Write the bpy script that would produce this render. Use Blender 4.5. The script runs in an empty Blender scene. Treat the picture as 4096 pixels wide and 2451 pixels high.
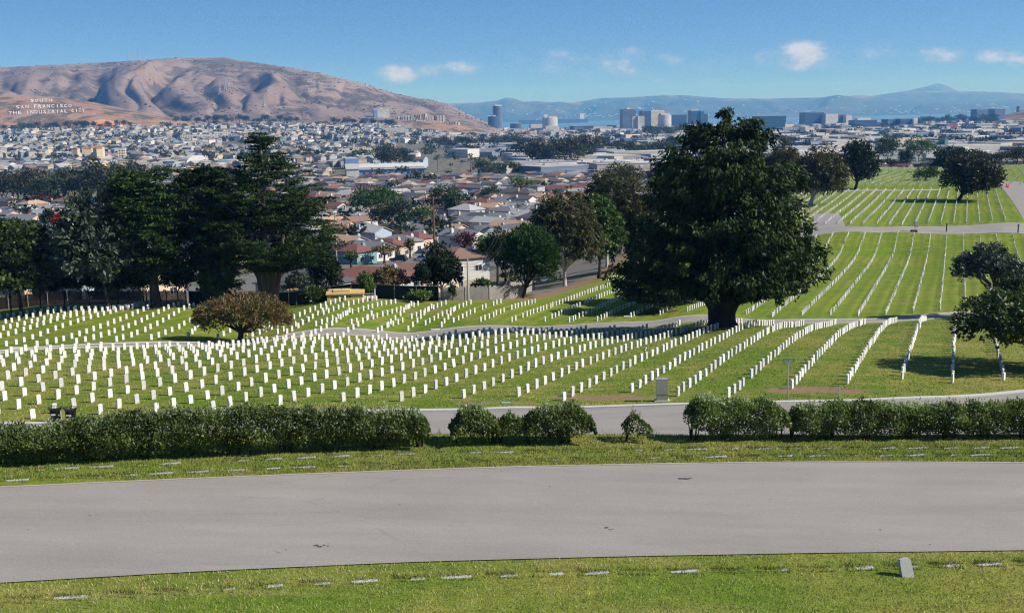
import bpy, math, random
import numpy as np
R = math.radians
SC = bpy.context.scene
COL = SC.collection

# ------------------------------------------------------------------ camera
FPX, PITCH, ROLL = 1157.0, math.atan(188/1157.0), 0.0185
cam_d = bpy.data.cameras.new('camera'); cam = bpy.data.objects.new('camera', cam_d); COL.objects.link(cam)
cam_d.sensor_width = 36.0; cam_d.lens = 36.0*FPX/1024; cam_d.clip_start = 0.5; cam_d.clip_end = 120000
from mathutils import Matrix, Vector
cam.matrix_world = Matrix.Rotation(R(90)-PITCH, 4, 'X') @ Matrix.Rotation(-ROLL, 4, 'Z')
SC.camera = cam

# ------------------------------------------------------------------ light
SUN_AZ, SUN_EL = R(101), R(37)          # azimuth clockwise from the viewing direction (+Y)
sun_d = bpy.data.lights.new('sun', 'SUN'); sun_d.energy = 5.0; sun_d.angle = R(0.5); sun_d.color = (1.0, 0.95, 0.87)
sun = bpy.data.objects.new('sun', sun_d); COL.objects.link(sun)
SDIR = Vector((math.sin(SUN_AZ)*math.cos(SUN_EL), math.cos(SUN_AZ)*math.cos(SUN_EL), math.sin(SUN_EL)))
sun.rotation_euler = (-SDIR).to_track_quat('-Z', 'Y').to_euler()
sun.location = (0, 0, 300)
SC.view_settings.view_transform = 'Standard'; SC.view_settings.look = 'None'
SC.view_settings.exposure = 0.5; SC.view_settings.gamma = 1.0
SC.view_settings.use_curve_mapping = False

def ray(x, y):
    u = x-512.0; v = 306.0-y
    c, s = math.cos(ROLL), math.sin(ROLL)
    u2 = u*c+v*s; v2 = -u*s+v*c
    cp, sp = math.cos(PITCH), math.sin(PITCH)
    f = FPX*cp+v2*sp
    return u2/f, (-FPX*sp+v2*cp)/f
def at(x, y, Y):
    a, b = ray(x, y); return (a*Y, Y, b*Y)

# ------------------------------------------------------------------ world
W = bpy.data.worlds.new('World'); SC.world = W; W.use_nodes = True
nt = W.node_tree; N = nt.nodes; L = nt.links
for n in list(N): N.remove(n)
class NB:
    """tiny node-building helper"""
    def __init__(s, tree): s.t = tree; s.n = tree.nodes; s.l = tree.links
    def new(s, typ, **kw):
        n = s.n.new(typ)
        for k, v in kw.items(): setattr(n, k, v)
        return n
    def put(s, sock, v):
        if hasattr(v, 'is_linked') or isinstance(v, bpy.types.NodeSocket): s.l.new(v, sock)
        else: sock.default_value = v
    def m(s, op, a, b=0.0, c=0.0, clamp=False):
        n = s.n.new('ShaderNodeMath'); n.operation = op; n.use_clamp = clamp
        s.put(n.inputs[0], a); s.put(n.inputs[1], b)
        if op in ('MULTIPLY_ADD', 'SMOOTH_MIN', 'SMOOTH_MAX'): s.put(n.inputs[2], c)
        return n.outputs[0]
    def vm(s, op, a, b=(0, 0, 0)):
        n = s.n.new('ShaderNodeVectorMath'); n.operation = op
        s.put(n.inputs[0], a); s.put(n.inputs[1], b)
        return n.outputs['Value'] if op in ('DOT_PRODUCT', 'LENGTH') else n.outputs[0]
    def ramp(s, v, lo, hi):
        n = s.n.new('ShaderNodeMapRange'); n.interpolation_type = 'SMOOTHSTEP'; n.clamp = True
        s.put(n.inputs[0], v); n.inputs[1].default_value = lo; n.inputs[2].default_value = hi
        return n.outputs[0]
    def mix(s, f, a, b, blend='MIX'):
        n = s.n.new('ShaderNodeMix'); n.data_type = 'RGBA'; n.blend_type = blend
        s.put(n.inputs[0], f)
        for i, v in ((6, a), (7, b)):
            if isinstance(v, tuple) and len(v) == 3: v = v+(1,)
            s.put(n.inputs[i], v)
        return n.outputs[2]
    def noise(s, vec, scale, detail=4.0, rough=0.55, lac=2.0):
        n = s.n.new('ShaderNodeTexNoise'); s.put(n.inputs['Vector'], vec) if vec is not None else None
        n.inputs['Scale'].default_value = scale; n.inputs['Detail'].default_value = detail
        n.inputs['Roughness'].default_value = rough; n.inputs['Lacunarity'].default_value = lac
        return n.outputs['Fac']
    def mapping(s, vec, scale=(1, 1, 1), rot=(0, 0, 0), loc=(0, 0, 0)):
        n = s.n.new('ShaderNodeMapping'); s.put(n.inputs[0], vec)
        n.inputs['Location'].default_value = loc; n.inputs['Rotation'].default_value = rot; n.inputs['Scale'].default_value = scale
        return n.outputs[0]
w = NB(nt)
sky = w.new('ShaderNodeTexSky', sky_type='NISHITA', sun_disc=False)
sky.sun_elevation = SUN_EL; sky.sun_rotation = SUN_AZ; sky.altitude = 60; sky.air_density = 1.0; sky.dust_density = 0.15; sky.ozone_density = 2.2
tc = w.new('ShaderNodeTexCoord'); D = tc.outputs['Generated']
# the clear, dry air of the day: the pale band along the horizon is thin, deep blue starts low
L.new(w.vm('NORMALIZE', w.vm('ADD', w.vm('MULTIPLY', D, (1, 1, 2.4)), (0, 0, 0.13))), sky.inputs[0])
sep = w.new('ShaderNodeSeparateXYZ'); L.new(D, sep.inputs[0])
ysafe = w.m('MAXIMUM', sep.outputs[1], 0.05)
sx = w.m('DIVIDE', sep.outputs[0], ysafe); sz = w.m('DIVIDE', sep.outputs[2], ysafe)
comb = w.new('ShaderNodeCombineXYZ'); L.new(sx, comb.inputs[0]); L.new(w.m('MULTIPLY', sz, 1.7), comb.inputs[1])
nz1 = w.noise(comb.outputs[0], 34.0, 7.0, 0.6)
nz2 = w.noise(comb.outputs[0], 11.0, 5.0, 0.55)
CLOUDS = [(960, 178, 44, 20, 1.0), (1085, 166, 80, 17, .75), (1500, 152, 215, 34, .5), (1945, 136, 88, 29, 1.0), (2120, 138, 105, 20, .5),
          (2268, 133, 58, 17, .85), (2400, 137, 34, 18, .75), (2466, 142, 34, 17, .6), (1716, 198, 24, 9, .6), (1612, 195, 28, 8, .45),
          (1230, 130, 150, 15, .22), (955, 150, 75, 15, .25), (1590, 168, 120, 14, .3), (2150, 108, 60, 10, .25)]
cl = None
for cx, cy, rx, ry, am in CLOUDS:
    a, b = ray(cx*.41290, cy*.41290)
    dx = w.m('MULTIPLY', w.m('SUBTRACT', sx, a), 1.0/(rx*.4129/1172)); dz = w.m('MULTIPLY', w.m('SUBTRACT', sz, b), 1.0/(ry*.4129/1172))
    d2 = w.m('ADD', w.m('MULTIPLY', dx, dx), w.m('MULTIPLY', dz, dz))
    e = w.m('MULTIPLY', w.m('SUBTRACT', 1.0, w.m('MULTIPLY', d2, 0.42), clamp=True), am)
    cl = e if cl is None else w.m('MAXIMUM', cl, e)
den = w.m('ADD', cl, w.m('MULTIPLY', w.m('SUBTRACT', nz1, 0.5), 2.6))
den = w.m('ADD', den, w.m('MULTIPLY', w.m('SUBTRACT', nz2, 0.5), 1.2))
dens = w.m('MULTIPLY', w.ramp(den, 0.1, 1.35), w.ramp(cl, 0.0, 0.4))
dens = w.m('MULTIPLY', dens, w.ramp(sep.outputs[1], 0.05, 0.2))
ccol = w.mix(w.ramp(den, 0.45, 1.1), (4.4, 4.7, 5.9, 1), (8.2, 7.9, 8.0, 1))
skyb = w.vm('MULTIPLY', sky.outputs[0], (.66, .90, 1.24))
skyc = w.mix(w.m('MULTIPLY', dens, 0.55), skyb, ccol)
bg = w.new('ShaderNodeBackground'); bg.inputs[1].default_value = 0.09; L.new(skyc, bg.inputs[0])
wo = w.new('ShaderNodeOutputWorld'); L.new(bg.outputs[0], wo.inputs[0])
W.cycles.sampling_method = 'MANUAL'; W.cycles.sample_map_resolution = 512

# ------------------------------------------------------------------ render
SC.render.engine = 'CYCLES'
cy = SC.cycles
cy.max_bounces = 5; cy.diffuse_bounces = 2; cy.glossy_bounces = 2; cy.transmission_bounces = 3; cy.transparent_max_bounces = 8; cy.volume_bounces = 0
cy.use_denoising = True; cy.denoiser = 'OPENIMAGEDENOISE'; cy.denoising_input_passes = 'RGB_ALBEDO_NORMAL'; cy.denoising_prefilter = 'NONE'
cy.caustics_reflective = False; cy.caustics_refractive = False
cy.sample_clamp_indirect = 4.0
cy.use_adaptive_sampling = False
cy.filter_width = 1.2

# ------------------------------------------------------------------ small helpers
rng = np.random.default_rng(7); random.seed(7)
ORD = ['zeroth', 'first', 'second', 'third', 'fourth', 'fifth', 'sixth', 'seventh', 'eighth', 'ninth', 'tenth', 'eleventh', 'twelfth', 'thirteenth',
       'fourteenth', 'fifteenth', 'sixteenth', 'seventeenth', 'eighteenth', 'nineteenth', 'twentieth', 'twenty-first', 'twenty-second', 'twenty-third',
       'twenty-fourth', 'twenty-fifth', 'twenty-sixth', 'twenty-seventh', 'twenty-eighth', 'twenty-ninth', 'thirtieth', 'thirty-first', 'thirty-second',
       'thirty-third', 'thirty-fourth', 'thirty-fifth', 'thirty-sixth', 'thirty-seventh', 'thirty-eighth', 'thirty-ninth', 'fortieth']
def tag(o, label=None, cat=None, group=None, kind=None):
    if label: o['label'] = label
    if cat: o['category'] = cat
    if group: o['group'] = group
    if kind: o['kind'] = kind
    return o
def link(o, parent=None):
    COL.objects.link(o)
    if parent is not None: o.parent = parent
    return o
def empty(name, loc=(0, 0, 0), rz=0.0, label=None, cat=None, group=None):
    o = bpy.data.objects.new(name, None); COL.objects.link(o); o.location = loc; o.rotation_euler = (0, 0, rz)
    o.empty_display_size = 0.3
    return tag(o, label, cat, group)
def mesh_np(name, V, F, mats, mi=None, smooth=False, fattr=None, vattr=None, vcol=None):
    """V (n,3); F (m,k) with constant k, or a list of such arrays"""
    me = bpy.data.meshes.new(name)
    Fs = F if isinstance(F, list) else [F]
    Fs = [np.asarray(f, dtype=np.int32) for f in Fs if len(f)]
    V = np.asarray(V, dtype=np.float32)
    me.vertices.add(len(V)); me.vertices.foreach_set('co', V.ravel())
    loops = np.concatenate([f.ravel() for f in Fs]); tot = np.concatenate([np.full(len(f), f.shape[1], np.int32) for f in Fs])
    me.loops.add(len(loops)); me.loops.foreach_set('vertex_index', loops)
    me.polygons.add(len(tot)); st = np.concatenate([[0], np.cumsum(tot)[:-1]]).astype(np.int32)
    me.polygons.foreach_set('loop_start', st); me.polygons.foreach_set('loop_total', tot)
    if mi is not None: me.polygons.foreach_set('material_index', np.asarray(mi, np.int32))
    me.polygons.foreach_set('use_smooth', np.full(len(tot), bool(smooth)))
    for m in (mats if isinstance(mats, (list, tuple)) else [mats]): me.materials.append(m)
    if vattr is not None:
        for k, v in vattr.items():
            a = me.attributes.new(k, 'FLOAT', 'POINT'); a.data.foreach_set('value', np.asarray(v, np.float32))
    if fattr is not None:
        for k, v in fattr.items():
            a = me.attributes.new(k, 'FLOAT', 'FACE'); a.data.foreach_set('value', np.asarray(v, np.float32))
    if vcol is not None:
        for k, v in vcol.items():
            dom = 'POINT' if len(v) == len(V) else 'FACE'
            a = me.attributes.new(k, 'FLOAT_COLOR', dom)
            v = np.asarray(v, np.float32)
            if v.shape[1] == 3: v = np.concatenate([v, np.ones((len(v), 1), np.float32)], 1)
            a.data.foreach_set('color', v.ravel())
    me.update(calc_edges=True)
    return me
def obj_np(name, *a, parent=None, loc=None, rz=None, **k):
    o = bpy.data.objects.new(name, mesh_np(name, *a, **k)); link(o, parent)
    if loc is not None: o.location = loc
    if rz is not None: o.rotation_euler = (0, 0, rz)
    return o
class MB:
    """collects boxes, prisms and tubes into one mesh"""
    def __init__(s): s.V = []; s.F = []; s.M = []; s.n = 0
    def add(s, V, F, m=0):
        V = np.asarray(V, float); s.V.append(V)
        for f in F: s.F.append([i+s.n for i in f]); s.M.append(m)
        s.n += len(V); return s
    def box(s, x0, x1, y0, y1, z0, z1, m=0):
        V = [(x0, y0, z0), (x1, y0, z0), (x1, y1, z0), (x0, y1, z0), (x0, y0, z1), (x1, y0, z1), (x1, y1, z1), (x0, y1, z1)]
        return s.add(V, [(0, 3, 2, 1), (4, 5, 6, 7), (0, 1, 5, 4), (1, 2, 6, 5), (2, 3, 7, 6), (3, 0, 4, 7)], m)
    def prism(s, poly, z0, z1, m=0):
        n = len(poly); V = [(x, y, z0) for x, y in poly]+[(x, y, z1) for x, y in poly]
        return s.add(V, [tuple(range(n-1, -1, -1)), tuple(range(n, 2*n))]+[(i, (i+1) % n, n+(i+1) % n, n+i) for i in range(n)], m)
    def prism_y(s, poly, y0, y1, m=0):      # polygon in x,z swept along y
        n = len(poly); V = [(x, y0, z) for x, z in poly]+[(x, y1, z) for x, z in poly]
        return s.add(V, [tuple(range(n)), tuple(range(2*n-1, n-1, -1))]+[(i, n+i, n+(i+1) % n, (i+1) % n) for i in range(n)], m)
    def prism_x(s, poly, x0, x1, m=0):      # polygon in y,z swept along x
        n = len(poly); V = [(x0, y, z) for y, z in poly]+[(x1, y, z) for y, z in poly]
        return s.add(V, [tuple(range(n-1, -1, -1)), tuple(range(n, 2*n))]+[(i, (i+1) % n, n+(i+1) % n, n+i) for i in range(n)], m)
    def tube(s, pts, rad, n=6, m=0, cap=True):
        pts = [np.asarray(p, float) for p in pts]; rad = rad if isinstance(rad, (list, tuple, np.ndarray)) else [rad]*len(pts)
        V = []; up = np.array((0.13, 0.27, 0.95))
        for i, p in enumerate(pts):
            t = pts[min(i+1, len(pts)-1)]-pts[max(i-1, 0)]; t = t/(np.linalg.norm(t)+1e-9)
            a = np.cross(t, up)
            if np.linalg.norm(a) < .2: a = np.cross(t, np.array((1., 0, 0)))
            a /= np.linalg.norm(a); b = np.cross(t, a)
            for k in range(n):
                q = 2*math.pi*k/n; V.append(p+rad[i]*(math.cos(q)*a+math.sin(q)*b))
        F = []
        for i in range(len(pts)-1):
            for k in range(n):
                F.append((i*n+k, i*n+(k+1) % n, (i+1)*n+(k+1) % n, (i+1)*n+k))
        if cap: F.append(tuple(range(n-1, -1, -1))); F.append(tuple(range((len(pts)-1)*n, len(pts)*n)))
        return s.add(V, F, m)
    def mesh(s, name, mats, smooth=False):
        me = bpy.data.meshes.new(name); me.from_pydata([tuple(v) for v in np.concatenate(s.V)], [], s.F)
        for m in (mats if isinstance(mats, (list, tuple)) else [mats]): me.materials.append(m)
        me.polygons.foreach_set('material_index', s.M)
        if smooth: me.polygons.foreach_set('use_smooth', [True]*len(s.F))
        me.update(); return me
    def build(s, name, mats, parent=None, loc=None, rz=None, smooth=False):
        o = bpy.data.objects.new(name, s.mesh(name, mats, smooth)); link(o, parent)
        if loc is not None: o.location = loc
        if rz is not None: o.rotation_euler = (0, 0, rz)
        return o
def copy_tree(o, parent=None, loc=None, rz=None, label=None, group=None, scale=None):
    c = o.copy(); COL.objects.link(c); c.parent = parent
    if loc is not None: c.location = loc
    if rz is not None: c.rotation_euler = (c.rotation_euler[0], c.rotation_euler[1], rz)
    if scale is not None: c.scale = scale
    if label: c['label'] = label
    if group: c['group'] = group
    for ch in list(o.children): copy_tree(ch, c)
    return c
_h = np.random.default_rng(3).random((512, 512))
def vnoise(x, y):
    xi = np.floor(x).astype(int); yi = np.floor(y).astype(int); fx = x-xi; fy = y-yi
    fx = fx*fx*(3-2*fx); fy = fy*fy*(3-2*fy)
    a = _h[xi & 511, yi & 511]; b = _h[(xi+1) & 511, yi & 511]; c = _h[xi & 511, (yi+1) & 511]; d = _h[(xi+1) & 511, (yi+1) & 511]
    return (a*(1-fx)+b*fx)*(1-fy)+(c*(1-fx)+d*fx)*fy
def fbm(x, y, o=4):
    s = 0; a = .5; t = 0
    for i in range(o): s = s+a*vnoise(x*2**i+17*i, y*2**i+5*i); t += a; a *= .55
    return s/t

# ------------------------------------------------------------------ materials
MATS = {}
def base_mat(name, rough=0.8, spec=0.3, metal=0.0):
    m = bpy.data.materials.new(name); m.use_nodes = True
    b = m.node_tree.nodes['Principled BSDF']; b.inputs['Roughness'].default_value = rough
    b.inputs['Specular IOR Level'].default_value = spec; b.inputs['Metallic'].default_value = metal
    MATS[name] = m; return m, NB(m.node_tree), b
def mat(name, col, rough=0.8, spec=0.3, metal=0.0, var=0.12, scale=3.0, bump=0.0, coord='obj', objvar=0.0, detail=5.0):
    """plain painted / mineral surface: base colour broken up by two noises"""
    m, n, b = base_mat(name, rough, spec, metal)
    if coord == 'obj': v = n.new('ShaderNodeTexCoord').outputs['Object']
    else: v = n.new('ShaderNodeNewGeometry').outputs['Position']
    a = n.noise(v, scale, detail, .6); c = n.noise(v, scale*.17, 3.0)
    f = n.m('ADD', n.m('MULTIPLY', a, .6), n.m('MULTIPLY', c, .4))
    f = n.m('MULTIPLY_ADD', n.m('SUBTRACT', f, .5), 2*var*1.8, 1.0)
    if objvar:
        oi = n.new('ShaderNodeObjectInfo').outputs['Random']
        f = n.m('MULTIPLY', f, n.m('MULTIPLY_ADD', n.m('SUBTRACT', oi, .5), 2*objvar, 1.0))
    cc = n.vm('SCALE', tuple(col)); nn = cc.node; n.put(nn.inputs['Scale'], f)
    n.l.new(cc, b.inputs['Base Color'])
    if bump:
        bp = n.new('ShaderNodeBump'); bp.inputs['Strength'].default_value = bump; bp.inputs['Distance'].default_value = .02
        n.l.new(a, bp.inputs['Height']); n.l.new(bp.outputs[0], b.inputs['Normal'])
    return m
def leaf_mat(name, col, var=0.5, tip=None, trans=0.25, rough=0.55, spec=0.25):
    """foliage: per-leaf value from the face attribute v, patchy tint from noise, some light through the leaf"""
    m = bpy.data.materials.new(name); m.use_nodes = True; MATS[name] = m
    n = NB(m.node_tree); b = m.node_tree.nodes['Principled BSDF']; out = m.node_tree.nodes['Material Output']
    b.inputs['Roughness'].default_value = rough; b.inputs['Specular IOR Level'].default_value = spec
    at_ = n.new('ShaderNodeAttribute', attribute_name='v').outputs['Fac']
    oi = n.new('ShaderNodeObjectInfo').outputs['Random']
    f = n.m('MULTIPLY_ADD', n.m('SUBTRACT', at_, .5), 2*var, 1.0)
    f = n.m('MULTIPLY', f, n.m('MULTIPLY_ADD', n.m('SUBTRACT', oi, .5), .35, 1.0))
    v = n.new('ShaderNodeTexCoord').outputs['Object']
    nz = n.ramp(n.noise(v, .55, 3.0), .42, .68)
    c1 = n.mix(nz, tuple(col), tuple(tip or [min(1, c*1.6) for c in col]))
    cc = n.vm('SCALE', c1); n.put(cc.node.inputs['Scale'], f)
    n.l.new(cc, b.inputs['Base Color'])
    tr = n.new('ShaderNodeBsdfTranslucent'); n.l.new(n.vm('MULTIPLY', cc, (1.1, 1.25, .5)), tr.inputs[0])
    ms = n.new('ShaderNodeMixShader'); ms.inputs[0].default_value = trans
    n.l.new(b.outputs[0], ms.inputs[1]); n.l.new(tr.outputs[0], ms.inputs[2]); n.l.new(ms.outputs[0], out.inputs[0])
    return m
def attr_mat(name, rough=0.75, spec=0.3, var=0.1, scale=.6):
    """colour comes from the face colour attribute 'c' (used by meshes that hold many far buildings)"""
    m, n, b = base_mat(name, rough, spec)
    a = n.new('ShaderNodeAttribute', attribute_name='c').outputs['Color']
    v = n.new('ShaderNodeNewGeometry').outputs['Position']
    f = n.m('MULTIPLY_ADD', n.m('SUBTRACT', n.noise(v, scale, 4.0), .5), 4*var, 1.0)
    cc = n.vm('SCALE', a); n.put(cc.node.inputs['Scale'], f); n.l.new(cc, b.inputs['Base Color'])
    return m

# ------------------------------------------------------------------ terrain height (metres, camera = 0)
CP = []
def cp(*a):
    for X, Y, z in a: CP.append((X, Y, z))
for X in (-26, -14, 0, 14, 26):                                   # hill the camera stands on, terrace with the first road
    d = -.045*X
    cp((X, 0.5, -1.7+d*.3), (X, 6, -4.6+d*.5), (X, 13, -8.2+d), (X, 19, -9.15+d), (X, 23, -9.18+d), (X, 28, -9.18+d), (X, 33.5, -9.22+d))
    cp((X*1.1, 38, -10.6+d*.9), (X*1.25, 45, -13.4+d*.5), (X*1.4, 51, -15.6), (X*1.5, 57, -16.2), (X*1.6, 63, -16.25))
for X in (-34, -18, 0, 14):                                        # near field
    cp((X, 66, -16.4), (X*1.05, 72, -16.9), (X*1.1, 80, -17.35), (X*1.15, 88, -18.05))
cp((26, 69, -16.75), (27, 74, -17.2), (30, 81, -17.6), (33, 89, -18.3), (44, 74, -17.3), (46, 88, -18.5), (60, 80, -18), (60, 100, -20))
cp((-42, 99, -19.25), (-46, 106, -20.4), (-50, 113, -21.6), (-54, 119, -22.65), (-20, 99, -19.2), (-22, 106, -20.2), (-24, 113, -21.4), (-26, 119, -22.5))
cp((0, 99, -19.1), (0, 106, -19.8), (0, 113, -21.0), (0, 119, -22.2), (20, 99, -19.0), (22, 106, -19.7), (24, 113, -20.7), (26, 119, -21.9))
cp((38, 104, -19.5), (41, 113, -20.6), (43, 120, -22.0), (55, 112, -21.3), (60, 122, -22.6), (75, 115, -22))
cp((-54, 123, -23.2), (-30, 125.5, -23.25), (-12, 127.5, -23.3), (2, 128.5, -23.2), (16, 127, -22.9), (28, 130, -23.3), (42, 130, -23.6), (60, 133, -24))
cp((-70, 110, -21.9), (-80, 128, -23.4), (-95, 150, -24.2))
cp((-48, 141, -23.4), (-60, 150, -23.6), (-44, 150, -23.5), (-26, 140, -22.7), (-16, 141, -22.4), (-22, 150, -22.8), (-8, 148, -23.1), (-9, 135, -23.0))
cp((1.5, 134.4, -23.2), (-1, 141, -22.9), (5, 143.5, -23.6), (14, 134, -23.2), (16, 139, -23.5), (20, 133, -22.6), (10, 160, -24.2), (16, 190, -26), (26, 240, -28), (0, 162, -24.6))
cp((30, 132.4, -23.5), (36.3, 148.8, -24.2), (40.3, 159.3, -24.7), (52.9, 192, -26.1), (58.2, 206, -26.3), (61.9, 215.5, -25.9), (64.5, 222.5, -24.9), (67.5, 230.2, -23.9))
cp((40.9, 135.4, -24.1), (57.8, 179.4, -25.8), (65.3, 198.9, -26.4), (72.6, 217.9, -26.4), (77.6, 231.1, -24.0), (36, 165, -25.2), (44, 205, -26.8), (52, 232, -25.5))
cp((62, 160, -25.2), (76, 180, -25.6), (90, 205, -26.2), (98, 225, -25.2), (100, 232, -24), (75, 150, -24.5), (120, 230, -24))
for s in (.26, .33, .40, .47):
    cp((s*243, 243, -23.9), (s*290, 290, -23.7), (s*350, 350, -23.4), (s*420, 420, -23.2), (s*485, 485, -23.2), (s*540, 540, -26), (s*640, 640, -33), (s*800, 800, -42))
cp((48, 243, -25), (62, 300, -26), (78, 360, -26), (100, 420, -25))
cp((-70, 165, -25.5), (-45, 162, -25.2), (-25, 162, -25.6), (-8, 168, -26.3), (-60, 195, -29), (-25, 195, -29), (0, 195, -28.8), (-80, 235, -32), (-30, 235, -31.6), (5, 240, -32))
cp((20, 300, -32.5), (-20, 330, -36.8), (-80, 330, -37), (-160, 330, -37.5), (10, 430, -40), (60, 480, -40), (-60, 480, -41.5), (-200, 480, -42), (80, 620, -42))
for s in (-.62, -.45, -.3, -.15, 0, .12):
    cp((s*640, 640, -43.4), (s*900, 900, -45.5), (s*1300, 1300, -47.5))
for s in (.2, .3, .4, .5, .62):
    cp((s*1000, 1000, -46.5), (s*1300, 1300, -47.5), (s*2000, 2000, -49.5), (s*3000, 3000, -51), (s*4500, 4500, -52.5), (s*6000, 6000, -54))
for s, a, b, c in ((-.62, -42, -8, 20), (-.45, -42, -6, 8), (-.35, -42, -5, 2), (-.25, -43, -6, -4), (-.17, -44, -10, -10), (-.1, -46, -20, -22), (-.04, -48, -44, -50), (.03, -49, -50, -52), (.11, -49.5, -51, -52.5)):
    cp((s*2000, 2000, a), (s*3000, 3000, b), (s*3700, 3700, c), (s*5000, 5000, -53), (s*6000, 6000, -54))
cp((-100, 110, -23), (-110, 170, -28), (-130, 230, -33), (100, 60, -18), (100, 110, -22), (130, 160, -25), (160, 240, -25), (60, 40, -14), (-60, 45, -15), (-60, 65, -17), (-75, 90, -20), (-45, 30, -9), (45, 25, -11))
CP = np.array(CP, float)
def _uv(X, Y): return np.stack([X/(Y+20)*6.0, 2.4*np.log(Y+20)], -1)
_cu = _uv(CP[:, 0], CP[:, 1])
def _phi(r2): return r2*np.log(r2+1e-12)*.5
_n = len(CP); _A = np.zeros((_n+3, _n+3))
_d2 = ((_cu[:, None]-_cu[None])**2).sum(-1)
_A[:_n, :_n] = _phi(_d2)+np.eye(_n)*2e-3; _A[:_n, _n] = 1; _A[:_n, _n+1:] = _cu; _A[_n, :_n] = 1; _A[_n+1:, :_n] = _cu.T
_w = np.linalg.solve(_A, np.concatenate([CP[:, 2], np.zeros(3)]))
def Hz(X, Y):
    X = np.asarray(X, float); Y = np.asarray(Y, float); sh = np.broadcast(X, Y).shape
    X = np.broadcast_to(X, sh).ravel(); Y = np.maximum(np.broadcast_to(Y, sh).ravel(), .2)
    out = np.empty(len(X))
    for i in range(0, len(X), 20000):
        u = _uv(X[i:i+20000], Y[i:i+20000])
        d = ((u[:, None]-_cu[None])**2).sum(-1)
        out[i:i+20000] = _phi(d)@_w[:_n]+_w[_n]+u@_w[_n+1:]
    return out.reshape(sh)
def hz(X, Y): return float(Hz(np.array([X]), np.array([Y]))[0])
_YS = np.exp(np.linspace(math.log(14), math.log(5900), 900))
def G(px, py, ymin=14.0):
    """ground point that the sight line through a picture point meets"""
    a, b = ray(px, py); Y = _YS[_YS >= ymin]
    d = Hz(a*Y, Y)-b*Y; i = np.argmax(d > 0)
    if d[i] <= 0: i = len(Y)-1
    if i == 0: y = Y[0]
    else: y = Y[i-1]+(Y[i]-Y[i-1])*(-d[i-1])/(d[i]-d[i-1]+1e-9)
    return np.array((a*y, y, hz(a*y, y)))
def G2(x, y, ymin=14.0): return G(x*.41290, y*.41290, ymin)          # same, from the 2480 pixel wide view
# near terrace and bank as an explicit profile, blended into the fitted surface
_ty = np.arange(0, 80, .1)
_tz = np.interp(_ty, [0, 2, 6, 13, 18, 33.45, 34.3, 36.0, 45, 51, 56, 66, 72, 80], [-1.7, -2.4, -4.9, -8.3, -9.18, -9.22, -9.75, -11.0, -14.4, -16.15, -16.35, -16.4, -16.9, -17.35])
_k = np.exp(-.5*(np.arange(-20, 21)/2.5)**2); _k /= _k.sum()
_tz = np.convolve(np.pad(_tz, 20, mode='edge'), _k, 'valid')
_Hz0 = Hz
def Hz(X, Y):
    X = np.asarray(X, float); Y = np.asarray(Y, float); sh = np.broadcast(X, Y).shape
    X = np.broadcast_to(X, sh); Y = np.broadcast_to(Y, sh)
    far = _Hz0(X, Y)
    Xc = 40*np.tanh(X/40)
    Ysh = Y-.08*np.clip(X, -30, 30)*np.clip((60-Y)/25, 0, 1); near = np.interp(Ysh, _ty, _tz)-.045*Xc*np.clip((52-Y)/18, 0, 1)*np.clip((Y+3)/12, .3, 1)
    t = np.clip((Y-57)/11, 0, 1); t = t*t*(3-2*t)
    return near*(1-t)+far*t

# ------------------------------------------------------------------ ground sheet
TH = R(21.2); TN = (math.cos(TH), -math.sin(TH)); TDr = (math.sin(TH), math.cos(TH))
FENCE = [(-160, 175), (-110, 166), (-62, 161), (-45, 159.5), (-24, 153), (-9.5, 148.5), (-1.5, 149.5), (2.5, 156), (6, 166), (12, 186), (22, 238), (36, 300), (70, 395), (112, 505), (150, 560), (420, 600)]
POLY = [(-160, 175)]+FENCE[1:]+[(420, -5), (-160, -5)]
def inside(X, Y, poly):
    c = np.zeros(X.shape, bool); n = len(poly)
    for i in range(n):
        x0, y0 = poly[i]; x1, y1 = poly[(i+1) % n]
        if y0 == y1: continue
        k = ((y0 > Y) != (y1 > Y)) & (X < (x1-x0)*(Y-y0)/(y1-y0)+x0)
        c ^= k
    return c
def poly_dist(X, Y, pl):
    d = np.full(X.shape, 1e9)
    for (x0, y0), (x1, y1) in zip(pl[:-1], pl[1:]):
        dx, dy = x1-x0, y1-y0; t = np.clip(((X-x0)*dx+(Y-y0)*dy)/(dx*dx+dy*dy), 0, 1)
        d = np.minimum(d, np.hypot(X-x0-t*dx, Y-y0-t*dy))
    return d
ss = np.linspace(-.92, .92, 390); yy = np.exp(np.linspace(math.log(6), math.log(6800), 500))-5.6
SS, YY = np.meshgrid(ss, yy); XX = SS*(YY+20); ZZ = Hz(XX, YY)
ZZ = np.where(YY > 6350, ZZ-(YY-6350)*.03, ZZ)
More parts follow.
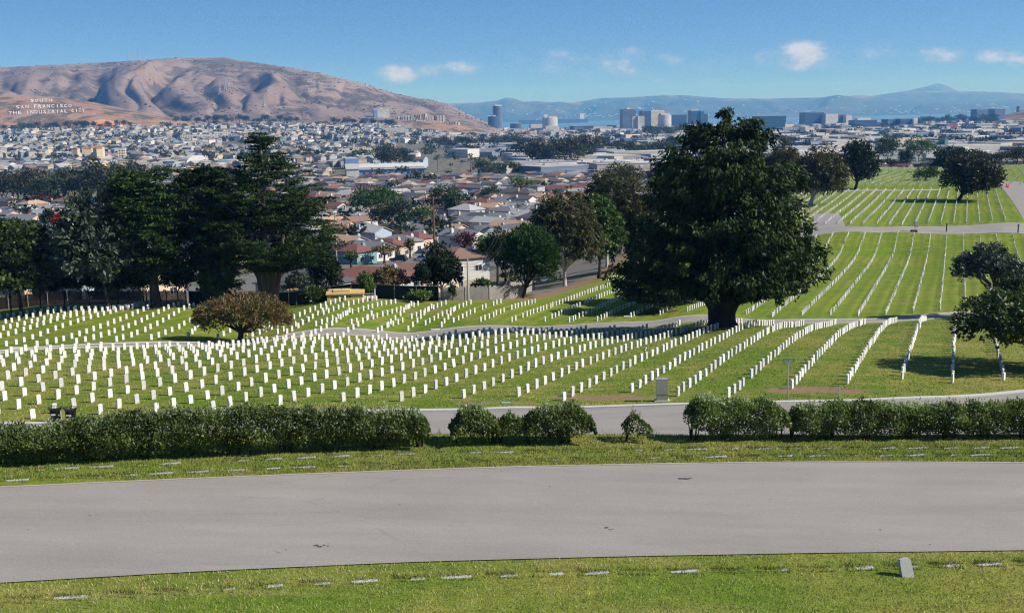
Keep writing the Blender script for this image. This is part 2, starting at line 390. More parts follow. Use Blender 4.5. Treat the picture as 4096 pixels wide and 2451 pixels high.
DIRT = [(620, 397, 3.0, 1.3, .9), (575, 396, 2.6, .8, .8), (470, 402, 3.0, 1.2, .7), (800, 389, 3.6, 1.6, 1.0), (840, 391, 2.5, 1.0, .9), (690, 392, 2.2, .8, .6), (300, 414, 3, 1, .6),
        (155, 415, 2, .8, .6), (760, 321, 5, 2.2, 1.0), (815, 319.5, 4, 1.6, .7), (690, 319, 5, 1.5, .7), (885, 320.5, 5, 1.2, .6), (430, 311, 5, 3, .65), (470, 318, 3.5, 2, .55), (395, 300, 5, 4, .6),
        (500, 298, 5, 4, .5), (330, 297, 6, 3, .6), (268, 297, 5, 3, .7), (893, 275, 1.6, 1.0, .8), (924, 273, 1.5, .8, .6), (905, 302, 1.2, 1.6, .9), (530, 285, 6, 8, 1.0), (550, 278, 5, 10, 1.0), (575, 268, 6, 14, .9), (512, 292, 5, 6, .9),
        (120, 343, 4, 1.2, .4), (20, 345, 4, 1.2, .4), (415, 399, 2.5, .8, .6), (520, 402, 2.5, .8, .6), (1000, 396, 6, .8, .35), (900, 318, 8, 1.2, .5)]
dirt = np.zeros(XX.shape)
for px, py, rx, ry, am in DIRT:
    g = G(px, py); dirt = np.maximum(dirt, am*np.exp(-((XX-g[0])/rx)**2-((YY-g[1])/ry)**2))
ing = inside(XX, YY, POLY).astype(float)
fd = poly_dist(XX, YY, FENCE[3:12]); dirt = np.maximum(dirt, np.exp(-(fd/4.5)**2)*.8*(YY > 150))
dirt = np.maximum(dirt, .55*np.exp(-((fd)/2.5)**2))
# lawn colour family: yellower beyond the middle road, dull in the near field
lush = np.clip((YY-112)/25, 0, 1)*.8+.1*(YY < 60)
mtn_dry = np.clip((YY-2500)/700, 0, 1)*np.clip((.02-SS)/.06, 0, 1)
nr, nc = XX.shape
V = np.stack([XX, YY, ZZ], -1).reshape(-1, 3)
q = (np.arange(nr-1)[:, None]*nc+np.arange(nc-1)[None]).ravel()
F = np.stack([q, q+1, q+nc+1, q+nc], 1)

def grass_nodes(n, b, zone=True):
    geo = n.new('ShaderNodeNewGeometry').outputs['Position']
    A = lambda k: n.new('ShaderNodeAttribute', attribute_name=k).outputs['Fac']
    flat = n.mapping(geo, (1, 1, 0))
    big = n.noise(flat, .045, 2.0); mid = n.noise(flat, .35, 3.0, .6); fine = n.noise(flat, 2.6, 3.0, .65); blade = n.noise(flat, 16.0, 1.0, .7)
    stre = n.noise(n.mapping(geo, (.12, 1.1, 0), (0, 0, -.4)), 1.0, 2.0, .6)
    perp = n.vm('DOT_PRODUCT', geo, (TN[0], TN[1], 0))
    wob = n.m('MULTIPLY', n.m('SUBTRACT', big, .5), 3.0)
    st = n.m('SINE', n.m('MULTIPLY', n.m('ADD', perp, wob), 2*math.pi/1.52)); st2 = n.m('SINE', n.m('MULTIPLY', perp, 2*math.pi/3.05))
    lush_ = A('lush')
    green = n.mix(lush_, (.094, .150, .014), (.108, .176, .011))
    yel = n.mix(lush_, (.205, .195, .042), (.168, .192, .020))
    c = n.mix(n.ramp(n.m('ADD', n.m('MULTIPLY', mid, .55), n.m('MULTIPLY', big, .45)), .40, .66), green, yel)
    c = n.mix(n.m('MULTIPLY', n.m('MULTIPLY', n.ramp(stre, .5, .72), .5), n.m('SUBTRACT', 1.0, n.m('MULTIPLY', lush_, .4))), c, (.29, .235, .095))
    sf = n.m('MULTIPLY', lush_, n.m('ADD', n.m('MULTIPLY', st, .1), n.m('MULTIPLY', st2, .11)))
    f = n.m('ADD', n.m('ADD', 1.0, sf), n.m('ADD', n.m('MULTIPLY', n.m('SUBTRACT', fine, .5), 1.0), n.m('MULTIPLY', n.m('SUBTRACT', blade, .5), 1.1)))
    cc = n.vm('SCALE', c); n.put(cc.node.inputs['Scale'], f)
    da = A('dirt'); dn = n.ramp(n.m('ADD', da, n.m('MULTIPLY', n.m('SUBTRACT', n.m('ADD', n.m('MULTIPLY', mid, .5), n.m('MULTIPLY', fine, .5)), .5), 1.5)), .38, .72)
    dc = n.vm('SCALE', n.mix(fine, (.14, .085, .05), (.30, .20, .125))); n.put(dc.node.inputs['Scale'], n.m('MULTIPLY_ADD', blade, .8, .6))
    c = n.mix(n.m('MULTIPLY', dn, n.ramp(da, .05, .3)), cc, dc)
    if zone:
        cn = n.noise(flat, .02, 2.0); cn2 = n.noise(flat, .11, 2.0)
        city = n.mix(n.ramp(cn, .42, .6), (.15, .145, .14), (.17, .145, .095))
        city = n.mix(n.ramp(cn2, .52, .62), city, (.055, .07, .025))
        city = n.mix(A('dry'), city, n.mix(n.ramp(cn2, .42, .6), (.26, .185, .115), (.19, .14, .095)))
        c = n.mix(A('zone'), city, c)
    n.l.new(c, b.inputs['Base Color'])
    bp = n.new('ShaderNodeBump'); bp.inputs['Strength'].default_value = .5; bp.inputs['Distance'].default_value = .06
    n.l.new(n.m('ADD', n.m('MULTIPLY', fine, .7), n.m('MULTIPLY', blade, .5)), bp.inputs['Height']); n.l.new(bp.outputs[0], b.inputs['Normal'])
m_ground, n_, b_ = base_mat('lawn_and_town_ground', .95, .1); grass_nodes(n_, b_)
ground = obj_np('ground', V, F, m_ground, smooth=True, vattr={'zone': ing.ravel(), 'dirt': dirt.ravel(), 'lush': lush.ravel(), 'dry': mtn_dry.ravel()})
tag(ground, kind='structure')
_ly = np.log(yy+5.6); _Hexact = Hz
def Hz(X, Y): return gsamp(ZZ, X, Y)
def gsamp(A_, X, Y):
    X = np.asarray(X, float); Y = np.asarray(Y, float); sh = np.broadcast(X, Y).shape
    X = np.broadcast_to(X, sh); Y = np.broadcast_to(Y, sh)
    v = np.clip((np.log(np.maximum(Y, .45)+5.6)-_ly[0])/(_ly[1]-_ly[0]), 0, len(_ly)-1.001); u = np.clip((X/(Y+20)-ss[0])/(ss[1]-ss[0]), 0, len(ss)-1.001)
    i = v.astype(int); j = u.astype(int); a = v-i; b = u-j
    return (A_[i, j]*(1-b)+A_[i, j+1]*b)*(1-a)+(A_[i+1, j]*(1-b)+A_[i+1, j+1]*b)*a

# ------------------------------------------------------------------ roads
def asphalt(name, col, warm=.0):
    m, n, b = base_mat(name, .85, .25)
    geo = n.new('ShaderNodeNewGeometry').outputs['Position']
    sp = n.noise(geo, 22.0, 2.0, .8); md = n.noise(n.mapping(geo, (.25, 1.6, 1), (0, 0, .16)), 1.0, 5.0, .6); bg_ = n.noise(geo, .25, 4.0)
    f = n.m('ADD', n.m('ADD', .93, n.m('MULTIPLY', n.m('SUBTRACT', sp, .5), .5)), n.m('ADD', n.m('MULTIPLY', n.m('SUBTRACT', md, .5), .34), n.m('MULTIPLY', n.m('SUBTRACT', bg_, .5), .3)))
    vor = n.new('ShaderNodeTexVoronoi', feature='DISTANCE_TO_EDGE'); n.l.new(n.mapping(geo, (.16, .42, 1), (0, 0, .3)), vor.inputs['Vector']); vor.inputs['Scale'].default_value = 1.0
    wv = n.m('ADD', vor.outputs['Distance'], n.m('MULTIPLY', n.noise(geo, 1.5, 4.0), .05))
    crack = n.m('MULTIPLY', n.m('SUBTRACT', 1.0, n.ramp(wv, .022, .034)), n.ramp(n.noise(geo, .12, 2.0), .5, .62))
    f = n.m('MULTIPLY', f, n.m('SUBTRACT', 1.0, n.m('MULTIPLY', crack, .13)))
    acr = n.vm('DOT_PRODUCT', geo, (-.09, .995, 0)); tr_ = n.m('SINE', n.m('MULTIPLY', acr, 2.35)); f = n.m('ADD', f, n.m('MULTIPLY', tr_, .035)); co_ = n.noise(n.mapping(geo, (6, 9, 6)), 3.0, 1.0, .9); f = n.m('ADD', f, n.m('MULTIPLY', n.m('SUBTRACT', co_, .5), n.m('MULTIPLY_ADD', md, .5, -.05)))
    spot = n.ramp(n.noise(geo, 1.3, 2.0, .4), .77, .8); f = n.m('MULTIPLY', f, n.m('SUBTRACT', 1.0, n.m('MULTIPLY', spot, .4)))
    cc = n.vm('SCALE', tuple(col)); n.put(cc.node.inputs['Scale'], f); n.l.new(cc, b.inputs['Base Color'])
    bp = n.new('ShaderNodeBump'); bp.inputs['Strength'].default_value = .35; bp.inputs['Distance'].default_value = .01
    n.l.new(sp, bp.inputs['Height']); n.l.new(bp.outputs[0], b.inputs['Normal'])
    return m
m_road = asphalt('pale_asphalt', (.268, .250, .226)); m_road_far = asphalt('worn_asphalt', (.275, .255, .228)); m_street = asphalt('street_asphalt', (.16, .16, .165))
m_conc = mat('kerb_concrete', (.46, .45, .42), .9, .2, var=.16, scale=5, coord='geo')
def resample(P, n):
    P = np.asarray(P, float)[:, :2]; d = np.concatenate([[0], np.cumsum(np.hypot(*np.diff(P, axis=0).T))]); t = np.linspace(0, d[-1], n)
    # smooth (Catmull-like) by resampling then box filtering
    Q = np.stack([np.interp(t, d, P[:, 0]), np.interp(t, d, P[:, 1])], 1)
    for _ in range(max(2, n//16)):
        Q[1:-1] = Q[1:-1]*.5+(Q[:-2]+Q[2:])*.25
    return Q
def extend(P, a, b):
    P = [np.asarray(p[:2], float) for p in P]
    d0 = P[0]-P[1]; d1 = P[-1]-P[-2]
    return [P[0]+d0/np.linalg.norm(d0)*a]+P+[P[-1]+d1/np.linalg.norm(d1)*b]
def offset(P, d):
    P = np.asarray(P, float)[:, :2]; t = np.gradient(P, axis=0); t /= np.linalg.norm(t, axis=1)[:, None]
    return P+np.stack([t[:, 1], -t[:, 0]], 1)*d
def strip(name, A, B, material, n=120, m=10, dz=.03, kind='structure', parent=None):
    A = resample(A, n); B = resample(B, n); t = np.linspace(0, 1, m)[None, :, None]
    P = A[:, None]*(1-t)+B[:, None]*t; z = Hz(P[..., 0], P[..., 1])+dz
    V = np.concatenate([P, z[..., None]], -1).reshape(-1, 3)
    q = (np.arange(n-1)[:, None]*m+np.arange(m-1)[None]).ravel(); F = np.stack([q, q+1, q+m+1, q+m], 1)
    o = obj_np(name, V, F, material, smooth=True, parent=parent)
    if np.mean([p.normal.z for p in o.data.polygons[:10]]) < 0:
        o.data.flip_normals()
    if kind: tag(o, kind=kind)
    return o
def kerb(name, P, w, h, n=140, parent=None, material=None, seg=3.0):
    """raised kerb along a line, cut by fine joints into segments, each its own piece"""
    P = resample(P, n); Q = offset(P, w); g = hz(*P[0])
    V = []
    for a, b in zip(P, Q):
        za, zb = Hz(np.array([a[0], b[0]]), np.array([a[1], b[1]]))
        V += [(a[0], a[1], za-.05), (a[0], a[1], za+h), (b[0], b[1], zb+h), (b[0], b[1], zb-.05)]
    F = []
    for i in range(n-1):
        for k in range(3): F.append((4*i+k, 4*i+k+1, 4*i+5+k, 4*i+4+k))
    F += [(0, 3, 2, 1), (4*n-4, 4*n-3, 4*n-2, 4*n-1)]
    me = bpy.data.meshes.new(name); me.from_pydata(V, [], F); me.materials.append(material or m_conc); me.update()
    o = bpy.data.objects.new(name, me); link(o, parent)
    import bmesh
    bm = bmesh.new(); bm.from_mesh(me); bmesh.ops.recalc_face_normals(bm, faces=bm.faces); bm.to_mesh(me); bm.free()
    return tag(o, kind='structure')
def gl(L): return [G(x, y) for x, y in L]
r1a = extend(gl([(0, 583), (200, 571.5), (413, 562), (619, 556.6), (820, 553), (1024, 550.4)]), 14, 14)
r1b = extend(gl([(0, 488), (248, 477), (512, 467.4), (700, 463.8), (826, 462.4), (1024, 463.3)]), 16, 16)
road1 = strip('near_road', r1a, r1b, m_road, 160, 14, .025)
kerb('road_edging', offset(resample(r1b, 140), -.02), -.07, .035, material=mat('edging_concrete', (.34, .31, .26), .9, .2, var=.2, scale=6, coord='geo'))
r2b = extend([G(x, y, 50.0) for x, y in [(0, 425), (120, 421), (280, 415), (437, 411), (620, 407), (690, 405.4), (850, 402), (937, 399.5), (1024, 392)]], 30, 22)
r2b = resample(r2b, 140); r2a = offset(r2b, 9.6)
road2 = strip('lower_road', r2a, r2b, m_road, 140, 10, .03)
kerb('road_kerb', r2b, -.46, .10)
r3p = np.array([p[:2] for p in gl([(0, 350.6), (109, 344.5), (256, 338.5), (420, 332.5), (512, 328.7), (622, 323.4)])+[np.array((28., 131.5, 0)), np.array((48., 134.5, 0))]])
r3c = np.polyfit(r3p[:, 0], r3p[:, 1], 3); r3x = np.linspace(-66, 56, 60); r3b = extend(np.stack([r3x, np.polyval(r3c, r3x)], 1), 50, 40)
r3b = resample(r3b, 150); r3a = offset(r3b, 4.9)
road3 = strip('middle_road', r3a, r3b, m_road_far, 150, 8, .03)
kerb('road_kerb', r3b, -.3, .11); kerb('road_kerb', r3a, .2, .10)
r4a = extend(gl([(820.7, 234), (912.6, 232.2), (1024, 233.2)]), 22, 60); r4b = extend(gl([(821.7, 228.2), (871, 227.6), (923, 226.6), (1024, 223.4)]), 22, 60)
road4 = strip('far_road', r4a, r4b, m_road_far, 80, 8, .05)
p0 = G(822, 230); road5 = strip('far_side_road', [p0[:2]+(-4, -4), p0[:2]+(2, 14), p0[:2]+(7, 34)], [p0[:2]+(4, -4), p0[:2]+(8, 13), p0[:2]+(13, 34)], m_road_far, 20, 4, .06)
z2 = lambda x, y: ((3072+x/2.422)/4, (550+y/2.422)/4)
road6 = strip('far_cross_road', gl([z2(2185, 412), z2(2230, 455), z2(2310, 535), z2(2390, 650), z2(2475, 800)]), gl([z2(2420, 425), z2(2520, 455), z2(2640, 535), z2(2900, 650), z2(3100, 800)]), m_road_far, 40, 10, .045)
tag(strip('far_path', gl([z2(640, 521), z2(1150, 513), z2(1670, 507)]), gl([z2(640, 514), z2(1150, 507), z2(1670, 501)]), m_conc, 30, 3, .05), kind='structure')
tag(strip('far_lane', gl([z2(1655, 415), z2(1700, 370), z2(1730, 345)]), gl([z2(1720, 415), z2(1745, 370), z2(1760, 345)]), m_street, 16, 3, .05), kind='structure')
kerb('road_kerb', resample(r4b, 80), -.25, .1, 80); kerb('road_kerb', resample(r4a, 80), .25, .1, 80)
# town streets between the first house rows
S = lambda L, wd: (resample([G2(x, y)[:2] for x, y in L], 40), wd)
for L_, wd in (([(845, 648), (905, 640), (985, 622), (1075, 592), (1160, 568), (1235, 552), (1310, 525)], 8), ([(1180, 600), (1230, 560), (1265, 530)], 7), ([(820, 520), (960, 512), (1100, 500), (1290, 474)], 7)):
    a, wd = S(L_, wd); strip('town_street', a, offset(a, wd), m_street, 40, 4, .06)
m_tar = mat('tar', (.06, .06, .062), .8, .3, var=.3, scale=8)
for px, py, r, el in ((682, 479, .085, 2.4), (690, 478.5, .04, 1.6), (606, 528, .05, 1.5), (610, 530, .03, 1.2), (613, 529.5, .02, 1.2), (316, 546, .05, 1.4), (320, 547, .045, 1.3), (324, 545.5, .035, 1), (328, 546.4, .03, 1), (286, 550, .025, 1.2), (28, 530, .02, 1.2), (400, 505, .02, 1.5), (90, 516, .02, 1.4), (550, 487, .02, 1.5), (770, 500, .02, 1.5), (880, 530, .025, 1.3), (930, 545, .02, 1.5)):
    g = G(px, py); k = 14; V = []
    for i in range(k):
        a = 2*math.pi*i/k; rr = r*(.55+.7*random.random()); V.append((math.cos(a)*rr*el, math.sin(a)*rr, 0))
    o = obj_np('tar_spot', np.array(V), [np.array([list(range(k))])], m_tar, parent=road1, loc=(g[0], g[1], g[2]+.03))
# bay water
m_water, n_, b_ = base_mat('bay_water', .22, .5); b_.inputs['Base Color'].default_value = (.06, .13, .20, 1)
geo = n_.new('ShaderNodeNewGeometry').outputs['Position']; bp = n_.new('ShaderNodeBump'); bp.inputs['Strength'].default_value = .6; bp.inputs['Distance'].default_value = 1.5
n_.l.new(n_.noise(n_.mapping(geo, (.02, .05, 1)), 1.0, 5.0), bp.inputs['Height']); n_.l.new(bp.outputs[0], b_.inputs['Normal'])
o = obj_np('bay_water', np.array([(-9000, 4200, -56), (22000, 4200, -56), (26000, 26000, -56), (-9000, 26000, -56)]), np.array([[0, 1, 2, 3]]), m_water); tag(o, kind='structure')

# ------------------------------------------------------------------ hills
def dry_hill_mat(name, grass, pale, scrub, sc=1.0):
    m, n, b = base_mat(name, .95, .1)
    geo = n.new('ShaderNodeNewGeometry').outputs['Position']
    big = n.noise(geo, .0022*sc, 5.0, .6); mid = n.noise(geo, .011*sc, 6.0, .65); fine = n.noise(geo, .05*sc, 4.0, .7)
    c = n.mix(n.ramp(big, .40, .64), grass, pale)
    pa = n.new('ShaderNodeAttribute', attribute_name='pale').outputs['Fac']
    c = n.mix(n.m('MULTIPLY', pa, n.ramp(mid, .42, .58)), c, (.36, .31, .24))
    sa = n.new('ShaderNodeAttribute', attribute_name='scrub').outputs['Fac']
    c = n.mix(n.m('MULTIPLY', n.ramp(n.m('ADD', mid, n.m('MULTIPLY', sa, .22)), .56, .70), .85), c, scrub)
    cc = n.vm('SCALE', c); n.put(cc.node.inputs['Scale'], n.m('MULTIPLY_ADD', fine, .9, .55))
    n.l.new(cc, b.inputs['Base Color'])
    return m
m_dry = dry_hill_mat('dry_hill_grass', (.180, .136, .116), (.235, .180, .150), (.07, .06, .042))
class Hill:
    def __init__(s, ridge, Yr, Y0, zb, pexp=1.2, A=80, A2=22, fr=17, back=900, seed=0, warp=.03):
        s.x = [ray(x*.4129, y*.4129)[0] for x, y in ridge]; s.z = [ray(x*.4129, y*.4129)[1]*Yr for x, y in ridge]
        s.Yr, s.Y0, s.zb, s.pexp, s.A, s.A2, s.fr, s.back, s.seed, s.warp = Yr, Y0, zb, pexp, A, A2, fr, back, seed, warp
    def parts(s, X, Y):
        X = np.asarray(X, float); Y = np.asarray(Y, float); S_ = X/Y
        zr = np.interp(S_, s.x, s.z); t = np.clip((Y-s.Y0)/(s.Yr-s.Y0), -.3, 1.6); tt = np.clip(t, 0, 1)
        zb = s.zb(S_) if callable(s.zb) else s.zb
        g = np.sin(np.pi/2*tt**s.pexp)
        w_ = S_+s.warp*(fbm(S_*7+s.seed, tt*2.2+3)-.5)*2
        r1 = 1-np.abs(2*fbm(w_*s.fr+31+s.seed, tt*.9+s.seed, 3)-1); r2 = 1-np.abs(2*fbm(w_*s.fr*3.3+7, tt*3+9, 3)-1)
        win = np.clip(tt*2.6, 0, 1)*np.clip((1-tt)*2.2, 0, 1)
        hgt = np.clip((zr-zb)/300, .1, 1)
        z = zb+(zr-zb)*g-win*hgt*(s.A*r1**1.6+s.A2*r2**1.5)+win*hgt*s.A*.42
        z = np.where(t > 1, zr-(t-1)**2*(s.Yr-s.Y0)*.9-(t-1)*40, z); z = np.where(t < 0, zb+t*160, z)
        return z, r1, tt
    def h(s, X, Y): return s.parts(X, Y)[0]
    def hit(s, px, py):
        a, b = ray(px, py); Y = np.linspace(s.Y0-50, s.Yr+60, 500); d = s.h(a*Y, Y)-b*Y; i = int(np.argmax(d > 0))
        i = max(i, 1); y = Y[i-1]+(Y[i]-Y[i-1])*(-d[i-1])/(d[i]-d[i-1]+1e-9)
        return np.array((a*y, y, b*y))
    def build(s, name, s0, s1, ns, nt_, material):
        S_ = np.linspace(s0, s1, ns); T = np.concatenate([np.linspace(-.08, 1, nt_), np.linspace(1.03, 1.35, 8)])
        SS_, TT = np.meshgrid(S_, T); Y = s.Y0+TT*(s.Yr-s.Y0); X = SS_*Y
        z, r1, tt = s.parts(X, Y); nr_, nc_ = X.shape
        q = (np.arange(nr_-1)[:, None]*nc_+np.arange(nc_-1)[None]).ravel(); F = np.stack([q, q+1, q+nc_+1, q+nc_], 1)
        pale = np.clip((tt-.78)*5, 0, 1)+np.clip((.25-r1)*4, 0, .6)
        o = obj_np(name, np.stack([X, Y, z], -1).reshape(-1, 3), F, material, smooth=True, vattr={'pale': np.clip(pale, 0, 1).ravel(), 'scrub': np.clip((r1-.6)*2.2, 0, 1).ravel()})
        return tag(o, kind='structure')
RIDGE = [(-700, 190), (-300, 172), (0, 162), (80, 160), (150, 158), (230, 152), (300, 148), (420, 142), (480, 140), (545, 139), (580, 146), (640, 154), (720, 166), (800, 182), (880, 203), (950, 224), (1000, 235), (1040, 242), (1075, 248),
         (1100, 259), (1130, 274), (1165, 290), (1200, 305), (1225, 316), (1290, 330)]
zbm = lambda S_: np.interp(S_, [-.7, -.45, -.35, -.25, -.17, -.1, -.05, 0, .03], [20, 6, 2, -2, -6, -14, -34, -50, -60])
mtn = Hill(RIDGE, 5200, 3250, zbm, 1.15, 120, 38, 13, seed=4)
mtn.build('mountain', -.75, .02, 560, 170, m_dry)
SIGN = [(-700, 215), (-250, 228), (0, 228), (55, 230), (100, 232), (145, 236), (230, 248), (290, 261), (345, 272), (400, 281), (470, 292), (560, 306)]
shill = Hill(SIGN, 3420, 2930, lambda S_: np.interp(S_, [-.7, -.45, -.35, -.3, -.22], [-4, -8, -9, -12, -16]), .95, 16, 6, 30, seed=11)
m_sign = dry_hill_mat('sign_hill_grass', (.265, .16, .10), (.31, .21, .14), (.075, .07, .04), 2.0)
shill.build('sign_hill', -.62, -.19, 200, 60, m_sign)
RH = [(2380, 298), (2410, 284), (2440, 276), (2460, 271), (2490, 262), (2560, 240), (2700, 225), (2900, 235)]
rhill = Hill(RH, 4500, 4000, -52, 1.0, 20, 8, 30, seed=5); rhill.build('right_hill', .355, .62, 90, 40, m_sign)
low = [(880, 318), (930, 305), (975, 293), (1010, 289), (1060, 291), (1110, 299), (1160, 309), (1200, 320), (1240, 330)]
lhill = Hill(low, 3500, 3230, lambda S_: np.interp(S_, [-.2, -.1, 0], [-16, -24, -52]), 1.0, 8, 4, 40, seed=15); lhill.build('low_spur', -.125, -.005, 90, 30, m_sign)
# orange cut in the slope below the letters
m_cut = mat('bare_orange_earth', (.50, .25, .10), .95, .1, var=.3, scale=.05, coord='geo')
def patch(name, hill, pts, material, up=1.0, parent=None):
    P = np.array([hill.hit((x/2.422)/4, (180+y/2.422)/4)+np.array((0, -1.2, up)) for x, y in pts])
    c = P.mean(0)+np.array((0, 0, .3)); V = np.vstack([P, c]); n = len(P)
    return tag(obj_np(name, V, np.array([(i, (i+1) % n, n) for i in range(n)]), material, parent=parent), kind='structure')
patch('bare_earth', shill, [(840, 748), (900, 742), (985, 722), (1060, 735), (1140, 745), (1200, 762), (1180, 778), (1050, 784), (930, 775), (880, 762)], m_cut, 1.5)
# hillside letters
m_letter = mat('white_concrete_letters', (.62, .61, .58), .8, .2, var=.06, scale=.3)
hs_anchor = shill.hit((450/2.422)/4, (180+600/2.422)/4)
hillsign = empty('hillside_sign', tuple(hs_anchor), 0, 'white letters SOUTH SAN FRANCISCO THE INDUSTRIAL CITY laid on the brown hillside', 'hillside sign')
def glyph(ch):
    cu = bpy.data.curves.new('g', 'FONT'); cu.body = ch; cu.size = 1.0; cu.resolution_u = 2; cu.offset = .012
    o = bpy.data.objects.new('g', cu); me = o.to_mesh(); V = np.array([v.co[:] for v in me.vertices]); F = [tuple(p.vertices) for p in me.polygons]
    o.to_mesh_clear(); bpy.data.objects.remove(o); bpy.data.curves.remove(cu)
    V[:, 0] -= V[:, 0].min(); V[:, 1] -= V[:, 1].min(); return V, F, V[:, 0].max(), V[:, 1].max()
for txt, x0, x1, b0, b1, h_ in (('SOUTH', 297, 520, 556, 552, 29), ('SAN', 155, 292, 619, 614, 30), ('FRANCISCO', 330, 708, 613, 605, 32), ('THE', 85, 222, 677, 671, 30), ('INDUSTRIAL', 255, 668, 670, 657, 32), ('CITY', 695, 832, 656, 650, 33)):
    k = len(txt); step = (x1-x0)/k
    for i, ch in enumerate(txt):
        V, F, gw, gh = glyph(ch); wd = step*.72 if ch != 'I' else step*.16
        off = (step*.82-wd)/2 if ch == 'I' else 0
        P = []
        for v in V:
            zx = x0+i*step+off+v[0]/gw*wd; zy = b0+(b1-b0)*(zx-x0)/(x1-x0)-v[1]/gh*h_
            P.append(shill.hit((zx/2.422)/4, (180+zy/2.422)/4)+np.array((0, -1.5, 1.2))-hs_anchor)
        P = np.array(P); n = len(P); V2 = np.vstack([P, P+np.array((0, .8, -1.6))]).tolist()
        me = bpy.data.meshes.new('letter'); me.from_pydata(V2, [], F); me.materials.append(m_letter); me.update()
        o = bpy.data.objects.new('letter', me); link(o, hillsign); o['label'] = 'white hillside letter '+ch
# east bay
m_east = dry_hill_mat('far_wooded_hills', (.040, .05, .03), (.075, .07, .045), (.03, .04, .025), .25)
E1 = [(700, 262), (1000, 256), (1085, 250), (1150, 247.7), (1202, 244), (1224, 236), (1241, 236.7), (1268, 244.4), (1312, 244.7), (1392, 247), (1421, 242.5), (1458, 236.7), (1510, 235.7), (1603, 229.4), (1659, 230), (1756, 238), (1850, 238), (1958, 235.8),
      (2046, 233.5), (2120, 237), (2237, 241.7), (2360, 242), (2480, 240), (2700, 238), (3200, 240)]
E2 = [(1900, 246), (2000, 237), (2046, 234), (2076, 230), (2114, 231.4), (2150, 226), (2193, 219.7), (2260, 221), (2325, 219.7), (2427, 222.6), (2480, 225.6), (2700, 228), (3200, 235)]
E3 = [(2100, 236), (2160, 226), (2193, 219.7), (2237, 209.5), (2258, 204), (2272, 200.7), (2295, 208), (2325, 219.7), (2400, 228), (2600, 240)]
e1 = Hill(E1, 19500, 16000, -58, .8, 250, 65, 22, seed=2); e1.build('east_shore_hills', -.2, .8, 420, 50, m_east)
e2 = Hill(E2, 23500, 20500, 50, .9, 220, 60, 20, seed=8); e2.build('far_hills', .2, .8, 220, 40, m_east)
e3 = Hill(E3, 27500, 24500, 60, .9, 180, 55, 20, seed=9); e3.build('distant_peak', .24, .60, 140, 40, m_east)
# bushes scattered over the dry mountain
m_bush = mat('dark_scrub', (.042, .05, .03), .9, .1, var=.3, scale=.1, coord='geo')
def blob_field(P, r, seed=1):
    g = np.random.default_rng(seed); n = len(P)
    base = np.array([(1, 0, 0), (0, 1, 0), (-1, 0, 0), (0, -1, 0), (0, 0, 1), (.7, .7, .5), (-.7, .6, .45), (0, 0, -.3)], float)
    F0 = np.array([(0, 5, 4), (5, 1, 4), (1, 6, 4), (6, 2, 4), (2, 3, 4), (3, 0, 4), (0, 1, 5), (1, 2, 6)])
    V = P[:, None]+(base[None]*(g.random((n, 8, 3))*.7+.65))*r[:, None, None]*np.array((1.25, 1, .8))
    F = (np.arange(n)[:, None, None]*8+F0[None]).reshape(-1, 3)
    return V.reshape(-1, 3), F
g = np.random.default_rng(21); n = 3000
S_ = g.uniform(-.55, .0, n); T_ = g.random(n)**.8; Y_ = 3250+T_*1930; X_ = S_*Y_
z_, r1, _t = mtn.parts(X_, Y_); cl_ = fbm(S_*60, T_*9); keep = (cl_ > .5) | (g.random(n) < .12) | ((_t > .9) & (cl_ > .42)); keep &= ~((_t > .85) & (g.random(n) < .3))
P = np.stack([X_, Y_, z_], 1)[keep]; r_ = g.uniform(1.6, 4.6, len(P))
V, F = blob_field(P, r_); tag(obj_np('scrub_bushes', V, F, m_bush), 'dark scrub dotting the dry brown mountain', 'scrub', kind='stuff')
# pale foot trail
tp = [(395, 490), (420, 455), (440, 415), (460, 390), (470, 372), (495, 352), (508, 342), (490, 330), (462, 314), (475, 295), (500, 272), (513, 250)]
P = np.array([mtn.hit((x/2.422)/4, (180+y/2.422)/4) for x, y in tp]); tt_ = np.linspace(0, len(P)-1, 60)
P = np.stack([np.interp(tt_, range(len(P)), P[:, k]) for k in range(3)], 1)
V = np.concatenate([P+np.array((-1.7, -3, 2.2)), P+np.array((1.7, -3, 2.2))]); k = len(P)
tag(obj_np('foot_trail', V, np.array([(i, i+k, i+k+1, i+1) for i in range(k-1)]), mat('trail_dust', (.30, .24, .18), .95, .1)), kind='structure')
# specks of hillside houses across the bay
n = 420; S_ = g.uniform(-.05, .48, n); T_ = g.random(n)**1.6*.75; Y_ = 16200+T_*3200; X_ = S_*Y_; z_ = e1.h(X_, Y_); V = []; F = []
keep = fbm(S_*40, T_*6) > .5
for x, y, z in zip(X_[keep], Y_[keep], z_[keep]):
    a = g.uniform(6, 20); h_ = g.uniform(6, 12); k = len(V)
    V += [(x-a, y-12, z-4), (x+a, y-12, z-4), (x+a, y+12, z-4), (x-a, y+12, z-4), (x-a, y-12, z+h_), (x+a, y-12, z+h_), (x+a, y+12, z+h_), (x-a, y+12, z+h_)]
    F += [[k+i for i in f] for f in ((0, 1, 5, 4), (1, 2, 6, 5), (3, 0, 4, 7), (4, 5, 6, 7))]
m_white = mat('white_render', (.8, .79, .76), .7, .3, var=.08, scale=.4)
tag(obj_np('far_shore_buildings', np.array(V), np.array(F), m_white), 'pale specks of buildings on the hills across the bay', 'buildings', kind='stuff')

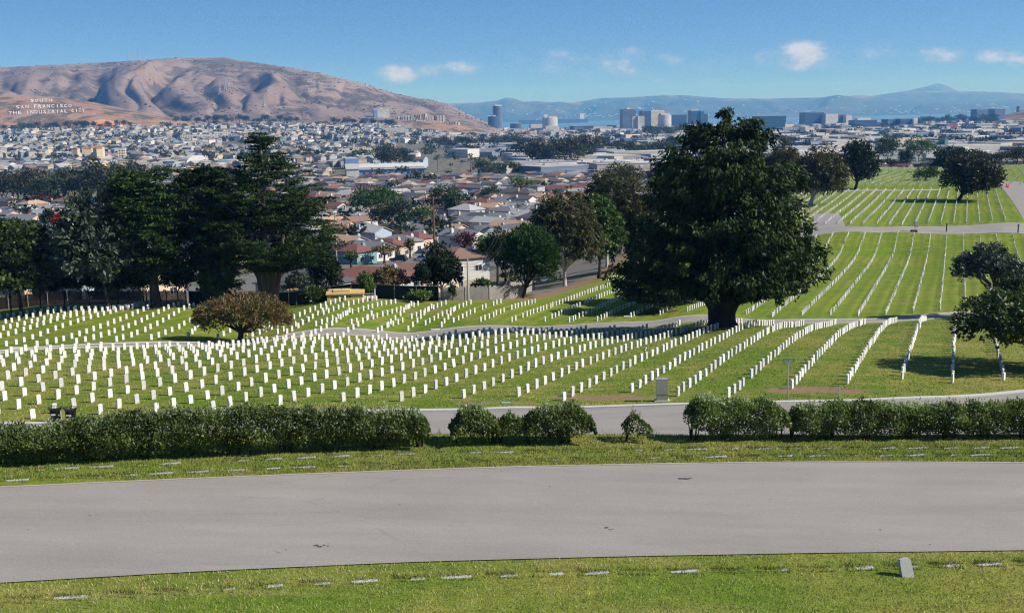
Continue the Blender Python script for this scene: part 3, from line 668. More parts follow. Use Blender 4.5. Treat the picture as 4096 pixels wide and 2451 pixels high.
# ------------------------------------------------------------------ air
hz_m = bpy.data.materials.new('haze'); hz_m.use_nodes = True; t_ = hz_m.node_tree
for n_ in list(t_.nodes): t_.nodes.remove(n_)
pv = t_.nodes.new('ShaderNodeVolumePrincipled'); pv.inputs['Color'].default_value = (.13, .43, 1.0, 1); pv.inputs['Density'].default_value = 7.6e-5; pv.inputs['Anisotropy'].default_value = 0.0; pv.inputs['Absorption Color'].default_value = (1, 1, 1, 1)
ou = t_.nodes.new('ShaderNodeOutputMaterial'); t_.links.new(pv.outputs[0], ou.inputs['Volume'])
o = MB().box(-14000, 27000, -1500, 31500, -62, 760).build('haze', hz_m); tag(o, 'thin blue haze filling the valley air', 'haze', kind='stuff')

# ------------------------------------------------------------------ headstones
m_marble, n_, b_ = base_mat('white_marble', .6, .35)
ob = n_.new('ShaderNodeTexCoord').outputs['Object']; oi = n_.new('ShaderNodeObjectInfo').outputs['Random']
vein = n_.noise(ob, 7.0, 3.0, .65); sepz = n_.new('ShaderNodeSeparateXYZ'); n_.l.new(ob, sepz.inputs[0])
stain = n_.m('MULTIPLY', n_.m('SUBTRACT', 1.0, n_.ramp(sepz.outputs[2], .02, .16)), n_.ramp(vein, .35, .6))
c_ = n_.mix(n_.ramp(vein, .35, .75), (.64, .635, .62), (.50, .50, .485)); c_ = n_.mix(n_.m('MULTIPLY', stain, .6), c_, (.33, .29, .2))
cc_ = n_.vm('SCALE', c_); n_.put(cc_.node.inputs['Scale'], n_.m('MULTIPLY_ADD', n_.m('SUBTRACT', oi, .5), .42, .95)); n_.l.new(cc_, b_.inputs['Base Color'])
def stone_geo(seg=6, bevel=True):
    w2, t2, h0, rise = .158, .05, .555, .05
    prof = [(-w2, -.1), (w2, -.1), (w2, h0)]+[(w2-2*w2*i/seg, h0+rise*math.sin(math.pi*i/seg)) for i in range(1, seg)]+[(-w2, h0)]
    mb = MB()
    if not bevel: return mb.prism_y(prof, -t2, t2)
    n = len(prof); cz = .25; ins = [(x*(1-.05), cz+(z-cz)*(1-.02)) for x, z in prof]
    V = [(x, -t2, z) for x, z in ins]+[(x, -t2+.012, z) for x, z in prof]+[(x, t2-.012, z) for x, z in prof]+[(x, t2, z) for x, z in ins]
    F = [tuple(range(n)), tuple(range(4*n-1, 3*n-1, -1))]
    for L_ in range(3): F += [(L_*n+i, (L_+1)*n+i, (L_+1)*n+(i+1) % n, L_*n+(i+1) % n) for i in range(n)]
    return mb.add(V, F)
stone_me = stone_geo().mesh('headstone', m_marble)
sg = stone_geo(4, False); SGV = np.concatenate(sg.V); SGF = sg.F
STONE_RZ = R(-125)+R(180)   # broad face turned to azimuth 125
STONES = []                  # (x, y, field, row, index)
CF = 3.05/math.cos(R(21.25))
def kerb_y(X): return float(np.interp(X, r2b[:, 0], r2b[:, 1]))
r3near = np.asarray(r3a); r3far = np.asarray(r3b)
STARTS = {1: 72.6, 2: 70.6, 3: 69.2, 4: 66.2, 5: 67.3, 6: 69.2, 7: 66.6, 8: 68.1, 9: 68.0, 10: 67.0, 11: 66.7, 12: 65.8, 13: 64.9, 0: 71.2, -1: 72.0}
t_ = math.tan(R(21.25))
for k in range(-3, 34):
    c = -CF*k+.0
    y = STARTS.get(k)
    if y is None:
        y = 60.0
        while y < kerb_y(c+y*t_)+1.6: y += .7
    i = 0
    while True:
        X = c+y*t_
        if y > np.interp(X, r3near[::-1, 0] if r3near[0, 0] > r3near[-1, 0] else r3near[:, 0], r3near[::-1, 1] if r3near[0, 0] > r3near[-1, 0] else r3near[:, 1])-1.5 or y > 132: break
        if abs(X) < .56*y and not (k == 4 and i == 4):
            STONES.append((X, y, 'A', k, i))
        y += 1.6*math.cos(R(21.25)); i += 1
# field left of the middle road's far side: rows given by their first and last stone
b1 = lambda x, y: ((x/2.0057)/4, (1150+y/2.0057)/4); b2 = lambda x, y: ((700+x/2.0057)/4, (1150+y/2.0057)/4); b3 = lambda x, y: ((1400+x/2.0057)/4, (1150+y/2.0057)/4)
BR = [(b1(55, 466), b1(984, 182), 17), (b1(305, 467), b1(1150, 187), 16), (b1(620, 445), b1(1271, 208), 13), (b1(928, 432), b1(1352, 250), 9), (b1(1220, 415), b2(120, 275), 7), (b2(110, 393), b2(265, 208), 8),
      (b2(343, 408), b2(486, 325), 4), (b2(625, 390), b2(757, 315), 4), (b2(897, 370), b2(1222, 175), 9), (b2(1130, 370), b2(1400, 195), 8), (b2(1386, 355), b3(175, 222), 6), (b3(220, 360), b3(493, 145), 9),
      (b3(470, 342), b3(654, 164), 7), (b3(736, 313), b3(833, 190), 5),
      (b1(10, 400), b1(717, 208), 14), (b1(25, 340), b1(770, 196), 15), (b1(40, 287), b1(601, 186), 11), (b1(5, 247), b1(388, 190), 8)]
for r_, (p, q_, n) in enumerate(BR):
    a = G(*p); b = G(*q_, 100.0); d = (b-a)[:2]
    for i in range(n):
        f = i/(n-1); X, Y = a[0]+d[0]*f, a[1]+d[1]*f; STONES.append((X, Y, 'B', r_, i))
    if r_ < 4 or r_ >= 14:
        u = d/(n-1)
        for i in range(1, 10):
            X, Y = b[0]+u[0]*i, b[1]+u[1]*i
            if poly_dist(np.array([X]), np.array([Y]), FENCE)[0] > 5 and inside(np.array([X]), np.array([Y]), POLY)[0]: STONES.append((X, Y, 'B', r_, n-1+i))
# fields beyond: one lattice
t3 = math.tan(R(21)); c3 = 3.05/math.cos(R(21))
def farfield(name, krange, y0f, y1f, sp, c0=2.0, cs=c3, tt=t3, skip=.04):
    g = random.Random(5)
    for k in krange:
        c = c0-cs*k; y = y0f(c)+g.uniform(0, 2.5); i = 0
        while y < y1f(c):
            X = c+y*tt
            if abs(X) < .52*y and inside(np.array([X]), np.array([y]), POLY)[0] and poly_dist(np.array([X]), np.array([y]), FENCE)[0] > 5 and g.random() > skip: STONES.append((X, y, name, k, i))
            y += sp*math.cos(R(21)); i += 1
r3fx = r3far[:, 0]; r3fy = r3far[:, 1]
if r3fx[0] > r3fx[-1]: r3fx = r3fx[::-1]; r3fy = r3fy[::-1]
def y_after_r3(c):
    y = 120.0
    while y < np.interp(c+y*t3, r3fx, r3fy)+3.0: y += .5
    return y
r4near = np.asarray(resample(r4a, 60)); r4fr = np.asarray(resample(r4b, 60))
y4n = lambda X: float(np.interp(X, r4near[:, 0], r4near[:, 1])); y4f = lambda X: float(np.interp(X, r4fr[:, 0], r4fr[:, 1]))
farfield('D', range(-3, 25), y_after_r3, lambda c: min(y4n(c+235*t3)-1.5, 260 if c > -34 else 250), 1.22)
farfield('E', range(-2, 25), lambda c: y4f(c+248*t3)+4, lambda c: 350, 1.35, c0=3.0, cs=2.55/math.cos(R(21)), tt=math.tan(R(21.5)))
farfield('F', range(-4, 60), lambda c: 362, lambda c: 482, 1.6, c0=3.0, cs=3.05/math.cos(R(30)), tt=math.tan(R(27)), skip=.1)
cx, cy_ = [], []
S_arr = np.array([(s[0], s[1]) for s in STONES]); S_z = Hz(S_arr[:, 0], S_arr[:, 1])
def projpx(X, Y, Z):
    cp_, sp_ = math.cos(PITCH), math.sin(PITCH); f = Y*cp_-Z*sp_; b = Y*sp_+Z*cp_
    u2 = FPX*X/f; v2 = FPX*b/f; c, s = math.cos(ROLL), math.sin(ROLL)
    return 512+u2*c-v2*s, 306-(u2*s+v2*c)
PXs, PYs = projpx(S_arr[:, 0], S_arr[:, 1], S_z)
vis = [i for i in range(len(STONES)) if STONES[i][2] == 'A' and -6 < PXs[i] < 1030 and STONES[i][1] < 120]
def hedge_top(px): return float(np.interp(px, [0, 90, 200, 300, 430, 436, 450, 600, 690, 1024], [424, 423, 418, 413, 410, 440, 440, 440, 400, 398]))
vis = [i for i in vis if PYs[i]-5 < hedge_top(PXs[i])]
vis.sort(key=lambda i: STONES[i][1]); near = set(vis[:300])
gs = random.Random(9)
def row_phrase(k): return ('%s row from the right' % ORD[k+3]) if k+3 > 1 else 'rightmost row'
rows_present = sorted({STONES[i][3] for i in near})
row_idx = {k: j+1 for j, k in enumerate(rows_present)}
cnt = {}
for i in sorted(near, key=lambda i: (STONES[i][3], STONES[i][1])):
    X, Y, f, k, idx = STONES[i]; cnt[k] = cnt.get(k, 0)+1
    o = bpy.data.objects.new('headstone', stone_me); COL.objects.link(o)
    o.location = (X+gs.uniform(-.04, .04), Y+gs.uniform(-.04, .04), S_z[i]+gs.uniform(-.03, .03)); o.rotation_euler = (R(gs.gauss(0, 1.6)), R(gs.gauss(0, 2.0)), STONE_RZ+R(gs.gauss(0, 3))); sc = gs.uniform(.92, 1.07); o.scale = (1, 1, sc)
    tag(o, 'white marble headstone, %s from the lower road in the %s row from the right' % (ORD[min(cnt[k], 40)], ORD[min(row_idx[k], 40)]), 'headstone', 'upright headstones in the lawn behind the hedge')
rest = [i for i in range(len(STONES)) if i not in near and -40 < PXs[i] < 1064]
n = len(rest); g = np.random.default_rng(4); a = np.where(np.array([STONES[i][2] in 'DEF' for i in rest]), STONE_RZ+R(10), STONE_RZ)+g.normal(0, .04, n); ca, sa = np.cos(a), np.sin(a)
V = np.empty((n, len(SGV), 3)); hsc = g.uniform(.95, 1.06, n)
P = np.stack([S_arr[rest, 0]+g.normal(0, .04, n), S_arr[rest, 1]+g.normal(0, .04, n), S_z[rest]], 1)
V[..., 0] = P[:, None, 0]+SGV[None, :, 0]*ca[:, None]-SGV[None, :, 1]*sa[:, None]
V[..., 1] = P[:, None, 1]+SGV[None, :, 0]*sa[:, None]+SGV[None, :, 1]*ca[:, None]
V[..., 2] = P[:, None, 2]+SGV[None, :, 2]*hsc[:, None]
off = (np.arange(n)*len(SGV))
Fs = {}
for f in SGF: Fs.setdefault(len(f), []).append(f)
F = [(off[:, None, None]+np.array(fl)[None]).reshape(-1, k) for k, fl in Fs.items()]
m_marble2 = mat('white_marble_far', (.56, .555, .54), .65, .3, var=.08, scale=1.2, coord='geo')
tag(obj_np('headstones', V.reshape(-1, 3), F, m_marble2), 'white headstones in rows across the farther cemetery lawns', 'headstones', kind='stuff')
print('stones', len(STONES), 'rest', n)

# ------------------------------------------------------------------ flat markers in the foreground lawns
m_gran = mat('grey_granite', (.40, .41, .42), .7, .35, var=.16, scale=14, detail=3)
flat = MB().prism([(-.305, -.085), (.305, -.085), (.305, .03), (-.305, .03)], -.08, .0)
flat_me = flat.mesh('flat_marker', m_gran)
def flat_row(px_list, phrase, grp):
    for i, (px, py) in enumerate(px_list):
        g_ = G(px, py); h_ = G(px+20, py+(px_list[min(i+1, len(px_list)-1)][1]-px_list[max(i-1, 0)][1])*.2)
        o = bpy.data.objects.new('flat_marker', flat_me); COL.objects.link(o); o.location = (g_[0], g_[1], g_[2]+gs.uniform(-.022, .016))
        o.rotation_euler = (R(gs.uniform(-1.5, 1.5)), R(gs.uniform(-1, 1)), R(gs.uniform(-1.5, 1.5))+ROWA)
        tag(o, 'flat grey granite marker, %s from the left in the %s' % (ORD[i+1], phrase), 'grave marker', grp)
ROWA = math.atan2(r1b[3][1]-r1b[2][1], r1b[3][0]-r1b[2][0])
def interp_row(pts, x0, x1, step0, step1):
    x = x0; L_ = []
    while x < x1:
        L_.append((x, float(np.interp(x, [p[0] for p in pts], [p[1] for p in pts])))); x += step0+(step1-step0)*(x-x0)/(x1-x0)
    return L_
FR1 = interp_row([(0, 600), (100, 594.5), (200, 589), (300, 583), (420, 577.5), (512, 574), (700, 570), (860, 567), (1024, 562)], 21, 1030, 50, 41.5)
FR2 = interp_row([(0, 480), (100, 475.5), (250, 468.5), (430, 461.5), (512, 459.8), (650, 457), (800, 455), (1024, 454)], 16, 1030, 36.5, 32)
FR3 = interp_row([(0, 470), (100, 466), (250, 459), (430, 452), (512, 451.5), (650, 449), (800, 447.5), (1024, 447)], 32, 1030, 34.5, 30.5)
flat_row(FR1, 'lawn below the near road', 'flat markers below the near road')
flat_row(FR2, 'row just beyond the near road', 'flat markers just beyond the near road')
flat_row(FR3, 'row along the hedge foot', 'flat markers along the hedge foot')
# small tilted stone in the near lawn
g_ = G(907, 575.5)
mb = MB().prism_y([(-.13, -.08), (.13, -.08), (.12, .33), (.085, .385), (-.10, .385), (-.12, .36)], -.06, .06)
o = mb.build('tilted_stone', m_gran, loc=tuple(g_), rz=R(12)); o.rotation_euler = (R(-8), R(-9), R(10)); tag(o, 'small grey stone block tilting in the near lawn', 'grave marker')

# ------------------------------------------------------------------ vegetation
def unit(v): return v/(np.linalg.norm(v, axis=-1, keepdims=True)+1e-9)
def leaf_quads(P, D, Nn, L_, Wd):
    D = unit(D); S_ = unit(np.cross(D, Nn)); L_ = np.broadcast_to(L_, len(P))[:, None]; Wd = np.broadcast_to(Wd, len(P))[:, None]
    V = np.stack([P-D*L_*.5, P+S_*Wd*.5-D*L_*.08, P+D*L_*.5, P-S_*Wd*.5-D*L_*.08], 1).reshape(-1, 3)
    F = np.arange(len(P)*4).reshape(-1, 4)
    return V, F
def clumps(g, C, rad, yaw, per, L_, Wd, droop=.2, out=None, upn=.6, shell=.55, flat=1.0, cap=None):
    """leaves through ellipsoidal clumps; the outer shell is fuller than the inside"""
    n = len(C)
    if cap and n*per > cap:
        want = cap/(n*per); per2 = max(14, int(per*want)); f_ = min(2.2, math.sqrt(per/per2)); L_ = L_*f_; Wd = Wd*f_; per = per2
        if n*per > cap*1.15:
            s_ = g.permutation(n)[:int(cap/per)]; f_ = (n/len(s_))**.34; C = C[s_]; rad = rad[s_]*f_; yaw = yaw[s_]; out = out[s_] if out is not None else None; n = len(C)
    k = n*per; ci = np.repeat(np.arange(n), per)
    d = unit(g.normal(size=(k, 3))); r = (shell+(1-shell)*g.random(k)**.6)
    r = np.where(g.random(k) < .28, r*g.random(k), r)
    q = d*r[:, None]*rad[ci]; ca, sa = np.cos(yaw[ci]), np.sin(yaw[ci])
    P = C[ci]+np.stack([q[:, 0]*ca-q[:, 1]*sa, q[:, 0]*sa+q[:, 1]*ca, q[:, 2]], 1)
    o = unit(out[ci]) if out is not None else d
    D = o*.9+g.normal(size=(k, 3))*.55+np.array((0, 0, -droop))
    Nn = g.normal(size=(k, 3))*.55+np.array((0, 0, upn))+d*.55
    v = np.clip(.5+g.normal(size=n)[ci]*.16+g.normal(size=k)*.17, 0, 1)
    V, F = leaf_quads(P, D, Nn, L_*g.uniform(.6, 1.35, k), Wd*g.uniform(.7, 1.3, k))
    return V, F, v
def tree_obj(name, base, label, cat, crown, trunk_mb, m_leaf, m_bark, group=None, extra=None):
    root = empty(name, tuple(base), 0, label, cat, group)
    if trunk_mb is not None: trunk_mb.build('trunk', m_bark, root, smooth=True)
    V, F, v = crown
    obj_np('crown', V, F, m_leaf, parent=root, fattr={'v': v})
    return root
def env_r(env, z, az):
    zs = [e[0] for e in env]; Lr = np.interp(z, zs, [e[1] for e in env]); Rr = np.interp(z, zs, [e[2] for e in env])
    c = np.cos(az); return np.where(c > 0, Rr*c*c+(Lr+Rr)/2*(1-c*c), Lr*c*c+(Lr+Rr)/2*(1-c*c))
def cypress(g, env, nb, trunk_r, h, z0, per=130, L_=.34, Wd=.13, pad=(1.0, .75, .34), droop=.35, sag=.12, rise=.28, lean=0.0, trunk_split=False, limb_r=.11, gap=0.0, hang=0.0, cap=40000, rv=(.32, 1.7)):
    zs = np.array([e[0] for e in env]); zz = np.linspace(zs[0], zs[-1], 200); wgt = env_r(env, zz, np.pi/2)+1.6; cdf = np.cumsum(wgt)/wgt.sum()
    zb = np.interp(g.random(nb), cdf, zz); az = g.uniform(0, 2*np.pi, nb); r = env_r(env, zb, az)*(1-rv[0]*g.random(nb)**rv[1])
    u = np.stack([np.cos(az), np.sin(az), 0*az], 1); side = np.stack([-np.sin(az), np.cos(az), 0*az], 1)
    Cs, Rd, Yw, Ou = [], [], [], []
    mb = MB()
    n_t = 7; tz = np.linspace(0, h*.96, n_t+1); ph = g.uniform(0, 6)
    tp = [np.array((lean*z+.18*math.sin(z*.5+ph)*(z > .5), .14*math.cos(z*.6+ph)*(z > .5), z)) for z in tz]; tr = [trunk_r*(1.35 if i == 0 else 1.0)*(1-.93*z/h) + .03 for i, z in enumerate(tz)]
    tp.insert(1, tp[0]*0+np.array((0, 0, trunk_r*.9))); tr.insert(1, trunk_r); tp[0] = tp[0]-np.array((0, 0, .4)); tr[0] = trunk_r*1.5
    mb.tube(tp, tr, 12)
    for i in range(nb):
        z1 = zb[i]; ri = r[i]; zs_ = max(z0, z1-rise*ri-.02*h); tipz = z1
        b0 = np.array((lean*zs_, 0, zs_)); b2 = np.array((u[i, 0]*ri, u[i, 1]*ri, tipz)); b1_ = (b0+b2)/2+np.array((0, 0, -sag*ri+g.normal()*.1))
        npad = max(2, int(ri*1.15)+2)
        t = .30+.70*(np.arange(npad)+.6*g.random(npad))/npad; t = np.clip(t, 0, 1)
        if gap: t = t[(t > gap)]
        p = (1-t)[:, None]**2*b0+2*(t*(1-t))[:, None]*b1_+(t**2)[:, None]*b2
        p = p+side[i]*g.normal(size=(len(t), 1))*(.13*ri+.15)+np.array((0, 0, 1))*g.normal(size=(len(t), 1))*.18
        s_ = g.uniform(.7, 1.25, (len(t), 1))*(.75+.35*min(1, ri/5))
        Cs.append(p); Rd.append(np.array(pad)*s_*np.array((1, 1, 1))); Yw.append(np.full(len(t), az[i])+g.normal(size=len(t))*.4); Ou.append(np.repeat(u[i:i+1], len(t), 0)+np.array((0, 0, .1)))
        if hang and g.random() < .5:
            m_ = min(len(t), 2); Cs.append(p[-m_:]-np.array((0, 0, hang))); Rd.append(np.array((.4, .35, .75))*np.ones((m_, 1))); Yw.append(np.full(m_, az[i])); Ou.append(np.repeat(np.array([[0, 0, -1.]]), m_, 0))
        if i % 2 == 0 or trunk_split:
            tt_ = np.linspace(0, .9, 5)[:, None]; pts = (1-tt_)**2*b0+2*tt_*(1-tt_)*b1_+tt_**2*b2
            mb.tube(pts, [limb_r*(.5+ri/9)*(1-.85*k/4) for k in range(5)], 5, cap=False)
    C = np.concatenate(Cs); Rr = np.concatenate(Rd); Y_ = np.concatenate(Yw); O = np.concatenate(Ou)
    V, F, v = clumps(g, C, Rr, Y_, per, L_, Wd, droop, O, .55, .5, cap=cap)
    return (V, F, v), mb
def broad(g, lobes, per_m2, per, L_, Wd, cr=.55, droop=.25, upn=.4, flatten=.8, trunk=None, shell=.6, inner=.35, cap=None):
    """lobes: (x, y, z, rx, ry, rz). clumps of leaves sit over each lobe's surface and thinly inside"""
    Cs, Rd, O = [], [], []
    for (x, y, z, rx, ry, rz) in lobes:
        a = 4*np.pi*((rx*ry)**1.6/3+(rx*rz)**1.6/3+(ry*rz)**1.6/3)**(1/1.6); n = max(4, int(a*per_m2))
        d = unit(g.normal(size=(n, 3))); d = d[d[:, 2] > -.75]
        rr = np.where(g.random(len(d)) < inner, g.uniform(.3, .85, len(d)), g.uniform(.82, 1.1, len(d)))
        Cs.append(np.array((x, y, z))+d*rr[:, None]*np.array((rx, ry, rz))); O.append(d); Rd.append(cr*g.uniform(.6, 1.35, (len(d), 1))*np.array((1, 1, flatten)))
    C = np.concatenate(Cs); Rr = np.concatenate(Rd); Ou = np.concatenate(O)
    return clumps(g, C, Rr, g.uniform(0, 6.3, len(C)), per, L_, Wd, droop, Ou+np.array((0, 0, .15)), upn, shell, cap=cap)
def limbs(g, h0, r0, targets, lean=(0, 0), n=7):
    mb = MB(); fork = np.array((lean[0], lean[1], h0))
    mb.tube([(0, 0, -.4), (lean[0]*.1, lean[1]*.1, r0*.9), (lean[0]*.55, lean[1]*.55+.05, h0*.55), fork], [r0*1.5, r0*1.05, r0*.85, r0*.8], 9)
    for T_, rr in targets:
        T_ = np.array(T_, float); mid = fork*.45+T_*.55+g.normal(size=3)*.12*np.linalg.norm(T_-fork)+np.array((0, 0, -.05))
        mb.tube([fork-np.array((0, 0, .15)), fork*.75+mid*.25, mid, T_], [rr, rr*.85, rr*.6, rr*.18], n)
    return mb
m_bark = mat('grey_brown_bark', (.16, .125, .10), .95, .1, var=.35, scale=6, bump=.4)
m_bark_d = mat('dark_bark', (.055, .045, .038), .95, .1, var=.3, scale=6, bump=.4)
m_bark_p = mat('pale_gum_bark', (.42, .38, .33), .9, .15, var=.3, scale=4, bump=.3)
m_cyp = leaf_mat('cypress_foliage', (.016, .030, .007), .6, (.040, .066, .012), .12, .6, .15)
m_cyp2 = leaf_mat('cypress_foliage_bright', (.022, .044, .009), .6, (.046, .088, .014), .14, .6, .15)
m_pine = leaf_mat('pine_needles', (.030, .070, .012), .5, (.045, .100, .018), .2)
m_euc = leaf_mat('gum_leaves', (.050, .056, .022), .5, (.085, .075, .030), .25, .5)
m_euc_b = leaf_mat('gum_leaves_brown', (.060, .058, .018), .5, (.105, .088, .026), .25, .5)
m_oak = leaf_mat('oak_leaves', (.022, .028, .008), .5, (.050, .042, .012), .15, .5)
m_grn = leaf_mat('broad_green_leaves', (.040, .068, .014), .5, (.075, .110, .022), .25, .45, .35)
m_brt = leaf_mat('bright_green_leaves', (.055, .105, .016), .5, (.10, .15, .025), .3, .45, .35)
m_sil = leaf_mat('silver_green_leaves', (.045, .066, .040), .55, (.10, .125, .080), .15, .4, .4)
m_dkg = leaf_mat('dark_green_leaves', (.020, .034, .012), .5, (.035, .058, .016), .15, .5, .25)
m_brn = leaf_mat('brown_dry_leaves', (.15, .098, .042), .5, (.085, .098, .028), .2, .6)
m_red = leaf_mat('red_autumn_leaves', (.45, .03, .015), .4, (.6, .06, .02), .3, .6)
m_plum = leaf_mat('plum_leaves', (.07, .02, .025), .4, (.12, .03, .03), .2, .5)
m_hedge = leaf_mat('hedge_leaves', (.088, .128, .038), .75, (.150, .195, .068), .3, .5, .3)
m_shoot_lit = leaf_mat('hedge_sunlit_shoots', (.25, .29, .17), .5, (.31, .35, .22), .3, .45, .4)  # shoots paled: the shine of the sunlit hedge top is in their colour
U = .4129
def base_at(x, y, ymin=14.0): return G(x*U, y*U, ymin)
G_ = lambda s: np.random.default_rng(s)

# the great dark cypress on the far edge of the near field
b = base_at(1748, 797, 90); b = np.array((b[0], 112.0, hz(b[0]/b[1]*112, 112))); b[0] = ray(1748*U, 797*U)[0]*112
env = [(4.4, 8.5, 7.0), (5.0, 12.0, 10.8), (5.8, 11.4, 10.6), (8.2, 10.4, 9.8), (11.9, 8.4, 9.0), (14.4, 7.4, 8.8), (16.4, 6.4, 8.0), (18.2, 5.0, 6.2), (19.6, 3.6, 4.4), (20.7, 1.8, 2.2), (21.2, .5, .6)]
cr, mb = cypress(G_(1), env, 290, .86, 19.5, 3.0, cap=92000, rv=(.42, 1.4), per=86, L_=.30, Wd=.11, pad=(.95, .7, .42), droop=.75, sag=.04, rise=.42, limb_r=.13, hang=.55)
mb.tube([(-.9, -.2, -.3), (-.75, 0, .7), (-.9, 0, 1.9), (-1.6, 0, 3.0), (-3.0, .3, 4.2)], [.9, .62, .5, .36, .2], 9); mb.tube([(.9, -.2, -.3), (.7, 0, .7), (.9, 0, 1.8), (1.7, 0, 2.9), (3.6, .2, 3.8)], [.95, .66, .55, .4, .2], 9)
mb.tube([(1.0, 0, 2.3), (3.0, -.2, 2.9), (6.0, -.2, 3.0), (8.6, -.4, 3.5)], [.34, .22, .15, .05], 7); mb.tube([(-.3, -.75, -.35), (-.15, -.55, .6), (0, -.4, 1.8)], [.7, .5, .4], 8); mb.tube([(-.8, -.2, 1.4), (-1.2, -.3, 2.2), (-1.25, -.3, 2.75)], [.2, .13, .05], 6)
tree_obj('cypress_tree', b, 'huge dark cypress with wide skirt of foliage beside the middle road', 'tree', cr, mb, m_cyp, m_bark_d)

zpx = lambda x, y, Y, b: ray(x*U, y*U)[1]*Y-b[2]
def at_Y(x, y, Y): X = ray(x*U, y*U)[0]*Y; return np.array((X, Y, hz(X, Y)))
K = lambda Y: U*Y/1172.0          # metres per pixel of the 2480 wide view at distance Y
# tall cypress with pointed top and several stems
Y = 155; k = K(Y); b = at_Y(650, 718, Y)
env = [(zpx(650, y_, Y, b), l_*k, r_*k) for y_, l_, r_ in ((622, 60, 150), (598, 160, 205), (560, 175, 185), (500, 168, 170), (450, 128, 155), (410, 84, 118), (370, 56, 76), (335, 30, 38), (312, 14, 16), (296, 5, 5))]
cr, mb = cypress(G_(2), env, 185, .8, env[-1][0]*.96, 4.8, cap=74000, per=112, L_=.36, Wd=.11, pad=(1.55, .95, .19), droop=-.08, sag=.16, rise=.45, limb_r=.16, gap=.45)
for dx, dy, tx, ty, tz in ((-.7, .1, -4.5, 1, 11), (.6, -.2, 3.2, -1, 12), (.9, .3, 6, 1, 10.5), (-.4, -.4, -2, -2, 13)): mb.tube([(dx, dy, -.3), (dx, dy, 1.6), (dx*1.6, dy*1.6, 4.2), (tx*.7, ty*.7, tz*.7), (tx, ty, tz)], [.62, .5, .42, .25, .08], 9)
tree_obj('cypress_tree', b, 'tall pointed cypress with grey fluted trunk by the green screened fence', 'tree', cr, mb, m_cyp2, m_bark)
Y = 151; k = K(Y); b = at_Y(378, 722, Y)
env = [(zpx(378, y_, Y, b), l_*k, r_*k) for y_, l_, r_ in ((645, 60, 55), (600, 108, 80), (540, 116, 86), (470, 112, 88), (425, 95, 78), (396, 56, 46))]
cr, mb = cypress(G_(3), env, 130, .7, 15.5, 2.8, cap=36000, per=108, L_=.38, Wd=.12, pad=(1.5, 1.0, .21), droop=0, sag=.14, rise=.35, limb_r=.14, gap=.3)
tree_obj('cypress_tree', b, 'broad flat-topped cypress left of the tall pointed one', 'tree', cr, mb, m_cyp2, m_bark_d)
Y = 154; k = K(Y); b = at_Y(500, 705, Y)
env = [(zpx(500, y_, Y, b), l_*k, r_*k) for y_, l_, r_ in ((650, 60, 60), (590, 90, 80), (520, 90, 90), (450, 75, 88), (412, 58, 72), (392, 24, 44))]
cr, mb = cypress(G_(4), env, 130, .6, 15.5, 2, cap=30000, per=104, L_=.38, Wd=.13, pad=(1.4, 1.0, .25), droop=0, sag=.12, rise=.3)
tree_obj('cypress_tree', b, 'dense dark cypress filling the gap between two taller cypresses', 'tree', cr, mb, m_cyp, m_bark_d)

def bl_tree(name, label, cat, x0, x1, y0, y1, xb, yb, Y, m_leaf, bark, seed, nl=6, per=60, per_m2=1.1, L_=.3, Wd=.16, cr=.7, droop=.2, tr=.3, depth=1.0, flatten=.8, group=None, limb_vis=True, shell=.55, inner=.35, rs=.52, zb=None):
    """broadleaf tree whose crown fills the given picture extent at distance Y"""
    xm = (x0+x1)/2; ym = (y0+y1)/2; x0, x1 = xm+(x0-xm)*1.13, xm+(x1-xm)*1.13; y0, y1 = ym+(y0-ym)*1.08, ym+(y1-ym)*1.04
    g = G_(seed); k = K(Y); b = at_Y(xb, yb, Y)
    if zb is not None: b[2] = zb
    W_ = (x1-x0)*k; cx = ((x0+x1)/2-xb)*k; zt = zpx((x0+x1)/2, y0, Y, b); zl = max(.15, zpx((x0+x1)/2, y1, Y, b)); H_ = zt-zl
    lobes = []
    for i in range(nl):
        u = (i+.5)/nl; a = i*2.4+g.uniform(0, .6); rr = rs*W_/2
        zc = zl+H_*(.28+.5*g.random()); sc_ = rs*(.75+.4*g.random())
        wid = np.sin(np.pi*np.clip((zc-zl)/H_*.8+.15, 0, 1))
        lobes.append((cx+math.cos(a)*(W_/2-sc_*W_/2)*wid, math.sin(a)*(W_/2-sc_*W_/2)*depth*wid, zc, sc_*W_/2, sc_*W_/2*depth, min(sc_*H_*.52, H_*.5)))
    lobes.append((cx, 0, zl+H_*.66, W_*.34, W_*.34*depth, H_*.36)); lobes.append((cx-W_*.3, 0, zl+H_*.42, W_*.21, W_*.22, H_*.3)); lobes.append((cx+W_*.3, 0, zl+H_*.42, W_*.21, W_*.22, H_*.3))
    cr_ = broad(g, lobes, per_m2, per, L_, Wd, cr, droop, .4, flatten, shell=shell, inner=inner, cap=int(min(15000, max(700, 3.4*(x1-x0)*(y1-y0)*U*U))))
    tg = [((l[0], l[1], l[2]), tr*.5) for l in lobes]
    mb = limbs(g, max(.6, zl*.75+.1*H_), tr, tg, (cx*.3, 0))
    return tree_obj(name, b, label, cat, cr_, mb, m_leaf, bark, group)
bl_tree('broadleaf_tree', 'bushy silver-green tree in front of the flat-topped cypress', 'tree', 142, 332, 478, 690, 262, 730, 148.5, m_sil, m_bark_d, 11, 9, 70, 1.0, .34, .15, .8, .15, .25)
bl_tree('broadleaf_tree', 'leafy olive green tree at the far left edge by the fence', 'tree', -60, 142, 545, 708, 50, 735, 148, m_grn, m_bark_d, 12, 8, 60, 1.1, .32, .17, .75, .1, .25)
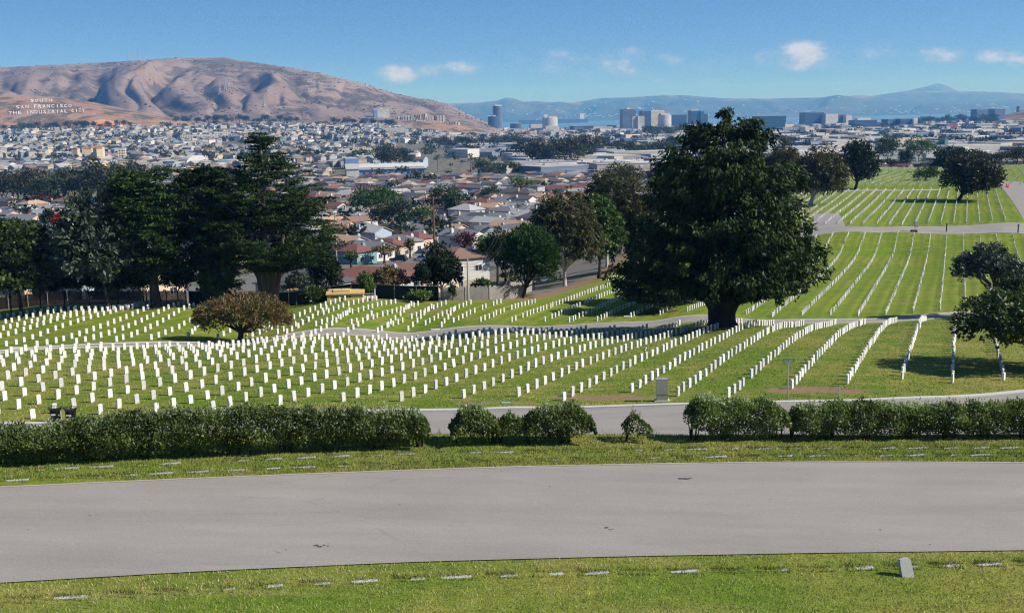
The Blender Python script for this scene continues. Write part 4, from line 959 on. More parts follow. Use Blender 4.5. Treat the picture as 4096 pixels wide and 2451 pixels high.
bl_tree('shrub_tree', 'low glossy green shrub at the foot of the pointed cypress', 'tree', 488, 578, 632, 718, 530, 719, 153, m_grn, m_bark_d, 13, 5, 60, 1.6, .28, .14, .55, .1, .12)
bl_tree('round_shrub_tree', 'round brown-tinged tree with dark twisted trunk beside the middle road', 'tree', 486, 702, 712, 806, 582, 834, 119.5, m_brn, m_bark_d, 14, 10, 80, 1.7, .17, .06, .5, -.1, .33, .85, .8, rs=.5)
bl_tree('shrub_tree', 'grey-green shrub on a bent stem before the green fence', 'tree', 692, 756, 664, 708, 716, 722, 150, m_sil, m_bark_d, 15, 5, 60, 2.2, .2, .1, .42, .1, .09)
bl_tree('conifer_shrub', 'dark upright shrub beside the chain-link gate', 'tree', 752, 824, 612, 712, 790, 720, 158, m_dkg, m_bark_d, 16, 6, 60, 1.8, .25, .1, .5, .1, .12)
for (x0, x1, y0, y1, Y, mm, lb, sd) in ((735, 800, 698, 738, 147, m_grn, 'low spreading bush beside the grey-green shrub', 30), (866, 904, 662, 706, 149, m_brt, 'bright creeper mound growing over the green fence', 31), (986, 1044, 703, 734, 147, m_brt, 'round bright bush in front of the dark fence', 32),
        (900, 985, 648, 700, 156, m_brn, 'straggly brown-green brush behind the green fence', 33), (1000, 1040, 640, 700, 153, m_dkg, 'thin dark shrub behind the fence corner', 34), (1140, 1190, 676, 706, 160, m_grn, 'green bush against the weathered board fence', 35), (1090, 1104, 690, 735, 148, m_grn, 'ivy clump climbing the fence end post', 36)):
    bl_tree('bush', lb, 'bush', x0, x1, y0, y1, (x0+x1)/2, y1+2, Y, mm, m_bark_d, sd, 4, 60, 2.6, .2, .1, .38, 0, .05)
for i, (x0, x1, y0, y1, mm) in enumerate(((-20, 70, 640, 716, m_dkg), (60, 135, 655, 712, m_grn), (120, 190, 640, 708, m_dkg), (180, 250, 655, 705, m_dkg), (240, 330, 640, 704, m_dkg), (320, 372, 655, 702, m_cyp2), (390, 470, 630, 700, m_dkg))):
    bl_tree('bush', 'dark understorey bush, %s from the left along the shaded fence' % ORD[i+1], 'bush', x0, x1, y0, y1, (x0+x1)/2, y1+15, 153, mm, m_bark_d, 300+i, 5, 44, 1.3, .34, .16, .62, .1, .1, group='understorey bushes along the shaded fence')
bl_tree('conical_tree', 'narrow dark green tree in front of the white house', 'tree', 1028, 1112, 596, 704, 1070, 708, 156, m_dkg, m_bark_d, 17, 8, 70, 1.6, .26, .1, .55, .15, .16)
bl_tree('pine_tree', 'round bright green pine standing on two short trunks', 'tree', 1222, 1354, 553, 704, 1268, 716, 153, m_pine, m_bark_d, 18, 12, 90, 1.7, .3, .07, .5, -.55, .22, .9, .75, rs=.5)
bl_tree('gum_tree', 'airy olive gum tree with a pale leaning limb', 'tree', 1285, 1450, 470, 662, 1368, 690, 176, m_euc, m_bark_p, 19, 11, 66, .9, .36, .1, .8, .65, .3, shell=.4, rs=.46)
bl_tree('gum_tree', 'tall olive gum tree behind the bright-topped tree', 'tree', 1412, 1530, 425, 560, 1470, 668, 215, m_euc, m_bark_p, 20, 9, 60, .8, .42, .12, .9, .6, .3, shell=.4, rs=.46)
bl_tree('broadleaf_tree', 'dark tree with a bright green top left of the great cypress', 'tree', 1408, 1506, 482, 628, 1452, 672, 185, m_brt, m_bark_d, 22, 8, 66, .9, .34, .2, .75, .2, .3)
bl_tree('broadleaf_tree', 'brownish dense tree between bright-topped tree and great cypress', 'tree', 1478, 1600, 446, 640, 1530, 668, 200, m_euc_b, m_bark_d, 23, 9, 60, .8, .4, .16, .9, .3, .35)
for x0, x1, y0, y1, xb, yb, Y, lb, sd in ((1470, 1660, 560, 722, 1622, 748, 138, 'dark cypress with grey trunk close left of the great cypress', 41), (1560, 1760, 520, 700, 1655, 738, 146, 'second grey-trunked cypress hidden behind the great cypress', 42)):
    k = K(Y); b = at_Y(xb, yb, Y); g = G_(sd); hh = zpx(xb, y0, Y, b)
    zl_ = zpx(xb, y1, Y, b); env = [(zl_, (xb-x0)*k*.8, (x1-xb)*k*.8), (zl_+.12*hh, (xb-x0)*k, (x1-xb)*k), (hh*.6, (xb-x0)*k*.8, (x1-xb)*k), (hh*.9, (xb-x0)*k*.4, (x1-xb)*k*.5), (hh, .3, .3)]
    cr, mb = cypress(g, env, 110, .62, hh*.97, 1.6, cap=16000, per=86, L_=.4, Wd=.13, pad=(1.0, .75, .35), droop=.3, sag=.06, rise=.3)
    tree_obj('cypress_tree', b, lb, 'tree', cr, mb, m_cyp, m_bark)
# trees in and beyond the right-hand lawns
bl_tree('gum_tree', 'brown-green gum tree with pale branching trunk right of the great cypress', 'tree', 1925, 2042, 356, 480, 1962, 522, 300, m_euc_b, m_bark_p, 24, 12, 60, .55, .5, .16, 1.15, .55, .6, shell=.4, rs=.45)
bl_tree('gum_tree', 'taller brown gum tree rising behind the great cypress', 'tree', 1850, 1940, 352, 500, 1905, 520, 330, m_euc_b, m_bark_p, 25, 9, 60, .6, .55, .18, 1.2, .5, .5, shell=.45, rs=.48)
bl_tree('broadleaf_tree', 'dark upright tree with stout trunk in the far lawns', 'tree', 2040, 2122, 343, 446, 2072, 466, 350, m_dkg, m_bark_d, 26, 9, 70, .7, .45, .22, 1.0, .2, .5)
bl_tree('oak_tree', 'spreading dark oak casting a long shadow on the striped lawn', 'tree', 2286, 2414, 380, 474, 2321, 498, 305, m_oak, m_bark_d, 27, 12, 80, .9, .42, .2, .95, .15, .55, rs=.46)
bl_tree('small_tree', 'small round pale green tree in the far lawns', 'tree', 2214, 2274, 404, 432, 2242, 441, 395, m_grn, m_bark_d, 28, 6, 50, .9, .4, .2, .8, .2, .2)
bl_tree('broadleaf_tree', 'dark green tree standing just behind the spreading oak', 'tree', 2262, 2352, 362, 418, 2300, 425, 440, m_dkg, m_bark_d, 29, 7, 60, .5, .6, .3, 1.3, .2, .4)
# right edge
bl_tree('coast_tree', 'grey-green wind-swept tree with several bare stems at right edge', 'tree', 2318, 2468, 598, 690, 2420, 716, 132, m_sil, m_bark, 43, 9, 66, 1.3, .26, .09, .6, .2, .3, rs=.42)
k = K(126); b = at_Y(2470, 735, 126); env = [(.5, 3.2, 4), (2, 4.2, 5), (4, 3.2, 4.4), (5.2, 1.5, 3)]
cr, mb = cypress(G_(44), env, 70, .4, 5, .4, per=80, L_=.34, Wd=.12, pad=(.9, .7, .35)); tree_obj('cypress_tree', b, 'low dark cypress cut by the right edge', 'tree', cr, mb, m_cyp2, m_bark_d)
bl_tree('broadleaf_tree', 'leafy layered tree at right edge shading the near lawn', 'tree', 2330, 2690, 702, 838, 2530, 905, 77, m_grn, m_bark_d, 45, 17, 84, 2.2, .15, .075, .42, .1, .24, rs=.36, flatten=.6)

# ------------------------------------------------------------------ hedges and shrubs behind the near road
def hedge(label, pts, hts, seed, hw=.55, dens=2900, name='hedge', sparse=0.0, cat='hedge', lift=.16, ends=True):
    """pts: base line in plan; hts: [(fraction, height)]"""
    g = G_(seed); A_ = np.array([p[:2] for p in pts]); d = np.concatenate([[0], np.cumsum(np.hypot(*np.diff(A_, axis=0).T))]); Ln = d[-1]
    b = np.array((A_[0][0], A_[0][1], hz(*A_[0])))
    n = int(Ln*dens*(1-sparse))
    s_ = g.random(n)*Ln
    hx = np.interp(s_/Ln, [h_[0] for h_ in hts], [h_[1] for h_ in hts])*(.84+.18*fbm(s_*1.1+seed, s_*0+3, 3)+.14*(vnoise(s_*3.1, s_*0+9)-.5))
    if ends:
        e = np.clip(np.minimum(s_, Ln-s_)/.55, 0, 1); hx = hx*(.72+.28*np.sqrt(e))
    # clumping along the length: each shrub narrows at its foot
    ph = (s_+.25*vnoise(s_*.7+seed, s_*0))*2*np.pi/1.25; foot = .5+.5*np.cos(ph)
    z = g.random(n)**.75; lf = lift*(1-.55*foot)+(.42*(1-e)**1.3 if ends else 0); z = lf+(1-lf)*z
    wz = hw*np.clip(.42+1.05*z-.25*foot*(1-z), .2, 1.0)*np.sqrt(np.clip(1.06-z**6, 0, 1))*(.62+.62*vnoise(s_*2.2, z*3+seed))
    sh = np.where(g.random(n) < .66, g.uniform(.78, 1.05, n), g.random(n)); top = g.random(n) < .30
    sgn = np.where(g.random(n) < .68, -1, 1)
    yv = np.where(top, g.uniform(-1, 1, n)*wz*.9, sgn*sh*wz); z = np.where(top, .86+.14*np.abs(g.normal(size=n)*.45)+.07*g.random(n), z)
    px_ = np.interp(s_, d, A_[:, 0]); py_ = np.interp(s_, d, A_[:, 1])
    tx = np.gradient(A_[:, 0], d); ty = np.gradient(A_[:, 1], d); tnx = np.interp(s_, d, tx); tny = np.interp(s_, d, ty); ln = np.hypot(tnx, tny); tnx /= ln; tny /= ln
    X = px_-tny*yv; Y_ = py_+tnx*yv; Z_ = Hz(px_, py_)+z*hx
    P = np.stack([X, Y_, Z_], 1)-b
    o = np.stack([-tny*yv/hw, tnx*yv/hw, np.where(top, .9, (z-.35)*.6)], 1)
    D_ = o*.7+g.normal(size=(n, 3))*.5+np.array((0, 0, .55)); Nn = o+g.normal(size=(n, 3))*.6
    V, F = leaf_quads(P, D_, Nn, .108*g.uniform(.65, 1.3, n), .052*g.uniform(.7, 1.3, n)); v = np.clip(.5+g.normal(size=n)*.2+(vnoise(s_*1.7, z*4)-.5)*.5, 0, 1)
    # shoots standing proud of the top, coloured pale as if sunlit
    ns = int(Ln*46); ss_ = g.random(ns)*Ln; hs = np.interp(ss_/Ln, [h_[0] for h_ in hts], [h_[1] for h_ in hts]); bx = np.interp(ss_, d, A_[:, 0]); by = np.interp(ss_, d, A_[:, 1])+g.uniform(-.4, .4, ns)*hw*1.5
    per = 9; ci = np.repeat(np.arange(ns), per); t = np.tile(np.linspace(0, 1, per), ns); hh = (g.random(ns)**1.8*.26+.04)[ci]
    e = np.minimum(ss_, Ln-ss_); ok = np.repeat(e > .3, per)
    P2 = np.stack([bx[ci], by[ci], Hz(bx, by)[ci]+hs[ci]*.86+t*hh], 1)-b+g.normal(size=(ns*per, 3))*.025
    D2 = g.normal(size=(ns*per, 3))*.45+np.array((0, 0, .8)); V2, F2 = leaf_quads(P2[ok], D2[ok], g.normal(size=(ns*per, 3))[ok], .085, .03)
    V = np.vstack([V, V2]); F = np.vstack([F, F2+len(V)-len(V2)]); v = np.concatenate([v, np.clip(.6+g.normal(size=len(F2))*.15, 0, 1)])
    root = empty(name, tuple(b), 0, label, cat)
    obj_np('foliage', V, F, [m_hedge, m_shoot_lit], mi=np.concatenate([np.zeros(len(F)-len(F2), int), np.ones(len(F2), int)]), parent=root, fattr={'v': v})
    mb = MB()
    for i in range(int(Ln*5)):
        q_ = g.random()*Ln; q_ = round(q_/1.25)*1.25+g.normal()*.13; q_ = min(max(q_, .1), Ln-.1); x_ = np.interp(q_, d, A_[:, 0]); y_ = np.interp(q_, d, A_[:, 1]); z_ = hz(x_, y_); tx_, ty_ = g.normal(size=2)*.14
        mb.tube([(x_-b[0], y_-b[1], z_-b[2]-.05), (x_-b[0]+tx_*.4, y_-b[1]+ty_*.4, z_-b[2]+.3), (x_-b[0]+tx_*1.4, y_-b[1]+ty_, z_-b[2]+.75)], [.03, .022, .008], 4, cap=False)
    o_ = mb.build('stems', m_bark_d, root); o_['kind'] = 'stuff'
    return root
def hl(L_):
    out = []
    for x, y in L_:
        a, b_ = ray(x, y); Yh = 9.2/(-b_-.045*a); out.append(np.array((a*Yh, Yh+.12, 0)))
    return out
h1 = hl([(-30, 466), (0, 464.5), (120, 459), (220, 455), (320, 450.5), (428, 446.5)])
h1 = [h1[0]+np.array((-4.5, -.9, 0))]+h1
hedge('long dark green hedge run left of the two rounded shrubs', h1, [(0, 1.12), (.3, 1.12), (.38, 1.02), (.5, 1.2), (.57, 1.38), (.72, 1.27), (.9, 1.15), (1, 1.1)], 51)
hedge('rounded shrub with a lifted left side, next to the long hedge', hl([(450, 444), (498, 443.3)]), [(0, .8), (.25, 1.08), (.6, 1.22), (1, .95)], 52, .55, 2700, 'shrub', cat='shrub', lift=.28)
hedge('low middle shrub between the two rounded shrubs', hl([(497, 443.4), (527, 443)]), [(0, .85), (.5, .95), (1, .9)], 53, .45, 2200, 'shrub', cat='shrub', lift=.25)
hedge('wide rounded shrub left of the lone small shrub', hl([(524, 443.2), (594, 442.3)]), [(0, .95), (.3, 1.1), (.7, 1.18), (1, .9)], 54, .6, 2900, 'shrub', cat='shrub', lift=.25)
hedge('lone small sparse shrub in the open gap before the road', hl([(623, 441.5), (652, 441.2)]), [(0, .7), (.35, .95), (.7, .75), (1, .6)], 55, .32, 1500, 'shrub', .45, cat='shrub', lift=.15)
hedge('tall-shouldered hedge block right of the lone small shrub', hl([(688, 439.5), (786, 438.6)]), [(0, 1.28), (.2, 1.42), (.5, 1.2), (1, 1.12)], 56)
h4 = hl([(789, 438.6), (900, 438.2), (1024, 438)]); h4.append(h4[-1]+np.array((4.5, .05, 0)))
hedge('long clipped hedge running out at the right edge', h4, [(0, 1.0), (.08, 1.1), (.5, 1.1), (1, 1.1)], 57)

# ------------------------------------------------------------------ grass
m_blade, n_, b_ = base_mat('grass_blades', .7, .2); a_ = n_.new('ShaderNodeAttribute', attribute_name='c').outputs['Color']; n_.l.new(a_, b_.inputs['Base Color'])
def blades(name, X, Y, h, wd, colfn, seed, label):
    g = G_(seed); n = len(X); Z = Hz(X, Y)-.01; a = g.uniform(0, 2*np.pi, n); hh = h*g.uniform(.5, 1.3, n)
    tx = g.normal(size=n)*.45*hh; ty = g.normal(size=n)*.45*hh; w_ = wd*g.uniform(.6, 1.3, n)
    V = np.empty((n, 3, 3)); V[:, 0] = np.stack([X-np.cos(a)*w_/2, Y-np.sin(a)*w_/2, Z], 1); V[:, 1] = np.stack([X+np.cos(a)*w_/2, Y+np.sin(a)*w_/2, Z], 1); V[:, 2] = np.stack([X+tx, Y+ty, Z+hh], 1)
    c = colfn(X, Y, g)
    return tag(obj_np(name, V.reshape(-1, 3), np.arange(3*n).reshape(-1, 3), m_blade, vcol={'c': c}), label, 'grass', kind='stuff')
def ramp3(t, a, b, c):
    t = np.clip(t, 0, 1)[:, None]; a, b, c = map(np.array, (a, b, c)); return np.where(t < .5, a+(b-a)*t*2, b+(c-b)*(t-.5)*2)
GREEN, YEL, TAN, RUST = (.115, .185, .034), (.24, .25, .078), (.270, .215, .100), (.215, .130, .065)
g = G_(61)
ra = np.array([p[:2] for p in r1a]); rb = np.array([p[:2] for p in r1b])
n = 88000; Y = g.uniform(19.6, 26.5, n); X = g.uniform(-.52, .52, n)*Y*1.02; m_ = Y < np.interp(X, ra[:, 0], ra[:, 1])+.22*(fbm(X*1.7, X*0, 3)-.5)+.05*g.normal(size=n); X, Y = X[m_], Y[m_]
FX = np.array([[G(*p)[0], G(*p)[1]] for p in FR1])
def c_near(X, Y, g):
    e = np.interp(X, ra[:, 0], ra[:, 1])-Y; row = np.interp(X, FX[:, 0], FX[:, 1]); s_ = fbm(X*.8, Y*2.0, 3)
    dryL = np.clip((2.6-X)/4, 0, 1)*np.clip((X+10.5)/3, 0, 1)
    t = .15+.65*np.clip(s_*1.5-.5, 0, 1)+(.50*dryL+.08)*(Y > row-.05)+.22*np.exp(-e/.35)+g.normal(size=len(X))*.16
    return ramp3(t, (.125, .205, .048), (.26, .285, .105), (.36, .29, .15))*(1+.28*g.normal(size=(len(X), 1))).clip(.35, 1.9)
blades('near_grass', X, Y, .062, .014, c_near, 62, 'short mown grass in the near lawn below the road')
n = 150000; Y = g.uniform(28.0, 34.6, n); X = g.uniform(-.56, .56, n)*Y; lo = np.interp(X, rb[:, 0], rb[:, 1]); m_ = (Y > lo+.08+.16*(fbm(X*1.7+7, X*0, 3)-.5)+.04*g.normal(size=n)) & (Y < 33.55+.08*X); X, Y = X[m_], Y[m_]
FX2 = np.array([[G(*p)[0], G(*p)[1]] for p in FR2])
def c_strip(X, Y, g):
    e = Y-np.interp(X, rb[:, 0], rb[:, 1]); s_ = fbm(X*.7+5, Y*1.6, 3)
    t = .08+.7*np.clip(s_*1.6-.6, 0, 1)+.20*(e > 2.2)+.5*np.clip((X-7)/4, 0, 1)*(e > 1.4)+g.normal(size=len(X))*.16
    c = ramp3(t, GREEN, YEL, TAN); ru = np.clip(1.35-e/.55, 0, 1)[:, None]*(.35+.9*fbm(X*.5+2, Y*0, 2))[:, None]*np.clip(1.2-(X+4)/14, .15, 1)[:, None]
    c = c*(1-ru.clip(0, 1))+np.array(RUST)*ru.clip(0, 1)
    return c*(1+.28*g.normal(size=(len(X), 1))).clip(.35, 1.9)
blades('verge_grass', X, Y, .07, .018, c_strip, 63, 'patchy mown grass strip between near road and hedge')
# longer tufts around flat markers
tx_, ty_ = [], []
for L_ in (FR1, FR2, FR3):
    for p in L_:
        g_ = G(*p); n = int(g.integers(30, 120)); tx_.append(g_[0]+g.uniform(-.36, .36, n)); ty_.append(g_[1]+.06+np.abs(g.normal(size=n))*.08)
        n = 60; tx_.append(g_[0]+g.uniform(-.36, .36, n)); ty_.append(g_[1]-.13-np.abs(g.normal(size=n))*.03)
        n = int(g.integers(0, 230)); tx_.append(g_[0]+g.uniform(-.32, .32, n)); ty_.append(g_[1]+g.uniform(-.02, .12, n))
tx_, ty_ = np.concatenate(tx_), np.concatenate(ty_)
blades('tuft_grass', tx_, ty_, .08, .016, lambda X, Y, g: ramp3(.35+.5*g.normal(size=len(X))*.5, GREEN, (.18, .18, .05), (.26, .19, .08))*(1+.25*g.normal(size=(len(X), 1))).clip(.4, 1.7), 64, 'longer grass tufts around the flat markers')
# lawn texture of the near headstone field and beyond
n = 120000; Y = 62+58*g.random(n)**1.25; X = g.uniform(-.5, .5, n)*Y; m_ = (Y > np.interp(X, r2b[:, 0], r2b[:, 1])+.6) & (Y < np.interp(X, np.sort(r3near[:, 0]), r3near[np.argsort(r3near[:, 0]), 1])-.4); m_ &= gsamp(dirt, X, Y)+1.3*(fbm(X*.9, Y*1.3, 3)-.5) < .28+.3*g.random(n); X, Y = X[m_], Y[m_]
def c_field(X, Y, g):
    s_ = fbm(X*.16, Y*.35, 4); s2 = fbm(X*.05+9, Y*.05, 2)
    pr_ = X*math.cos(R(21.25))-Y*math.sin(R(21.25)); rd_ = np.abs((pr_+1.525) % 3.05-1.525)
    return ramp3(.04+.38*np.exp(-(rd_/.42)**2)*fbm(X*.3, Y*.3, 2)*1.6+1.1*np.clip(s_*1.9-.66+.5*(s2-.5), 0, 1)+g.normal(size=len(X))*.15, (.110, .195, .020), (.205, .245, .045), (.36, .29, .115))*(1+.3*g.normal(size=(len(X), 1))).clip(.35, 1.9)
blades('field_grass', X, Y, .085, .05, c_field, 65, 'mown grass among the near headstones')
n = 2600; X = g.uniform(-17, 17, n); Y = 33.4+.08*X+g.uniform(-.3, .5, n); m_ = fbm(X*1.3, Y, 2) > .56; blades('weeds', X[m_], Y[m_], .3, .015, lambda X, Y, g: ramp3(.5+.3*g.normal(size=len(X)), GREEN, YEL, TAN), 66, 'thin weeds on the bank behind the hedge')

# ------------------------------------------------------------------ things in the near field
m_steel = mat('brushed_steel', (.42, .41, .40), .45, .5, .35, var=.06, scale=2); m_black = mat('black_steel', (.012, .013, .014), .45, .4)
m_galv = mat('galvanised_steel', (.45, .46, .47), .5, .5, .5, var=.1, scale=4); m_signg = mat('green_sign_face', (.012, .17, .10), .5, .4, var=.05); m_wht = mat('white_paint', (.8, .8, .78), .6, .3, var=.06, scale=2)
m_rust = mat('rusty_brown', (.28, .15, .07), .9, .2, var=.3, scale=8); m_dark = mat('dark_void', (.015, .015, .016), .8, .2)
def pin(px, py, ymin=50.0): return G(px, py, ymin)
g_ = pin(662, 400.4)
cab = empty('utility_cabinet', tuple(g_), R(-4), 'beige steel utility cabinet on a concrete pad beside the lower road', 'utility cabinet')
MB().box(-.44, .44, -.3, .3, -.1, .07).build('pad', m_conc, cab)
body = MB().box(-.325, .325, -.2, .2, .07, 1.30).build('body', mat('cabinet_paint', (.36, .335, .30), .55, .4, var=.08, scale=3), cab)
MB().box(-.33, .33, -.205, .205, 1.301, 1.335).build('lid', m_steel, cab); MB().box(-.31, .31, -.206, -.201, .42, .432).build('door_seam', m_dark, body); MB().box(.16, .2, -.225, -.201, .45, .5).build('lock', m_galv, body)
MB().tube([(0, 0, 1.33), (0, 0, 1.44)], .03, 6).build('lifting_eye', m_galv, cab)
g_ = pin(787.6, 398.6)
sg_ = empty('street_sign', tuple(g_), R(-6), 'green CIRCLE DRIVE street sign on a thin steel post', 'street sign')
MB().tube([(0, 0, -.2), (0, 0, 2.12)], .032, 8).build('post', m_galv, sg_); MB().prism_y([(-.05, 2.1), (.05, 2.1), (.03, 2.2), (-.03, 2.2)], -.02, .02).build('bracket', m_galv, sg_)
bl_ = MB().box(-.32, .32, -.008, .008, 2.2, 2.37).build('blade', m_signg, sg_)
V, F, gw, gh = glyph('CIRCLE DRIVE'); V = np.stack([-.28+V[:, 0]/gw*.56, V[:, 0]*0-.0095, 2.235+V[:, 1]/gh*.1], 1)
me = bpy.data.meshes.new('lettering'); me.from_pydata(V.tolist(), [], F); me.materials.append(m_wht); me.update(); link(bpy.data.objects.new('lettering', me), bl_)
o = MB().box(-.31, .31, -.0092, -.0084, 2.212, 2.22).build('border', m_wht, bl_)
g_ = pin(839, 397.8); po = empty('marker_post', tuple(g_), 0, 'short pale post with a rusty orange cap behind the clipped hedge', 'post'); MB().prism([(-.05, -.05), (.05, -.05), (.05, .05), (-.05, .05)], -.2, .72).build('post', m_conc, po); MB().tube([(0, 0, .72), (0, 0, .82)], [.06, .035], 8).build('cap', m_rust, po)
g_ = pin(60.6, 421.5); po = empty('marker_post', tuple(g_), 0, 'small white post between the two black litter bins', 'post'); MB().prism([(-.05, -.04), (.05, -.04), (.05, .04), (-.05, .04)], -.2, .62).build('post', m_wht, po); MB().box(-.055, .055, -.045, .045, .62, .65).build('cap', m_conc, po)
def litter_bin(px, py, lb):
    g_ = pin(px, py); b_ = empty('litter_bin', tuple(g_), 0, lb, 'litter bin')
    for i in range(26):
        a = 2*math.pi*i/26; ca, sa = math.cos(a), math.sin(a)
        MB().tube([(.27*ca, .27*sa, .05), (.28*ca, .28*sa, .65), (.31*ca, .31*sa, .8), (.365*ca, .365*sa, .88)], [.016, .016, .016, .014], 4).build('slat', m_black, b_)
    ring = [(math.cos(2*math.pi*i/24), math.sin(2*math.pi*i/24)) for i in range(25)]
    MB().tube([(.365*x, .365*y, .885) for x, y in ring], .014, 5, cap=False).build('rim', m_black, b_); MB().tube([(.275*x, .275*y, .06) for x, y in ring], .018, 5, cap=False).build('base_ring', m_black, b_)
    MB().tube([(0, 0, .04), (0, 0, .74)], [.235, .25], 18).build('liner', m_dark, b_); MB().box(-.13, .13, -.315, -.305, .47, .56).build('plate', m_wht, b_)
litter_bin(56, 421.8, 'black slatted litter bin left of the small white post'); litter_bin(71.5, 422.6, 'black slatted litter bin right of the small white post')
m_teal = mat('teal_plastic', (.22, .36, .36), .6, .3)
for px, py, lb in ((506, 402.6, 'pale teal valve box lid in the lawn by the lower road'),):
    MB().prism([(-.26, -.16), (.26, -.16), (.26, .16), (-.26, .16)], -.03, .05).build('valve_box', m_teal, loc=tuple(pin(px, py))); tag(COL.objects[-1], lb, 'valve box')
for x, y, lb in ((b1(135, 482)[0], b1(135, 482)[1], 'low concrete drain lid by the middle road at far left'), (b3(685, 334)[0], b3(685, 334)[1], 'flat concrete lid in the lawn near the lone end row'), (628, 316.2, 'flat concrete slab in the bare patch behind the middle road')):
    o = MB().prism([(-.5, -.4), (.5, -.4), (.5, .4), (-.5, .4)], -.05, .06).build('drain_lid', m_conc, loc=tuple(G(x, y, 100))); tag(o, lb, 'drain lid')
def bouquet(px, py, cols, lb):
    g_ = pin(px, py); r_ = empty('flower_bouquet', tuple(g_), 0, lb, 'flowers'); gg = random.Random(3)
    mb = MB(); [mb.tube([(0, 0, 0), (gg.uniform(-.1, .1), gg.uniform(-.1, .1), .25)], .006, 3) for _ in range(7)]; o_ = mb.build('stems', m_grn, r_); o_['kind'] = 'stuff'
    for i in range(7):
        a = gg.uniform(-.14, .14), gg.uniform(-.12, .12), gg.uniform(.2, .36); P_, F_ = blob_field(np.array([a]), np.array([.065]), i); obj_np('blossom', P_, F_, cols[i % len(cols)], parent=r_)
m_yf = mat('yellow_petals', (.8, .42, .02), .6, .2); m_of = mat('orange_petals', (.75, .16, .02), .6, .2); m_pf = mat('violet_petals', (.25, .16, .42), .6, .2)
bouquet((2048+1350/2.283)/4, (1100+556/2.283)/4, [m_yf, m_of], 'yellow and orange flowers at a headstone near the great cypress'); bouquet((2048+1210/2.283)/4, (1100+705/2.283)/4, [m_pf, m_wht], 'violet flowers leaning on a headstone in the near field')

# ------------------------------------------------------------------ yellow pump vault
m_yel = mat('yellow_stucco', (.56, .43, .17), .9, .2, var=.14, scale=3); m_yroof = mat('stained_yellow_roof', (.50, .36, .15), .9, .2, var=.3, scale=2)
g_ = G(347, 306, 100); g_[1] = 144.5; g_[0] = ray(347, 306)[0]*144.5; g_[2] = hz(g_[0], g_[1])
va = empty('pump_vault', tuple(g_), R(6), 'low yellow concrete vault with vent grids and side railing', 'vault')
wl = MB().box(-2.45, 2.1, 0, 4.2, -.6, .72).build('wall', m_yel, va); MB().box(-2.6, 2.25, -.15, 4.35, .72, .86).build('roof', m_yroof, va); MB().box(-1.7, .4, 1.2, 3.2, .861, 1.06).build('hatch', m_yroof, va); MB().box(-.75, -.65, 2.0, 2.1, 1.06, 1.2).build('vent_pipe', m_rust, va)
for cx_ in (-1.5, .15):
    for i in range(5):
        for j in range(2): MB().box(cx_-.42+i*.18, cx_-.30+i*.18, -.012, -.002, .30+j*.17, .42+j*.17).build('vent', m_dark, wl)
MB().box(2.1, 3.7, -.3, 2.6, -.6, .12).build('platform', mat('stained_concrete', (.42, .37, .27), .9, .2, var=.25, scale=3), va)
rl = MB()
for y_ in (-.1, 1.2, 2.5): rl.tube([(3.55, y_, .12), (3.55, y_, 1.0)], .03, 6)
rl.tube([(3.55, -.1, 1.0), (3.55, 2.5, 1.0)], .03, 6).tube([(3.55, -.1, .55), (3.55, 2.5, .55)], .025, 6).tube([(2.3, -.15, .75), (3.55, -.1, .75)], .025, 6); rl.build('railing', m_wht, va)

